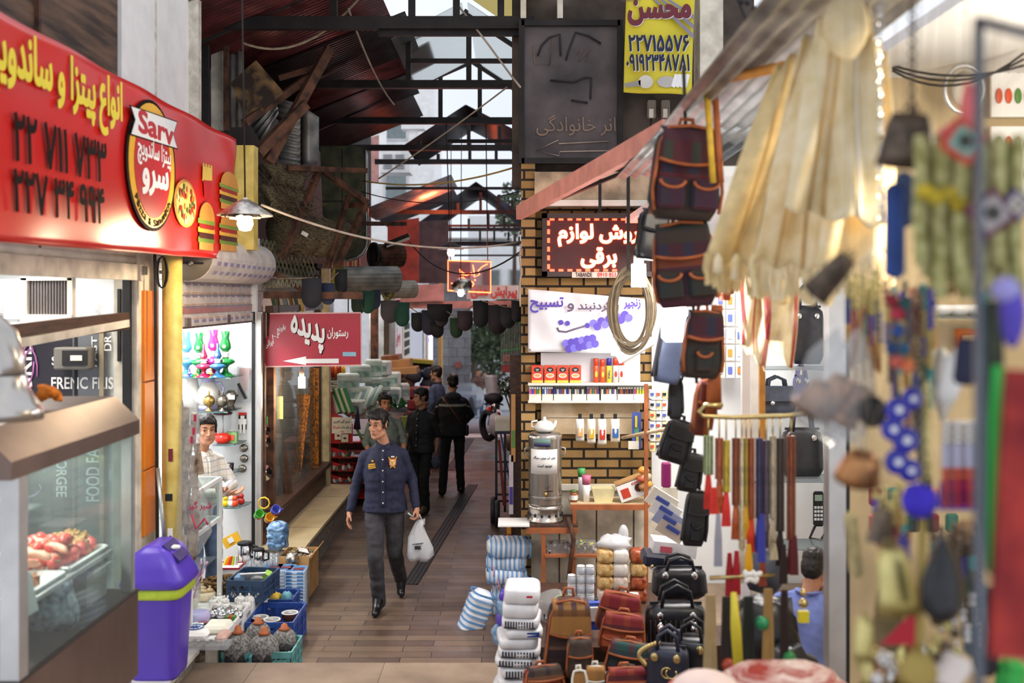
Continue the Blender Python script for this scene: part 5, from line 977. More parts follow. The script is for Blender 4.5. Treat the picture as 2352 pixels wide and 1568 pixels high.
# big dark duct with a rounded lower corner
Y=12.4;b=B('dark_green');out=[(735,335)]+[(840-22+22*sin(a),357-22*cos(a))for a in(0,.5,1.0,1.57)]+[(842,560)]+[(842-45+45*cos(a),555+42*sin(a))for a in(.3,.7,1.1,1.57)]+[(745,590)]
vs=[P(*p,Y)for p in out];k=len(vs);b.add(vs+[v+Vector((-.1,.7,0))for v in vs],[list(range(k))[::-1],list(range(k,2*k))]+[[i,(i+1)%k,(i+1)%k+k,i+k]for i in range(k)])
r=tw('air_duct','big dark green sheet metal duct with a rounded bottom corner','duct',P(790,590,Y),{'body':b});q=B('galv');q.tube([P(p[0]+1,p[1],Y-.01)for p in out[3:-1]],.025,n=6);mw(q,'rim',r);mw(B('dark_steel').bar(P(786,340,Y-.01),P(786,590,Y-.01),.01,.01).bar(P(740,462,Y-.01),P(840,462,Y-.01),.01,.01),'seam',r)
# wicker rolls and brush
def wroll(a,c,r_,m,lab,nm='wicker_roll'):
 a=Vector(a);c=Vector(c);b=B(m);n=14;b.tube([a.lerp(c,i/n)+Vector((0,0,.02*sin(i*2)))for i in range(n+1)],[r_*(1+.06*sin(i*1.7))for i in range(n+1)],n=18)
 d=(c-a).normalized()
 for i in range(40):
  t=random.random();ang=random.random()*6.28;u=d.cross(Vector((0,0,1))).normalized();w=d.cross(u);p=a.lerp(c,t)+(u*cos(ang)+w*sin(ang))*r_;b.tube([p,p+d*.12+Vector((0,0,random.uniform(-.06,.03))),p+d*.22+Vector((0,random.uniform(-.05,.05),random.uniform(-.1,.05)))],.006,n=4)
 solo(nm,b,lab,'roll')
wroll(P(640,535,10.3),P(785,548,11.0),.2,'basket','large dark wicker roll lying above the lattice grille');wroll(P(600,455,10.0),P(700,470,10.4),.15,'basket','untidy dark wicker roll above the large one');wroll(P(610,400,10.0),P(690,412,10.3),.11,'basket','uppermost small wicker roll under the level rusty bar')
solo('white_rag',B('offwhite').box(P(700,537,10.2),(.07,.01,.04),None,(0,.5,0)),'white scrap stuck on the large wicker roll','scrap')
for i in range(3):
 pts=sag(P(600+i*30,392+i*20,9.9),P(700+i*12,500,10.2),.1,8,.04);solo('brushwood',B('twig').tube(pts,.008,n=5).tube([p+Vector((.05,0,.06))for p in pts],.006,n=5).tube([p+Vector((-.04,0,-.05))for p in pts],.006,n=5),['left','middle','right'][i]+' bunch of twigs hanging from the wicker rolls','twigs')
# expanding lattice grille
r=thing('lattice_grille','expanding diamond lattice grille above the frame shop','grille',P(655,660,10.3));b=B(M('lattice','#8a8f74',.5,.3,var=.3,sc=10))
def lat(u,v):return P(594+130*u,548+22*u+(76+2*u)*v,9.9+1.5*u)
for k in range(-3,16):
 for s_ in(1,-1):
  pts=[]
  for j in range(7):
   u=(k+(j*.5 if s_>0 else 3-j*.5))/14;v=j/6
   if 0<=u<=1:pts.append(lat(u,v))
  if len(pts)>1:
   for a,c in zip(pts,pts[1:]):b.bar(a,c,.012,.012)
mw(b,'lattice',r);b=B('alu');b.bar(lat(0,1.02),lat(1,1.02),.05,.05);b.bar(lat(0,0),lat(0,1),.03,.03);b.bar(P(605,668,10),P(705,664,10.6),.05,.05);mw(b,'rail',r)
b=B('lattice')
for k in range(10):
 b.bar(P(604+k*10,662,10),P(609+k*10,640,10),.01,.01);b.bar(P(614+k*10,662,10),P(609+k*10,640,10),.01,.01)
mw(b,'lower_lattice',r)
# rolled shutters
M('mesh_yellow','#8a8a3a',.6,var=.5,sc=30,col2='#b8b04a')
def rollsh(px,py,w,Y,r_,L,lab,m='grey_sheet',em='mesh_yellow'):
 a=P(px,py,Y);r=thing('rolled_shutter',lab,'shutter',a);b=B(m);n=40;rot=Vector((w,.55,.02)).normalized()
 u=Vector((0,0,1));v=rot.cross(u)
 rings=[[a+rot*(L*t)+(u*cos(2*pi*k/n)+v*sin(2*pi*k/n))*r_*(1+(.03 if k%2 else 0))for k in range(n)]for t in(0,1)]
 b.loft(rings,smooth=False);mw(b,'roll',r);q=B(em);q.tube([a-rot*.02+(u*cos(2*pi*k/20)+v*sin(2*pi*k/20))*r_ for k in range(20)],.03,closed=True,n=6);mw(q,'end_ring',r)
 q=B('black');q.disc((0,0),(r_*.6,r_*.6),a-rot*.02,v,u,.01);mw(q,'hollow',r)
rollsh(782,643,.8,12.0,.16,.75,'ribbed rolled shutter with a yellow mesh end');rollsh(893,665,.7,13.5,.12,.4,'small rolled shutter with a green and yellow end','grime_wall');rollsh(862,587,.8,13.0,.15,.38,'round dark vent roll with rusty stripes','rust','black')
b=B('mesh_yellow')
for i in range(9):b.box(P(752+i*9,592,13.5),(S(5,13.5),.02,S(44,13.5)),solid(('#b83a2a','#d8b04a')[i%2]))
solo('striped_screen',b,'red and yellow striped panel behind the lattice grille','panel')
r=thing('tube_fixture','dark fluorescent fixture hanging below the duct','light',P(912,552,13));mw(B('dark_steel').bar(P(885,562,13),P(940,540,13),.14,.05),'reflector',r);mw(B('offwhite').bar(P(888,566,12.95),P(940,547,12.95),.03,.03),'tube',r)
# red boards and awnings lit by the neon sign
M('red_board','#a8402f',.5,var=.3,sc=5);M('pink_board','#b8867c',.5,var=.2,sc=5)
plate([(890,510),(962,500),(962,650),(890,640)],18,'red_board','rust-red hoarding left of the neon sign','hoarding','board',.04);plate([(962,508),(1030,505),(1030,650),(962,650)],19,M('grey_red','#5c4a4c',.5,var=.3,sc=5),'grey louvred hoarding beside the red one','hoarding','board',.04)
plate([(920,655),(1020,652),(1020,690),(920,694)],17,'pink_board','pinkish awning board below the hoardings','awning_board','board',.04);plate([(930,692),(1195,690),(1195,708),(930,708)],17.2,'pink_board','long pinkish board behind the hanging mitts','awning_board','board',.03)
r=thing('air_cooler','white evaporative air cooler up on the left roof edge','cooler',P(912,400,24));mw(B('white_paint').box(P(912,372,24),(S(66,24),.7,S(56,24))),'body',r);b=B('alu')
for i in range(7):b.box(P(890,356+5*i,23.63),(S(20,24),.03,S(2,24)),solid('#8a8c92'));b.box(P(918,356+5*i,23.63),(S(20,24),.03,S(2,24)),solid('#8a8c92'))
mw(b,'louvre',r)
solo('vent_pipe',B('white_paint').tube([P(950,285,26),P(950,345,26)],.12).box(P(950,290,26),(.6,.4,.2)),'white pipe and box above the air cooler','pipe');solo('pipe_stack',B('white_paint').tube([P(880,300,25),P(880,420,25)],.09),'white vertical pipe left of the air cooler','pipe')
plate([(835,320),(870,310),(870,420),(835,420)],26,'pink_board','reddish wall seen under the roof edge','hoarding','board',.05)
# neon sign
Y=15.0;f=Frame((0,Y,0),(1,0,0));r=thing('neon_sign','red neon kebab sign in a glowing rectangular frame','sign',P(1078,634,Y))
mw(B(M('neon_back','#5a3a38',.3,var=.1,sc=4,alpha=.45)).box(P(1078,634,Y+.03),(S(98,Y),.01,S(74,Y))),'panel',r);mw(B('neon').tube([P(*p,Y)for p in((1029,598),(1127,601),(1127,672),(1029,667))],.011,closed=True),'frame_tube',r)
b=B('neon');b.tube([P(x,y,Y-.02)for x,y in((1120,606),(1108,612),(1098,622),(1102,630),(1090,636),(1088,616),(1086,608),(1090,634),(1080,628),(1070,630),(1060,624),(1056,618),(1058,630),(1072,632),(1084,626))],.008);b.ell(P(1091,643,Y-.02),.012,'neon')
b.tube([P(x,y,Y-.02)for x,y in((1068,640),(1062,636),(1058,640),(1066,644),(1060,652),(1046,654),(1036,650))],.008);b.tube([P(1082+6*cos(t),652+6*sin(t),Y-.02)for t in range(7)],.008,closed=True);mw(b,'tube_lettering',r)
[mw(B('wire_black').tube([P(px,598,Y),P(px,598,Y)+Vector((0,-1,1.9))],.008),'hanger',r)for px in(1035,1120)]
lamp('POINT','neon_sign_glow',P(1070,610,15.4),26,(1,.12,.05),.3);lamp('POINT','neon_roof_glow',P(1000,470,21.5),130,(1,.16,.06),.3)
f=Frame((0,22,0),(1,0,0));r=thing('barber_sign','long white sign with red Persian lettering behind the neon sign','sign',P(1135,670,22));mw(B('offwhite').box(P(1132,671,22),(S(120,22),.06,S(32,22))),'panel',r);mw(B('sign_red').text('پیرایش هدی',f.box(1082,688,1188,657),(0,21.96,0),f.u,f.v,bold=.04),'lettering',r)
# bulbs
def bulb(px,py,Y,s_,m,lab,shade=None,power=0,col=(1,1,1),cfl=False,wire=None,foil=None):
 c=P(px,py,Y);r=thing('light_bulb',lab,'bulb',c)
 if cfl:
  b=B(m)
  for k in range(3):a=k*2.1;b.tube([c+Vector((.02*s_*cos(a),.02*s_*sin(a),.05*s_)),c+Vector((.022*s_*cos(a),.022*s_*sin(a),-.05*s_)),c+Vector((.022*s_*cos(a+1),.022*s_*sin(a+1),-.05*s_)),c+Vector((.02*s_*cos(a+1),.02*s_*sin(a+1),.05*s_))],.011*s_,n=8)
 else:b=B(m).lathe([(.001,-.055*s_),(.03*s_,-.048*s_),(.044*s_,-.015*s_),(.038*s_,.02*s_),(.02*s_,.06*s_)],c,n=16)
 mw(b,'glass',r);mw(B('offwhite').lathe([(.022*s_,.055*s_),(.024*s_,.1*s_),(.012*s_,.13*s_)],c,n=12),'socket',r)
 if shade:mw(B(shade).lathe([(.02*s_,.12*s_),(.06*s_,.1*s_),(.15*s_,.035*s_),(.152*s_,.03*s_)],c,n=18,cap=False,sx=1.0),'shade',r)
 if wire:mw(B('wire_black').tube([c+Vector((0,0,.13*s_)),P(*wire,Y)],.006,n=6),'cord',r)
 if power:lamp('POINT','bulb_light',c+Vector((0,-.02,-.1*s_)),power,col,.06*s_)
 return r
r=bulb(563,508,6.9,1.25,'bulb_warm','glowing bulb under a ragged foil shade at the end of the red sign','foil',20,WARM,wire=(556,-10));
b=B('foil');cc=P(556,488,6.9)
for i in range(26):
 a=i*.47;rr=.10+.06*random.random();b.add([cc+Vector((rr*cos(a+t),rr*sin(a+t),.02-.05*q+random.uniform(-.015,.015)))*1 if q else cc+Vector((.03*cos(a+t),.03*sin(a+t),.07))for t,q in((0,0),(0,1),(.6,1),(.6,0))],[[0,1,2,3]])
mw(b,'foil_wrap',r)
bulb(1036,578,15.5,1.3,'bulb_cool','white bulb under a small dark shade above the neon sign','dark_steel',16,COOL,wire=(1036,320));r=bulb(1058,672,14.5,1.0,'bulb_cool','white bulb with a crumpled foil reflector in front of the neon sign',None,10,COOL,wire=(1060,300));mw(B('foil').ell(P(1062,657,14.55),(.14,.1,.11),nz=.5,nsc=4),'reflector',r)
bulb(693,878,10.1,1.1,'bulb_warm','warm white energy-saving bulb below the maroon sign',None,16,WARM,True,(693,842))
# cables across the alley
def cable(pts,r_,m,lab):solo('overhead_cable',B(m).tube(pts,r_,n=6),lab,'cable')
cable(sag(P(556,98,9),P(830,-10,9.2),.22,16),.012,'rope','pale rope looping below the first roof truss');cable(sag(P(600,470,7.2),P(1195,555,9.2),.16,24),.009,'wire_pale','long pale cable sagging across the alley from the foil-shaded bulb');cable(sag(P(940,555,13),P(1195,578,9.1),.3,18),.008,'wire_black','black cable drooping in front of the neon sign');cable(sag(P(833,415,11),P(1195,380,9.2),.1,16),.009,M('wire_yellow','#a58a4a',.7),'straight yellowish cable above the red glowing sheets');cable(sag(P(870,410,11),P(1165,200,9.5),.02,10),.008,'wire_pale','pale cable rising to the right below the trusses');cable(sag(P(830,440,11),P(1190,440,10),.12,16),.006,'wire_black','thin dark cable under the yellowish one');cable([P(1035,-10,9),P(1120,100,9),P(1175,175,9),P(1195,200,8.8)],.01,'wire_pale','pale wire running down from the ridge to the dark arrow sign');cable(sag(P(800,20,9.1),P(905,240,11.5),.1,10),.01,'wire_pale','pale wire hanging from the second truss');cable(sag(P(1195,560,8.8),P(1195,705,8.8),-.0,8,.012),.008,'wire_pale','loose pale wire hanging down the brick pillar edge')
# dark mitts hung on the strings
LN=[P(640,640,9.6)]
def mitt(px,py,w,h,Y,m,lab,rz=0):
 c=P(px,py,Y);W2,H=S(w,Y)/2,S(h,Y);out=[(-W2,0),(W2,0)]+[(W2*cos(a),-H+W2*1.1-W2*1.1*sin(a))for a in[pi*k/10 for k in range(11)]]
 b=B(m);n=len(out);F_=[]
 for d,s_ in((-.012,1),(0,1.04),(.012,1)):F_.append([Vector((x*s_,d*(1 if s_==1 else 1)+.015*sin(z*14+px),z))for x,z in out])
 b.loft(F_);o=solo('cloth_mitt',b,lab,'mitt',c,rz,'dark cloth mitts hung across the alley')
for i,(px,py,w,h,Y,m)in enumerate(((716,638,44,70,9.7,'#2b2a30'),(752,650,34,50,9.8,'#1f2a44'),(784,618,26,56,9.9,'#17181c'),(822,672,30,50,11,'#1a2e28'),(845,668,30,52,11,'#1f4a38'),(862,665,24,45,11.2,'#2a2f44'),(896,690,42,52,11.4,'#4a4648'),(924,694,32,56,11.4,'#1c4a3a'),(960,718,30,44,11.4,'#1b1f22'),(986,712,34,58,11.3,'#26283a'),(1010,698,56,40,11.2,'#18181b'),(1004,740,30,36,11.3,'#14151a'),(1014,706,30,44,11.25,'#302c30'),(1048,730,28,46,11.1,'#1f3a22'),(1068,714,34,46,11,'#3a2a30'),(1104,690,34,62,10.8,'#1d1d20'),(1143,700,42,68,10.5,'#2a2024'),(1166,706,34,48,10.4,'#222024'),(1188,690,26,50,10.0,'#1d1a1c'))):
 nm={'#2b2a30':'charcoal','#1f2a44':'navy','#17181c':'black','#1a2e28':'black-green','#1f4a38':'bottle green','#2a2f44':'slate','#4a4648':'grey','#1c4a3a':'deep green','#1b1f22':'black','#26283a':'dark navy','#18181b':'wide black','#14151a':'round black','#302c30':'brownish grey','#1f3a22':'moss green','#3a2a30':'plum','#1d1d20':'straight black','#2a2024':'large brown-black','#222024':'crooked black','#1d1a1c':'narrow black'}[m]
 LN.append(P(px,py,Y));mitt(px,py,w,h,Y,solid(m,.8),f'{nm} cloth mitt, {ORD[i]} along the line from the maroon sign',.1*(-1)**i)
cable(LN[:7],.006,'rope','string that carries the left mitts');cable(LN[6:]+[P(1197,690,8.95)],.006,'rope','string that carries the right mitts')
# ---------------------------------------------------------------- right wall: signs
Y=8.92;f=Frame((0,Y,0),(1,0,0));r=thing('dark_sign','big unlit dark sign with a faint arrow above the brick pillar','sign',P(1310,375,Y))
M('dark_glass','#3a3132',.45,var=.35,sc=2,spec=.4,col2='#5f5453');c=P(1311,212,Y);w,h=S(226,Y),S(316,Y)
mw(B('dark_glass').box((c.x,Y+.02,c.z),(w,.03,h)),'panel',r);b=B('dark_steel')
for dx,dz,ww,hh in((-w/2,0,.05,h+.05),(w/2,0,.05,h+.05),(0,h/2,w,.05),(0,-h/2,w,.05)):b.box((c.x+dx,Y+.01,c.z+dz),(ww,.08,hh))
mw(b,'frame',r);T_=lambda m,pp,rr=.006,cl=False:B(m).tube([P(*p,Y-.012)for p in pp],rr,closed=cl,n=6)
mw(T_('wire_pale',((1232,345),(1282,322),(1284,330),(1398,324),(1398,346),(1286,348),(1284,358)),.005,True),'arrow_tube',r)
mw(B(M('faint_letter','#7d6650',.5)).text('انر خانوادگی',f.box(1232,312,1414,264),(0,Y-.005,0),f.u,f.v,th=.004),'lettering',r)
for pp in(((1235,128),(1244,104),(1262,86),(1286,78),(1288,128)),((1300,138),(1306,116),(1322,74),(1352,82),(1380,100)),((1264,184),(1318,188),(1342,178),(1358,178),(1356,228)),((1312,230),(1350,236))):mw(T_('black',pp,.009),'cracked_tube',r)
mw(T_('faint_letter',((1225,105),(1228,145),(1262,150),(1270,90)),.004),'faint_tube',r);mw(T_('faint_letter',((1322,125),(1336,112),(1330,140),(1356,110),(1345,140)),.004),'faint_tube',r)
for i,px in enumerate((1202,1286)):solo('sign_bracket',B('grime_wall').box(P(px,22,9.0),(.05,.1,.18)),('left','right')[i]+' pale bracket above the dark arrow sign','bracket')
Y=8.55;f=Frame((0,Y,0),(1,0,0));r=thing('yellow_banner','yellow hanging banner with a name and two phone numbers in Persian','banner',P(1515,215,Y));b=B(M('banner_yellow','#dccb2c',.5,var=.08,sc=3))
b.grid(lambda u,v:P(1441+157*u-9*(1-v),212-300*v+6*u*(1-v),Y)+Vector((0,.02*sin(u*7+v*4),0)),16,24,th=-.006);mw(b,'cloth',r)
def yb(t,bx,m,bold=.02):
 for k,(d,mm)in enumerate(((1.5,'white'),(0,m))):mw(B(mm).text(t,f.box(bx[0]+d,bx[1]+d,bx[2]+d,bx[3]+d),(0,Y-.032-.006*k,0),f.u,f.v,th=.004,bold=bold),'lettering',r)
yb('محسن',(1440,62,1586,2),solid('#6a1626'),.05);yb('۲۲۷۱۵۵۷۶',(1442,121,1581,82),'navy',.03);yb('۰۹۱۹۲۳۴۸۷۸۱',(1437,166,1582,126),'navy',.03)
b=B('white');lf=(0,Y-.036,0);b.disc(f.at(1482,190),(S(17,Y),S(15,Y)),lf,f.u,f.v,.004,solid('#cfc8bc'));b.poly(f.pts((1432,194),(1470,186),(1470,200),(1436,203))[::-1],lf,f.u,f.v,.004,solid('#8f8a84'));mw(b,'bulb_picture',r)
b=B(solid('#b9b4ae'));b.disc(f.at(1530,190),(S(22,Y),S(13,Y)),lf,f.u,f.v,.004)
for i in range(4):b.poly(f.pts((1540+i*9,200),(1548+i*9,172),(1556+i*9,174),(1548+i*9,204))[::-1],lf,f.u,f.v,.006,'white')
mw(b,'bulb_picture',r);b=B(solid('#8a8490'))
for i in range(3):b.poly(f.pts((1492+i*14,-5),(1500+i*14,-5),(1592,70+10-i*22),(1592,92-i*22))[::-1],(0,Y-.03,0),f.u,f.v,.002)
mw(b,'tube_picture',r)
for i,px in enumerate((1496,1528)):r=thing('meter_box',('left','right')[i]+' small grey electric box below the yellow banner','box',P(px,250,9.0));mw(B(solid('#8a8178')).box(P(px,252,9.05),(S(20,9),.08,S(42,9)),bev=.01),'case',r);mw(B('offwhite').box(P(px,260,8.99),(S(10,9),.01,S(20,9))),'label',r);mw(B('wire_black').tube([P(px,270,9.05),P(px-6,330,9.05)],.006),'cable',r)
# pinkish fascia board of the canopy and its rods
M('pink_wood','#e09c8c',.5,var=.15,sc=6);b=B('pink_wood');a,c=P(1192,488,8.5),P(1532,300,5.3);b.bar(a,c,.05,.12);b.bar(a.lerp(c,.12)+Vector((0,-.03,.02)),a.lerp(c,.6)+Vector((0,-.03,.02)),.01,.02,'dark_steel');solo('fascia_board',b,'long pinkish board edging the canopy above the red LED sign','board')
for i,(x0,y0,Y0,x1,y1,Y1)in enumerate(((1443,345,7,1443,620,7),(1225,480,8.6,1470,380,7.0),(1378,400,7.6,1378,490,7.6),(1290,455,8.3,1520,360,6.5))):solo('support_rod',B('dark_steel').bar(P(x0,y0,Y0),P(x1,y1,Y1),.022,.022),['long upright','lower slanting','short upright','upper slanting'][i]+' thin steel rod below the pinkish canopy board','rod')
# LED sign
Y=8.86;f=Frame((0,Y,0),(1,0,0));r=thing('led_sign','red LED dot-matrix sign with Persian words on the brick wall','sign',P(1375,635,Y));x0,x1,z0,z1=P(1245,0,Y).x,P(1508,0,Y).x,P(0,635,Y).z,P(0,490,Y).z
mw(B(M('led_back','#3a1716',.4,var=.1)).box(((x0+x1)/2,Y+.05,(z0+z1)/2),(x1-x0,.06,z1-z0)),'panel',r);b=B(solid('#3a2c28',.4));t=.045
for c,d in(((x0+t/2,z0),(t,z1)),((x1-t/2,z0),(t,z1))):b.box((c[0],Y+.03,(z0+z1)/2),(t,.12,z1-z0))
for z in(z0+t/2,z1-t/2):b.box(((x0+x1)/2,Y+.03,z),(x1-x0,.12,t))
mw(b,'frame',r);b=B(solid('#5a2a28'))
for i in range(60):x=x0+.05+(x1-x0-.1)*i/59;b.box((x,Y+.018,(z0+z1)/2),(.003,.004,z1-z0-.1))
for i in range(34):z=z0+.05+(z1-z0-.1)*i/33;b.box(((x0+x1)/2,Y+.016,z),(x1-x0-.1,.004,.003))
mw(b,'dot_grid',r)
b=B('led')
for i in range(12):b.box(P(1268+i*20.5,503,Y),(S(11,Y),.01,S(6,Y)))
for i in range(8):b.box(P(1268+i*20.5,621,Y),(S(11,Y),.01,S(6,Y)))
for i in range(6):b.box(P(1260,512+i*20,Y),(S(6,Y),.01,S(11,Y)))
mw(b,'lamp_border',r);
for t,bx in(('فروش لوازم',(1281,566,1490,514)),('برقی',(1334,616,1417,568))):mw(B('led_core').text(t,f.box(*bx),(0,Y+.002,0),f.u,f.v,th=.006,bold=.03),'lettering',r);mw(B('led').text(t,f.box(bx[0]-1,bx[1]+1.5,bx[2]+1,bx[3]-1.5),(0,Y+.008,0),f.u,f.v,th=.004,bold=.06),'lettering',r)
mw(B('offwhite').box(P(1366,631,Y-.04),(S(104,Y),.006,S(13,Y))),'maker_strip',r)
for t,bx,m in(('TABANDE',(1321,636,1359,626),'black'),('0910 853',(1371,636,1414,626),'sign_red')):mw(B(m).text(t,f.box(*bx),(0,Y-.044,0),f.u,f.v,th=.003,bold=.02),'lettering',r)
lamp('POINT','led_sign_glow',P(1350,560,8.4),3,(1,.15,.08),.3)
# white banner
Y=8.78;f=Frame((0,Y,0),(1,0,0));r=thing('white_banner','white cloth banner with purple lettering and printed prayer beads','banner',P(1345,810,Y));b=B(M('banner_white','#e8e7ea',.6,var=.05,sc=3));pp=((1214,664),(1482,690),(1482,812),(1213,808))
b.grid(lambda u,v:P((1213+u*269),(808+4*u)*(1-v)+(664+22*u)*v,Y)+Vector((0,.02*sin(u*9+v*5)+.012*sin(u*23)*v,0)),30,14,th=-.006);mw(b,'cloth',r)
M('print_purple','#5540a8',.5,var=.1,sc=6);M('print_grey','#5d4f66',.5)
for t,bx,m in(('تسبیح',(1217,718,1294,682),'print_purple'),('و',(1302,716,1318,696),'print_grey'),('گردنبند',(1326,716,1405,690),'print_grey'),('زنجیر',(1432,710,1470,686),'print_purple')):mw(B(m).text(t,f.box(*bx),(0,Y-.034,0),f.u,f.v,th=.004,bold=.03),'lettering',r)
b=B('print_purple');o_=(0,Y-.036,0)
for i in range(22):
 t=i/10;px,py=(1300+60*t,788-12*t+(14 if i%2 else 0))if i<12 else(1362+(i-12)*9,742-(i-12)*2.5+(10 if i%2 else 0));b.disc(f.at(px,py),(S(9,Y),S(9,Y)),(0,Y-.036-.0004*i,0),f.u,f.v,.0003,('print_purple',solid('#6f66c8'))[i%3==0],14)
for px,py in((1288,740),(1303,742),(1348,747)):b.disc(f.at(px,py),(S(6,Y),S(6,Y)),o_,f.u,f.v,.003,'print_purple',12)
mw(b,'bead_picture',r);b=B('print_grey');b.tube([P(x,y,Y-.03)for x,y in((1280,752),(1284,760),(1300,762),(1318,756),(1345,748))],.008);mw(b,'chain_picture',r)
for px,py in((1216,668),(1218,804)):mw(B('rope').tube([P(px,py,Y-.02),P(px-14,py-10,8.86)],.005),'tie',r)
# ---------------------------------------------------------------- wall shelves
b=B('white_wall');b.box((P(1356,0,8.96).x,8.96,P(0,850,8.96).z),(S(228,8.96),.03,S(80,8.96)));struct('trim_10',b);b=B(M('tan_panel','#d9b98a',.6,var=.2,sc=4,col2='#e6d2b4'));b.box((P(1356,0,8.97).x,8.97,P(0,943,8.97).z),(S(226,8.97),.03,S(106,8.97)));b.box((P(1356,0,8.95).x,8.945,P(0,957,8.95).z),(S(226,8.95),.01,.006),'grime_wall');struct('trim_11',b)
def board(px0,px1,py,Y,dep,lab,m='offwhite'):
 b=B(m);x0,x1,z=P(px0,0,Y).x,P(px1,0,Y).x,P(0,py,Y).z;b.box(((x0+x1)/2,Y+dep/2,z-.01),(x1-x0,dep,.02));solo('wall_shelf',b,lab,'shelf');return z
zA=board(1213,1500,880,8.78,.16,'upper wall shelf with coffee boxes and spray cans');zB=board(1213,1486,920,8.8,.14,'lower wall shelf with rows of lighters')
M('coffee_red','#d8482c',.35,var=.05);
for i in range(4):
 px=1234+i*29;r=thing('coffee_box',['first','second','third','fourth'][i]+' coffee box from the pillar on the upper wall shelf','box',(P(px,0,8.86).x,8.86,zA),0,'coffee boxes on the upper shelf');w,h=S(26,8.8),S(40,8.8)
 B('coffee_red').box((0,0,h/2),(w,.08,h)).make('carton',r);b=B('black');b.disc((0,h*.76),(w*.3,h*.14),(0,-.041,0),(1,0,0),(0,0,1),.002);b.box((0,-.043,h*.78),(w*.3,.002,h*.03),'white');b.box((0,-.043,h*.70),(w*.2,.002,h*.03),'white');b.make('emblem',r)
 b=B('white');b.disc((0,h*.42),(w*.36,h*.13),(0,-.041,0),(1,0,0),(0,0,1),.002);b.disc((0,h*.43),(w*.27,h*.085),(0,-.042,0),(1,0,0),(0,0,1),.003,solid('#d9a05a'));b.make('cup_picture',r);B(solid('#f0c24a')).box((0,-.041,h*.08),(w,.002,h*.14)).make('yellow_band',r)
for i,(px,c1,c2,h,nm)in enumerate(((1369,'#d8442a','#e2562e',56,'tall orange'),(1384,'#d8442a','#e8622e',54,'shorter orange'),(1399,'#3a2f8a','#f0d83a',56,'yellow'),(1414,'#d8442a','#e8e2dc',57,'white and red'),(1427,'#d8442a','#f0ece8',57,'white'))):
 r=thing('spray_can',f'{nm} spray can on the upper wall shelf','can',(P(px,0,8.86).x,8.86,zA));rr=S(6.3,8.8);H=S(h,8.8);B(solid(c2,.3)).lathe([(rr,0),(rr,H*.68),(rr*.8,H*.72)],n=16).make('can',r);B(solid(c1,.3)).lathe([(rr*.96,H*.7),(rr*.96,H*.98),(rr*.8,H)],n=16).make('cap',r)
 q=B(solid('#f4c842' if i<2 else '#2a2a6a' if i==2 else '#c8322a'));q.text('Fifo',(-.03,-.008,.045,.012),(0,-rr-.002,H*.32),(0,0,1),(-1,0,0),th=.002,bold=.02)if i==2 else q.ell((0,-rr,H*.35),(rr*.5,.004,H*.13));q.make('print',r)
pal=[['#d84aa0','#5a3ad0','#e8622e','#3a9a4a','#d8d03a'],['#3a4a9a','#d8e0e8','#7a8ac0','#c8503a','#2a3a6a'],['#2a2a8a','#c8c8d0','#3a5aa8','#b83a3a','#d0d4d8'],['#2a2a2c','#e0dcd8','#b0a8a4','#2a2a2c','#d8d4d0'],['#6a3a8a','#e0903a','#3a8a8a','#d86a2a','#5a4a9a'],['#e8e2dc','#2a2a2c','#d87a4a','#e8e2dc','#4a4a8a'],['#3a2230','#c8502e','#3a2230','#6a2a2e','#2a2030'],['#d03a8a','#d8e03a','#c0d838','#d8d83a','#e04a7a']]
X0=[(1215,1243),(1245,1270),(1272,1312),(1314,1346),(1348,1376),(1380,1416),(1418,1454),(1455,1486)]
NM=['bright','blue and white','navy and red','black and white','rainbow','white-capped','dark red','neon']
for i,(a,c)in enumerate(X0):
 w=S(c-a,8.84);cx=P((a+c)/2,0,8.84).x;solo('display_tray',B('offwhite').box((0,0,.028),(w,.07,.056)).box((0,.03,.06),(w,.01,.12)),f'white card tray of {NM[i]} lighters on the lower wall shelf','tray',(cx,8.85,zB))
 n=max(5,int((c-a)/5.2))
 for j in range(n):
  r=thing('lighter',f'{NM[i]} pocket lighter in the white trays, {ORD[j]} of its tray','lighter',(cx-w/2+w*(j+.5)/n,8.83,zB+.056),0,f'{NM[i]} lighters');m=solid(pal[i][j%5],.3);B(m).box((0,0,.02),(.015,.012,.05),bev=.004).make('body',r);B('black' if i in(2,3,5)else 'chrome' if i!=6 else 'white').box((0,0,.053),(.014,.011,.016)).make('top',r)
solo('light_strip',B('offwhite').bar(P(1422,826,8.5),P(1500,782,8.3),.04,.07),'white plastic strip fixed slantwise right of the spray cans','strip')
for i,(px,w,h,c1,c2)in enumerate(((1332,18,50,'#e8e4de','#e0aa6a'),(1358,18,55,'#efe8dc','#d8b03a'),(1383,18,58,'#f2eee6','#c83a2a'),(1413,20,52,'#f0ead8','#3a6ab0'))):
 r=thing('snack_bag',['plain white','white and yellow','white and red','white and blue'][i]+' snack bag hanging from the wall cord','bag',P(px,962,8.8));b=B(solid(c1,.3));b.grid(lambda u,v:(S(w,8.8)*(u-.5)*(1-.15*sin(pi*v)),-.03*sin(pi*u)*sin(pi*v),-S(h,8.8)*v),8,10,th=.01);b.make('bag',r);B(solid(c2,.3)).box((0,-.032,-S(h,8.8)*.6),(S(w,8.8)*.7,.01,S(h,8.8)*.4),bev=.004).make('print',r);B('black').box((0,0,.02),(.03,.02,.05)).make('clip',r)
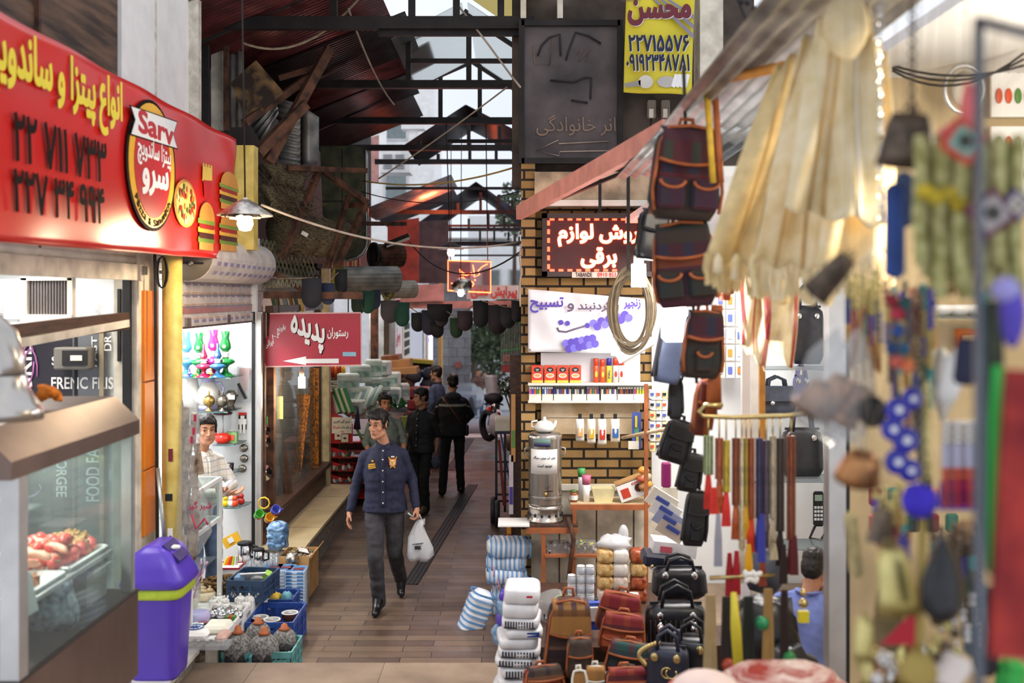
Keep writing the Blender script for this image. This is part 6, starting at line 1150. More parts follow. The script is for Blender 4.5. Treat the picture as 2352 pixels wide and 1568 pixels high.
r=thing('blister_card','blue card pack with a yellow pencil hanging on the wall','pack',P(1462,988,8.8));mw(B(solid('#4a5aa8')).box(P(1462,988,8.82),(S(21,8.8),.01,S(84,8.8))),'card',r);mw(B(solid('#d8c83a')).box(P(1461,968,8.8),(.02,.015,.1)).box(P(1464,1005,8.8),(.02,.015,.08)).box(P(1462,988,8.81),(.04,.005,.05),solid('#5a9a7a')),'pencils',r);mw(B('offwhite').box(P(1455,1022,8.79),(S(24,8.8),.02,S(18,8.8))),'tag',r)
solo('wooden_stick',B(M('pale_wood','#d8c09a',.6,var=.15)).tube([P(1430,1005,8.6),P(1530,985,7.6)],.015),'pale stick poking out in front of the blue card pack','stick')
# ---------------------------------------------------------------- tea urn and its table
zt=P(0,1196,8.6).z;r=thing('tea_table','narrow table with a red-brown frame under the tea urn','table',(P(1262,0,8.6).x,8.6,0));M('red_frame','#a8623a',.5,var=.2,sc=6)
xa,xb2=P(1207,0,8.6).x,P(1325,0,8.6).x;mw(B('dark_wood').box(((xa+xb2)/2,8.65,zt-.01),(xb2-xa,.42,.02)),'top',r);mw(B('red_frame').box(((xa+xb2)/2,8.45,zt-.045),(xb2-xa,.03,.05)),'rail',r)
for px in(1248,1316):mw(B('red_frame').box((P(px,0,8.5).x,8.46,zt/2-.03),(.035,.035,zt-.06)),'leg',r)
mw(B('red_frame').box(((P(1250,0,8.6).x+P(1372,0,8.6).x)/2,8.6,P(0,1272,8.5).z),(S(122,8.6),.35,.02)),'lower_shelf',r)
mw(B('white').box((P(1180,0,8.5).x,8.55,zt),(S(72,8.5),.3,.012)),'side_board',r)
uc=(P(1252,0,8.62).x,8.62,zt);R_=.143;H=.72;r=thing('tea_urn','large dented steel tea urn with a paper notice','urn',uc);b=B('steel');b.lathe([(R_*.98,.14),(R_,.16),(R_,H-.02),(R_*1.02,H-.01),(R_*1.02,H+.02),(R_*.9,H+.035),(R_*.3,H+.04)],n=32);b.make('body',r)
b=B('steel');b.lathe([(R_*1.08,0),(R_*1.08,.02),(R_*1.0,.03),(R_*1.0,.10),(R_*1.06,.115),(R_*1.06,.13),(R_*.95,.15)],n=32)
for k in range(14):a=2*pi*k/14;b.ell((R_*1.0*cos(a),R_*1.0*sin(a),.065),(.012,.012,.016),'black')
b.make('burner_base',r);B('steel').lathe([(R_*1.02,.20),(R_*1.04,.215),(R_*1.02,.23)],n=32,cap=False).make('hoop',r)
B('brass').tube([(0,-R_,.27),(0,-R_-.05,.27),(0,-R_-.05,.24)],.012).tube([(-.005,-R_-.04,.285),(.06,-R_-.05,.29)],.006,'wire_black').make('tap',r)
def curve_label(x0,x1,z0,z1,m,d=.004):return B(m).grid(lambda u,v:((R_+d)*sin(x0+(x1-x0)*u),-(R_+d)*cos(x0+(x1-x0)*u),z0+(z1-z0)*v),10,2,th=.002)
n_=curve_label(-1.0,.75,.42,.63,'white').make('paper_notice',r);
for t,bx in(('چای، آب جوش، سیگار',(-.105,.575,.085,.545)),('موجود است',(-.07,.51,.055,.475))):
 q=B('black').text(t,(bx[0],bx[3],bx[2],bx[1]),(0,0,0),(1,0,0),(0,0,1),th=.002,bold=.02);q.v=[Vector((v.x,-sqrt(max(0,(R_+.0075)**2-v.x**2))+(v.y if abs(v.y)<.01 else 0),v.z))for v in q.v];q.make('lettering',n_)
curve_label(-.75,.3,.655,.72,solid('#5f7f74')).make('maker_label',r);curve_label(-.7,.25,.655,.685,solid('#2f2f5c'),.007).make('maker_label',r)
for s_ in(-1,1):B('steel').tube([(s_*R_,0,.56),(s_*(R_+.03),0,.57),(s_*(R_+.03),0,.62),(s_*R_,0,.63)],.008).make('handle',r)
r=thing('teapot','white china teapot sitting on top of the tea urn','teapot',(uc[0]-.005,uc[1],zt+H+.04));B('ceramic').lathe([(.05,0),(.085,.02),(.088,.05),(.06,.09),(.03,.1)],n=22).make('body',r);B('ceramic').lathe([(.03,.1),(.012,.11),(.016,.125),(.001,.135)],n=14).make('lid',r);B('ceramic').tube([(.07,0,.03),(.09,0,.06),(.1,0,.1)],[.02,.014,.01]).make('spout',r);B('ceramic').tube([(-.07,0,.03),(-.11,0,.05),(-.11,0,.09),(-.06,0,.1)],.008).make('handle',r)
solo('gas_hose',B('rust').tube([P(1305,1190,8.5),P(1312,1215,8.4),P(1318,1240,8.4),P(1312,1280,8.4),P(1306,1330,8.4)],.02),'thick brown hose hanging down from the tea urn','hose')
r=thing('wall_ledge','wooden ledge with a red-brown edge right of the tea urn','ledge',(P(1400,0,8.7).x,8.7,P(0,1157,8.6).z));zl=P(0,1152,8.6).z;mw(B('pale_wood').box((P(1400,0,8.6).x,8.68,zl-.012),(S(182,8.6),.3,.024)),'board',r);mw(B('red_frame').box((P(1400,0,8.6).x,8.52,zl-.03),(S(182,8.6),.02,.045)).box((P(1318,0,8.6).x,8.52,zl-.12),(.03,.03,.2)),'edge',r)
solo('paper_cup',B('white').lathe([(.022,0),(.03,.2)],n=16).lathe([(.031,.2),(.034,.27)],(0,0,0),solid('#4aa05a')),'tall stack of paper cups with a green rim on the ledge','cups',(P(1336,0,8.68).x,8.7,zl));solo('paper_cup',B('white').lathe([(.026,0),(.035,.15)],n=16).lathe([(.035,.15),(.04,.23)],(0,0,0),solid('#c86a8a')),'shorter stack of paper cups with a pink and blue rim','cups',(P(1347,0,8.6).x,8.6,zl))
r=thing('jam_jar','small brown jar with a white label on the ledge','jar',(P(1318,0,8.6).x,8.6,zl));B(solid('#a05a2a',.2)).lathe([(.03,0),(.032,.07),(.026,.085)],n=14).make('jar',r);B('white').lathe([(.033,.02),(.033,.06)],n=14,cap=False).make('label',r);B(solid('#5a7a3a')).lathe([(.028,.085),(.028,.1)],n=14).make('lid',r)
solo('plastic_tub',B(M('tub_yellow','#ece2b0',.3,var=.1,sc=8)).loft([[(x*w,y*d,z)for x,y in((-1,-1),(1,-1),(1,1),(-1,1))]for z,w,d in((0,.075,.06),(.02,.08,.065),(.12,.1,.08))],smooth=False),'square translucent yellow tub on the ledge','tub',(P(1385,0,8.62).x,8.64,zl))
r=thing('biscuit_box','open white and brown biscuit box tipped on the ledge','box',P(1452,1120,8.6),0,None,None,(0,-.35,0));B('white').box((0,0,0),(.26,.14,.15)).box((0,0,.08),(.26,.14,.02),'cardboard').make('carton',r);q=B(solid('#c8402a')).box((-.07,-.072,-.01),(.07,.004,.08));q.disc((.05,0),(.035,.035),(0,-.074,0),(1,0,0),(0,0,1),.003,solid('#4a2418'));q.text('cni',(-.0,.04,.07,.065),(0,-.074,0),(1,0,0),(0,0,1),th=.002,bold=.02);q.make('print',r)
for i,(px,py,c)in enumerate(((1478,1080,'#d8903a'),(1484,1095,'#c8b08a'),(1476,1100,'#b85a3a'),(1486,1112,'#d8a04a'),(1480,1118,'#a8784a'))):solo('wrapped_cake',B(solid(c,.25)).ell(P(px,py,8.5),(.05,.035,.035),nz=.2),['topmost','second','third','fourth','lowest'][i]+' wrapped cake of the pile beside the biscuit box','cake',group='wrapped cakes')
def candybox(px,py,Y,w,cs,lab):
 r=thing('candy_box',lab,'box',P(px,py,Y));ww=S(w,Y);B('film').box((0,0,.05),(ww,.16,.1)).make('box',r);b=B(solid(cs[0]))
 for i in range(60):b.box((random.uniform(-.46,.46)*ww,random.uniform(-.07,.07),random.random()*.085+.01),(.03,.02,.014),solid(random.choice(cs),.3),(random.random()*3,random.random()*3,random.random()*3))
 b.make('sweets',r)
candybox(1284,1271,8.55,58,['#5a2a2a','#3a2022','#d8d0c8','#a85a3a'],'clear box of dark wrapped sweets under the tea table');candybox(1344,1271,8.55,50,['#e0c03a','#e8e4dc','#3a8a4a','#5a3a2a'],'clear box of yellow wrapped sweets under the tea table')
# ---------------------------------------------------------------- piled goods on the right of the alley
M('stripe_white','#e6ebf2',.35,var=.08,sc=10);M('stripe_blue','#6d9ccf',.35,var=.12,sc=10)
def sack(c,d,lab,rot=(0,0,0),n=9,grp=None):
 r=thing('striped_pack',lab,'pack',c,0,grp,None,rot);w,l,h=d;b=B('stripe_white')
 pf=lambda t,k:[((t-.5)*w,l/2*math.copysign(abs(cos(a))**.6,cos(a))*k,h/2+h/2*math.copysign(abs(sin(a))**.6,sin(a))*k)for a in[2*pi*i/18 for i in range(18)]]
 b.loft([pf(t,k*(1+.04*sin(t*40)))for t,k in[(i/18,min(1,.5+3*min(i,18-i)/18))for i in range(19)]]);b.make('pack',r)
 for i in range(n):t=(i+.5)/n;B('stripe_blue').loft([[Vector(p)for p in pf(tt,1.035)]for tt in(t-.2/n,t+.2/n)],cap=False).make('stripe',r)
G='striped packs piled at the pillar'
for i,(px,py,Y,w,h,rz,lab)in enumerate(((1168,1276,8.7,100,42,.12,'topmost blue and white striped pack of the pile at the pillar'),(1164,1305,8.72,92,36,-.06,'second striped pack from the top of the pile at the pillar'),(1162,1336,8.7,92,38,.1,'third striped pack from the top of the pile at the pillar'),(1190,1358,8.6,66,34,.3,'striped pack bulging out at the right of the pile'),(1168,1382,8.75,80,34,0,'lowest flat striped pack of the pile at the pillar'),(1160,1412,8.8,84,36,0,'bottom striped pack resting on the floor'))):sack(P(px,py,Y),(S(w,Y),.3,S(h,Y)),lab,(0,rz*.3,rz))
sack(P(1108,1418,8.4)+Vector((.03,0,.0)),(.42,.22,.2),'striped pack leaning on its end at the left of the pile',(.1,-1.2,.2))
for k,(px,py)in enumerate(((1132,1300),(1143,1330))):solo('pink_string',B(solid('#d86a7a')).tube([P(px,py,8.5),P(px+3,py+14,8.48),P(px+2,py+24,8.5)],.004),('upper','lower')[k]+' pink string tying the striped packs','string')
M('pack_white','#e9e9ec',.3,var=.06,sc=12);M('pack_dark','#3a3a42',.4,var=.3,sc=20)
zz=.16;Yp=6.55;PK=[(1186,.075,.50,'black and white barred',1),(1192,.06,.46,'white',0),(1196,.075,.44,'dark-striped',1),(1190,.06,.46,'grey-printed',1),(1194,.06,.45,'keyboard-like',1),(1188,.065,.42,'pale',0),(1200,.06,.40,'white and blue',0),(1198,.07,.40,'black speckled',2),(1196,.09,.38,'clear grey',0),(1200,.1,.38,'plain white',0)]
for i,(px,h,w,nm,k)in enumerate(PK):
 r=thing('wrapped_pack',f'{nm} plastic-wrapped pack, {ORD[len(PK) - 1 - i]} from the top of the white pile','pack',(P(px,0,Yp).x,Yp,zz),random.uniform(-.12,.12),'white plastic-wrapped packs');W2=w*.62;B('pack_white').ell((0,0,h/2),(W2/2,.155,h*.54),nu=24,nv=12,sq=.38,nz=.05).make('pack',r)
 if k:
  b=B('pack_dark');
  for j in range(11):b.box((-W2*.36+j*W2*.07,-.151,h*.5),(W2*.035,.01,h*.55))
  b.box((0,-.15,h*.2),(W2*.8,.008,h*.12));b.make('print',r)
 if nm=='white and blue':B('crate_blue').box((.05,-.151,h*.5),(.08,.01,h*.5)).make('print',r)
 if nm=='plain white':B('logo_red').box((.05,-.151,h*.55),(.04,.008,h*.14)).make('print',r)
 zz+=h
for i,(px,py,s_,m)in enumerate(((1150,1455,.08,'blue_wrap'),(1158,1420,.07,'print_purple'),(1155,1395,.06,'blue_wrap'),(1160,1370,.05,'purple'))):solo('wrapped_parcel',B(m).ell(P(px,py,6.75),(s_*.8,s_,s_),nz=.35),['pale blue crumpled parcel lowest beside the white pile','violet printed parcel beside the white pile','blue parcel above the violet one','purple parcel near the top of the white pile'][i],'parcel')
# tiered stand
r=thing('display_stand','low tiered stand carrying the bags and small goods','stand',(.9,6.8,.16));zT=.42
B('dark_wood').box((-.25,.6,.13),(1.1,1.5,.26)).make('rear_tier',r);B('dark_wood').box((.05,-.6,.09),(1.35,.8,.18)).make('front_tier',r);B('dark_wood').box((.3,-.15,.17),(.95,.4,.34)).make('bag_tier',r)
G='grey canisters stacked in columns';tp=None
for col,(px,n)in enumerate(((1313,5),(1334,6),(1355,6))):
 for k in range(n):
  loc=(P(px,0,7.2).x,7.2,zT+k*.066);lab=f'pale grey canister in the {("left", "middle", "right")[col]} stacked column, {ORD[n - 1 - k]} from its top'
  if tp is None:tp=o=thing('canister',lab,'canister',loc,0,G);B(M('canister_grey','#c9ced6',.4,var=.05)).lathe([(.026,0),(.031,.006),(.031,.05),(.028,.054)],n=16).make('body',o);B('white').lathe([(.029,.054),(.029,.064),(.024,.066)],n=16).make('lid',o)
  else:o=dup(tp,loc,0,lab)
for i,(px,py,Y,w,h,c,nm)in enumerate(((1284,1360,7.3,24,34,'#d8b88a','orange-topped white'),(1368,1345,7.25,10,44,'#2c2c34','tall black'),(1392,1344,7.4,16,18,'#4a3a8a','purple-capped'),(1405,1350,7.3,12,24,'#26262c','small black'),(1418,1335,7.35,12,30,'#1f1f24','upright black'),(1450,1345,7.3,18,50,'#d0d8d0','pale green bottle-shaped'),(1455,1300,7.5,24,30,'#cfd8e0','white and green'))):solo('small_box',B(solid(c,.4)).box((0,0,S(h,Y)/2+.02),(S(w,Y),.06,S(h,Y)),bev=.005).box((0,-.032,S(h,Y)*.4),(S(w,Y)*.7,.004,S(h,Y)*.3),'offwhite'),f'{nm} small carton on the stand beside the canisters','carton',(P(px,0,Y).x,Y,zT-.01))
r=thing('green_bag','clear bag with a lime green ball beside the canisters','bag',(P(1270,0,7.2).x,7.2,zT));B('film').ell((0,0,.1),(.14,.1,.12),nz=.25).make('bag',r);B(solid('#a8d86a')).ell((.05,-.03,.14),.05).make('ball',r);b=B('black')
for i in range(7):b.box((-.1+i*.035,-.1,.05+i*.012),(.01,.01,.03))
b.make('teeth',r)
M('spice_amber','#d89a4a',.4,var=.35,sc=25,col2='#e8c88a');M('spice_pink','#ecc9b4',.4,var=.25,sc=25,col2='#f2e6da');M('spice_red','#8a2a22',.4,var=.4,sc=25,col2='#c86a3a');M('spice_white','#ece4da',.4,var=.1,sc=25)
for col,(px,n,ms)in enumerate(((1390,4,('spice_pink','spice_amber','spice_amber','spice_amber')),(1424,4,('spice_pink','spice_pink','spice_white','spice_white')),(1466,4,('spice_red','spice_red','spice_amber','spice_red')))):
 for k in range(n):solo('spice_bag',B(ms[k]).ell((0,0,.05),(.064,.068,.054),sq=.5,nz=.1),f'{ {"spice_pink": "pink and orange", "spice_amber": "amber", "spice_white": "white", "spice_red": "dark red"}[ms[k]] } sweet bag, {ORD[n - 1 - k]} from the top of the {("left", "middle", "right")[col]} stack','bag',(P(px,0,7.65).x,7.65,zT+k*.1),random.uniform(-.1,.1),'bags of sweets in stacks')
solo('plastic_heap',B('plastic_bag').ell(P(1410,1246,7.7),(.13,.1,.06),nz=.4,nsc=4).ell(P(1432,1228,7.75),(.04,.04,.08)),'heap of clear white plastic bags on the sweet stacks','bag')
solo('gift_card',B(solid('#3a5ac0')).box((0,0,.08),(.12,.03,.2),None,(.2,0,.1)).box((0,-.03,.1),(.06,.02,.1),'white',(.2,0,.1)),'blue and white packet between the two kilim backpacks','packet',P(1362,1440,6.8))
# ---------------------------------------------------------------- bags
def bbox(w,d,h,m,taper=.82,nz=10):
 b=B(m);R2=[]
 for i in range(nz+1):
  t=i/nz;k=min(1,(.72+1.6*min(t,.2)))*(1-(1-taper)*t);k*=1 if t<.8 else sqrt(max(.02,1-((t-.8)/.2)**2))*.5+.5
  R2.append([(w/2*k*math.copysign(abs(cos(a))**.45,cos(a)),d/2*(k*.9+.1)*math.copysign(abs(sin(a))**.5,sin(a)),h*t)for a in[2*pi*j/28 for j in range(28)]])
 return b.loft(R2)
def rim(w,h,y,m,r_=.008,taper=.82):return B(m).tube([(x,y,z)for x,z in((-w*.44,.03),(-w*.5*.95,h*.3),(-w*.5*taper,h*.8),(-w*.3,h*.97),(0,h*1.0),(w*.3,h*.97),(w*.5*taper,h*.8),(w*.5*.95,h*.3),(w*.44,.03))],r_,n=6)
def backpack(c,w,h,m,pm,lab,edge='leather_tan',rot=(0,0,0),d=None,flap=True,straps=True,hang=False,grp=None,pockets=2):
 d=d or w*.42;r=thing('backpack',lab,'backpack',c,0,grp,None,rot);bbox(w,d,h,m).make('body',r);rim(w,h,-d*.44,edge).make('piping',r)
 if flap:
  fl=B(pm if isinstance(pm,str)else m).grid(lambda u,v:((u-.5)*w*.86*(1-.12*v),-d*.5-.014+(.55*d)*max(0,(v-.75)/.25)**2,h*(.62+.36*v)-.05*h*(1-(2*u-1)**2)*(1-v)),12,12,th=-.01).make('flap',r)
  B(edge).tube([((u-.5)*w*.86,-d*.5-.02,h*.62-.05*h*(1-(2*u-1)**2))for u in[i/10 for i in range(11)]],.008,n=6).make('edging',fl)
 for k in range(pockets):
  x=(k-(pockets-1)/2)*w*.46;q=B(pm).box((x,-d*.53,h*.27),(w*.38,d*.22,h*.34),bev=.02).make('pocket',r);B(edge).tube([(x+w*.17*cos(a),-d*.65,h*.40+h*.08*sin(a))for a in[pi+pi*i/8 for i in range(9)]],.008,n=6).make('edging',q)
 if straps:
  for s_ in(-1,1):B(edge).tube([(s_*w*.2,d*.4,h*.95),(s_*w*.3,d*.65,h*.7),(s_*w*.34,d*.6,h*.3),(s_*w*.4,d*.4,h*.06)],.014,n=6,flat=.5).make('strap',r)
 B(edge).tube([(-w*.12,d*.2,h*.97),(-w*.08,d*.15,h*1.1),(w*.08,d*.15,h*1.1),(w*.12,d*.2,h*.97)],.01,n=6).make('loop',r)
 return r
backpack(P(1298,1568,6.2)+Vector((0,0,.01)),.30,.52,'kilim_brown','kilim_stripe','standing brown kilim backpack with a striped flap','leather_tan',(0,.05,.15),pockets=0);q=P(1330,1568,6.05)
r=backpack(P(1330,1560,6.0),.17,.26,M('brown_cloth','#4a3c34',.85,var=.25,sc=20),'brown_cloth','small brown pouch in front of the brown kilim backpack','leather_tan',(0,0,.1),flap=True,pockets=0)
backpack(P(1418,1455,6.4),.30,.26,'kilim_c','kilim_red','upper red and brown kilim bag of the leaning stack','leather_tan',(-.15,.12,-.2),pockets=0);backpack(P(1425,1500,6.2),.30,.24,'kilim_red','kilim_red','red kilim backpack in the middle of the leaning stack','leather_tan',(-.25,.1,-.1),pockets=2);backpack(P(1438,1560,6.0),.28,.22,'kilim_a','kilim_green','green-flapped kilim backpack low in the leaning stack','leather_tan',(-.3,.1,-.2),pockets=1);backpack(P(1440,1620,5.8),.27,.21,'kilim_b','kilim_red','plum-red kilim pouch lowest in the leaning stack','leather_tan',(-.3,0,.1),pockets=0)
backpack(P(1250,1610,5.9),.26,.2,'kilim_red','kilim_c','orange-red kilim pouch lying in front of the brown backpack','leather_tan',(-.3,0,.3),pockets=1);backpack(P(1368,1610,5.9),.14,.2,'kilim_a','kilim_stripe','small plum kilim pouch with a pale zip between the backpacks','offwhite',(-.2,0,0),pockets=0);backpack(P(1332,1630,5.75),.1,.22,'kilim_stripe','kilim_stripe','narrow striped pouch in front of the small brown pouch','offwhite',(-.2,0,.1),flap=False,pockets=0)
def handbag(c,w,h,d,m,lab,rz=0,strp=0,met='chrome',tassel=False,chain=False,rot=None):
 r=thing('handbag',lab,'handbag',c,rz,None,None,rot);bbox(w,d,h,m,.9).make('body',r);B('black').box((0,0,h*.98),(w*.8,.012,.02)).make('zip',r)
 if strp:
  b=B(solid('#4a4038'))
  for i in range(strp):b.box(((i-strp/2+.5)*w/strp*.92,-d*.5-.001,h*.4),(.006,.012,h*.66))
  b.make('stripes',r)
 for s_ in(-1,1):B(m).tube([(-w*.25,s_*d*.3,h*.85),(-w*.2,s_*d*.3,h*1.25),(0,s_*d*.3,h*1.38),(w*.2,s_*d*.3,h*1.25),(w*.25,s_*d*.3,h*.85)],.012,n=7).make('handle',r)
 for x in(-.28,.22):B(met).ell((x*w,-d*.54,h*.82),(.022,.01,.026)).make('buckle',r)
 if tassel:
  for x in(-.28,.24):B(met).lathe([(.008,.0),(.03,-.03),(.026,-.07),(.01,-.075)],(x*w,-d*.6,h*.72),n=8).make('tassel',r)
 if chain:
  b=B('gilt_metal')
  for i in range(16):t=i/15;b.ell((-w*.5-.05*sin(pi*t)+w*.3*t*t,-d*.3,h*.6+h*.5*t),(.014,.01,.016))
  b.make('chain',r)
 return r
M('gilt_metal','#c8b27a',.25,.9,var=.15,sc=12);M('navy_leather','#23263a',.4,var=.2,sc=16)
handbag(P(1552,1498,6.35),.41,.32,.2,'black_leather','large glossy black handbag with silver tassels on the stand',0,12,'chrome',True);B('white').box((0,-.105,.17),(.06,.006,.025)).make('name_plate',C.objects['handbag'])
handbag(P(1560,1370,6.7),.38,.2,.18,'black_leather','black handbag with white lining behind the large glossy one',0);solo('white_padding',B('white').ell((0,0,0),(.17,.05,.05),nz=.2),'white padding stuffed in the black handbag behind','padding',P(1560,1325,6.68));solo('white_padding',B('white').ell((0,0,0),(.16,.05,.045),nz=.2),'white padding under the dark flat case','padding',P(1540,1300,6.9))
handbag(P(1535,1585,5.75),.25,.26,.16,'navy_leather','small navy quilted bag with a gold chain',-.25,0,'gilt_metal',False,True);handbag(P(1590,1560,5.95),.26,.26,.2,'black_leather','round black bag behind the small navy bag',-.3,0,'gilt_metal');B('gilt_metal').tube([(.03*cos(t),-.085,.13+.03*sin(t))for t in[.8+i*.5 for i in range(10)]],.006).tube([(.03*cos(t)+.025,-.085,.13+.03*sin(t))for t in[2.4+i*.5 for i in range(10)]],.006).make('emblem',C.objects['handbag.002'])
r=thing('flat_case','dark flat leather case lying above the white padding','case',P(1520,1290,6.95));mw(B('navy_leather').box(P(1530,1283,6.95),(.34,.2,.09),None,(0,.1,0),.02),'body',r);mw(B('gilt_metal').ell(P(1498,1300,6.83),.012),'stud',r)
solo('white_box',B('pack_white').box(P(1545,1255,7.0),(.3,.2,.09),None,(0,.12,0)).box(P(1530,1262,6.89),(.08,.01,.04),solid('#c85a6a'),(0,.12,0)),'white box with a red and blue print above the flat case','box')
for i in range(4):solo('magazine',B(('paper','white',solid('#a8b0d0'),solid('#d8c8b8'))[i]).box(P(1520+i*8,1150+i*22,6.9),(.2,.01,.13),None,(.3,.55,0)).box(P(1522+i*8,1150+i*22,6.88),(.1,.01,.03),solid('#4a5aa8'),(.3,.55,0)),['topmost','second','third','lowest'][i]+' tilted printed leaflet in the clear sleeve beside the black pouches','leaflet',group='tilted leaflets')
struct('trim_12',B('red_frame').box((P(1484,0,8.0).x,8.0,1.1),(.03,.03,1.9)))
# boxed stock on the white wall behind
for i in range(6):
 for j in range(3):
  px,py=1498+j*14,905+i*24;solo('stock_box',B(solid(('#f2f2f0','#e8e4e0','#e8d8a0')[(i+j)%3])).box(P(px,py,8.6),(S(13,8.6),.1,S(20,8.6)),bev=.004).box(P(px,py,8.54),(S(8,8.6),.006,S(6,8.6)),(solid('#4a5aa8'),solid('#c8503a'),'black')[(i*2+j)%3]),f'small white carton, {ORD[j]} from the left in the {ORD[i]} row behind the black pouches','carton',group='small white cartons behind the hanging pouches')
for i in range(5):
 for j in range(3):solo('wall_packet',B(solid(('#f4f2ee','#f0e4c8','#e4e8f0')[(i+j)%3])).box(P(1655+j*22,690+i*40,8.7),(S(20,8.7),.05,S(36,8.7)),bev=.004).box(P(1655+j*22,690+i*40,8.665),(S(10,8.7),.006,S(16,8.7)),(solid('#5a6ab8'),solid('#d88a3a'),solid('#b8c8d8'))[(i*2+j)%3]),f'pale packet, {ORD[j]} from the left in the {ORD[i]} row right of the hanging backpacks','packet',group='pale packets right of the hanging backpacks')
# hanging kilim backpacks and black bags
solo('hanging_rope',B('wire_black').tube([P(1570,150,4.5),P(1575,300,4.5),P(1600,880,4.6)],.008),'dark rope on which the kilim backpacks hang','rope')
backpack(P(1567,505,4.45),.33,.41,'kilim_a','kilim_b','topmost hanging kilim backpack under the canopy',rot=(0,.06,.1),pockets=2);backpack(P(1578,705,4.5),.30,.38,'kilim_b','kilim_a','second hanging kilim backpack, below the topmost',rot=(0,-.08,-.1),pockets=2);backpack(P(1608,868,4.6),.2,.31,'kilim_a','kilim_a','third hanging kilim backpack, beside the bright lamp',rot=(0,.05,.1),pockets=1);backpack(P(1608,1000,4.7),.1,.26,M('leather_red','#6a2c22',.5,var=.3,sc=12),'leather_red','small reddish leather pouch hanging below the kilim backpacks',rot=(0,.1,.3),pockets=0)
backpack(P(1665,690,4.8),.09,.3,'kilim_red','kilim_red','narrow kilim strap bag at the right of the backpacks',rot=(0,0,.8),pockets=0)
backpack(P(1490,596,5.4),.18,.27,'black_leather','black_leather','black bag hanging beside the LED sign','black',(0,.1,.3),pockets=0);backpack(P(1528,880,5.2),.17,.4,M('blue_grey_cloth','#4a5266',.5,var=.2,sc=8),'blue_grey_cloth','blue-grey bag hanging behind the white lamp','black',(0,.18,.3),flap=False,pockets=0);backpack(P(1551,962,5.3),.08,.22,'black','black','slim black case hanging below the blue-grey bag','black',(0,.0,.2),flap=False,pockets=0)
backpack(P(1538,1060,5.6),.18,.24,'black_leather','black','upper black backpack of the three hanging beside the leaflets','black',(0,.3,.2),pockets=1);backpack(P(1575,1128,5.7),.14,.22,'black_leather','black','middle black backpack of the three hanging beside the leaflets','black',(0,.2,.2),pockets=1);backpack(P(1590,1252,5.8),.15,.32,'black_leather','black','lowest long black pouch of the three hanging beside the leaflets','black',(0,.1,.2),pockets=1)
solo('magenta_pouch',B(solid('#a82a7a')).box(P(1530,1090,6.3),(.06,.04,.16),bev=.01),'magenta pouch peeping out behind the black backpacks','pouch')
for i,x in enumerate((1622,1640)):solo('webbing_strap',B('strap_yellow' if i==0 else 'leather_tan').tube([P(x,185,4.3),P(x+8,300,4.3),P(x+16,420,4.32)],.014,flat=.3,n=6),('yellow','orange')[i]+' webbing strap hanging from the canopy beside the backpacks','strap')
for i in range(4):solo('orange_strap',B('leather_tan').tube([P(1640+i*5,700,4.6),P(1632+i*6,860,4.62),P(1622+i*10,1000-i*20,4.64)],.012,flat=.4,n=6),f'{ORD[i]} orange leather strap from the left below the backpacks','strap',group='orange leather straps below the backpacks')
b=B(M('bamboo','#c98a3a',.5,var=.2,sc=10));b.tube([P(1625,190,4.2),P(1800,152,3.6)],.02);b.tube([P(1730,155,4.4),P(1925,-30,3.4)],.025);solo('bamboo_pole',b,'orange-brown poles under the canopy sheets','pole')
b=B('black')
for i in range(14):b.ell(P(1690+i*14,-10+8*i+(6*(i%2))if i<6 else 60+(i-6)*5,3.9),.012)
solo('beaded_wire',b.tube([P(1690,-10,3.9),P(1720,60,3.9),P(1780,85,3.9),P(1880,100,3.9)],.006),'dark knotted wire looped under the canopy','wire')
# coil of cable and lamps
b=B(M('coil_brown','#75664e',.6,var=.3,sc=10))
for i in range(16):a=random.uniform(-.5,.5);b.tube([P(1447+(44+9*sin(i))*cos(t*.225)+i*.5,712+(88+14*cos(i*2))*sin(t*.225),7.2+.02*i)for t in range(28)],.007,closed=True,n=5)
solo('cable_coil',b,'big loose coil of brown cable hanging over the white banner','cable')
bulb(1467,632,6.3,1.4,'bulb_cool','bright energy-saving bulb hanging beside the LED sign',None,7,(1,.94,.85),True,(1467,500));bulb(1414,800,8.3,1.1,'bulb_cool','energy-saving bulb in front of the white banner corner',None,2,COOL,True,(1420,700))
c=P(1549,742,4.9);r=thing('work_lamp','square white lamp shining between the backpacks','lamp',c);mw(B('bulb_cool').box(c,(S(58,4.9),.05,S(84,4.9)),bev=.02),'diffuser',r);mw(B(solid('#9aa0a8')).box(P(1549,690,4.92),(S(54,4.9),.07,S(30,4.9)),bev=.015),'housing',r);lamp('POINT','work_lamp_light',c+Vector((0,-.12,0)),14,COOL,.05)
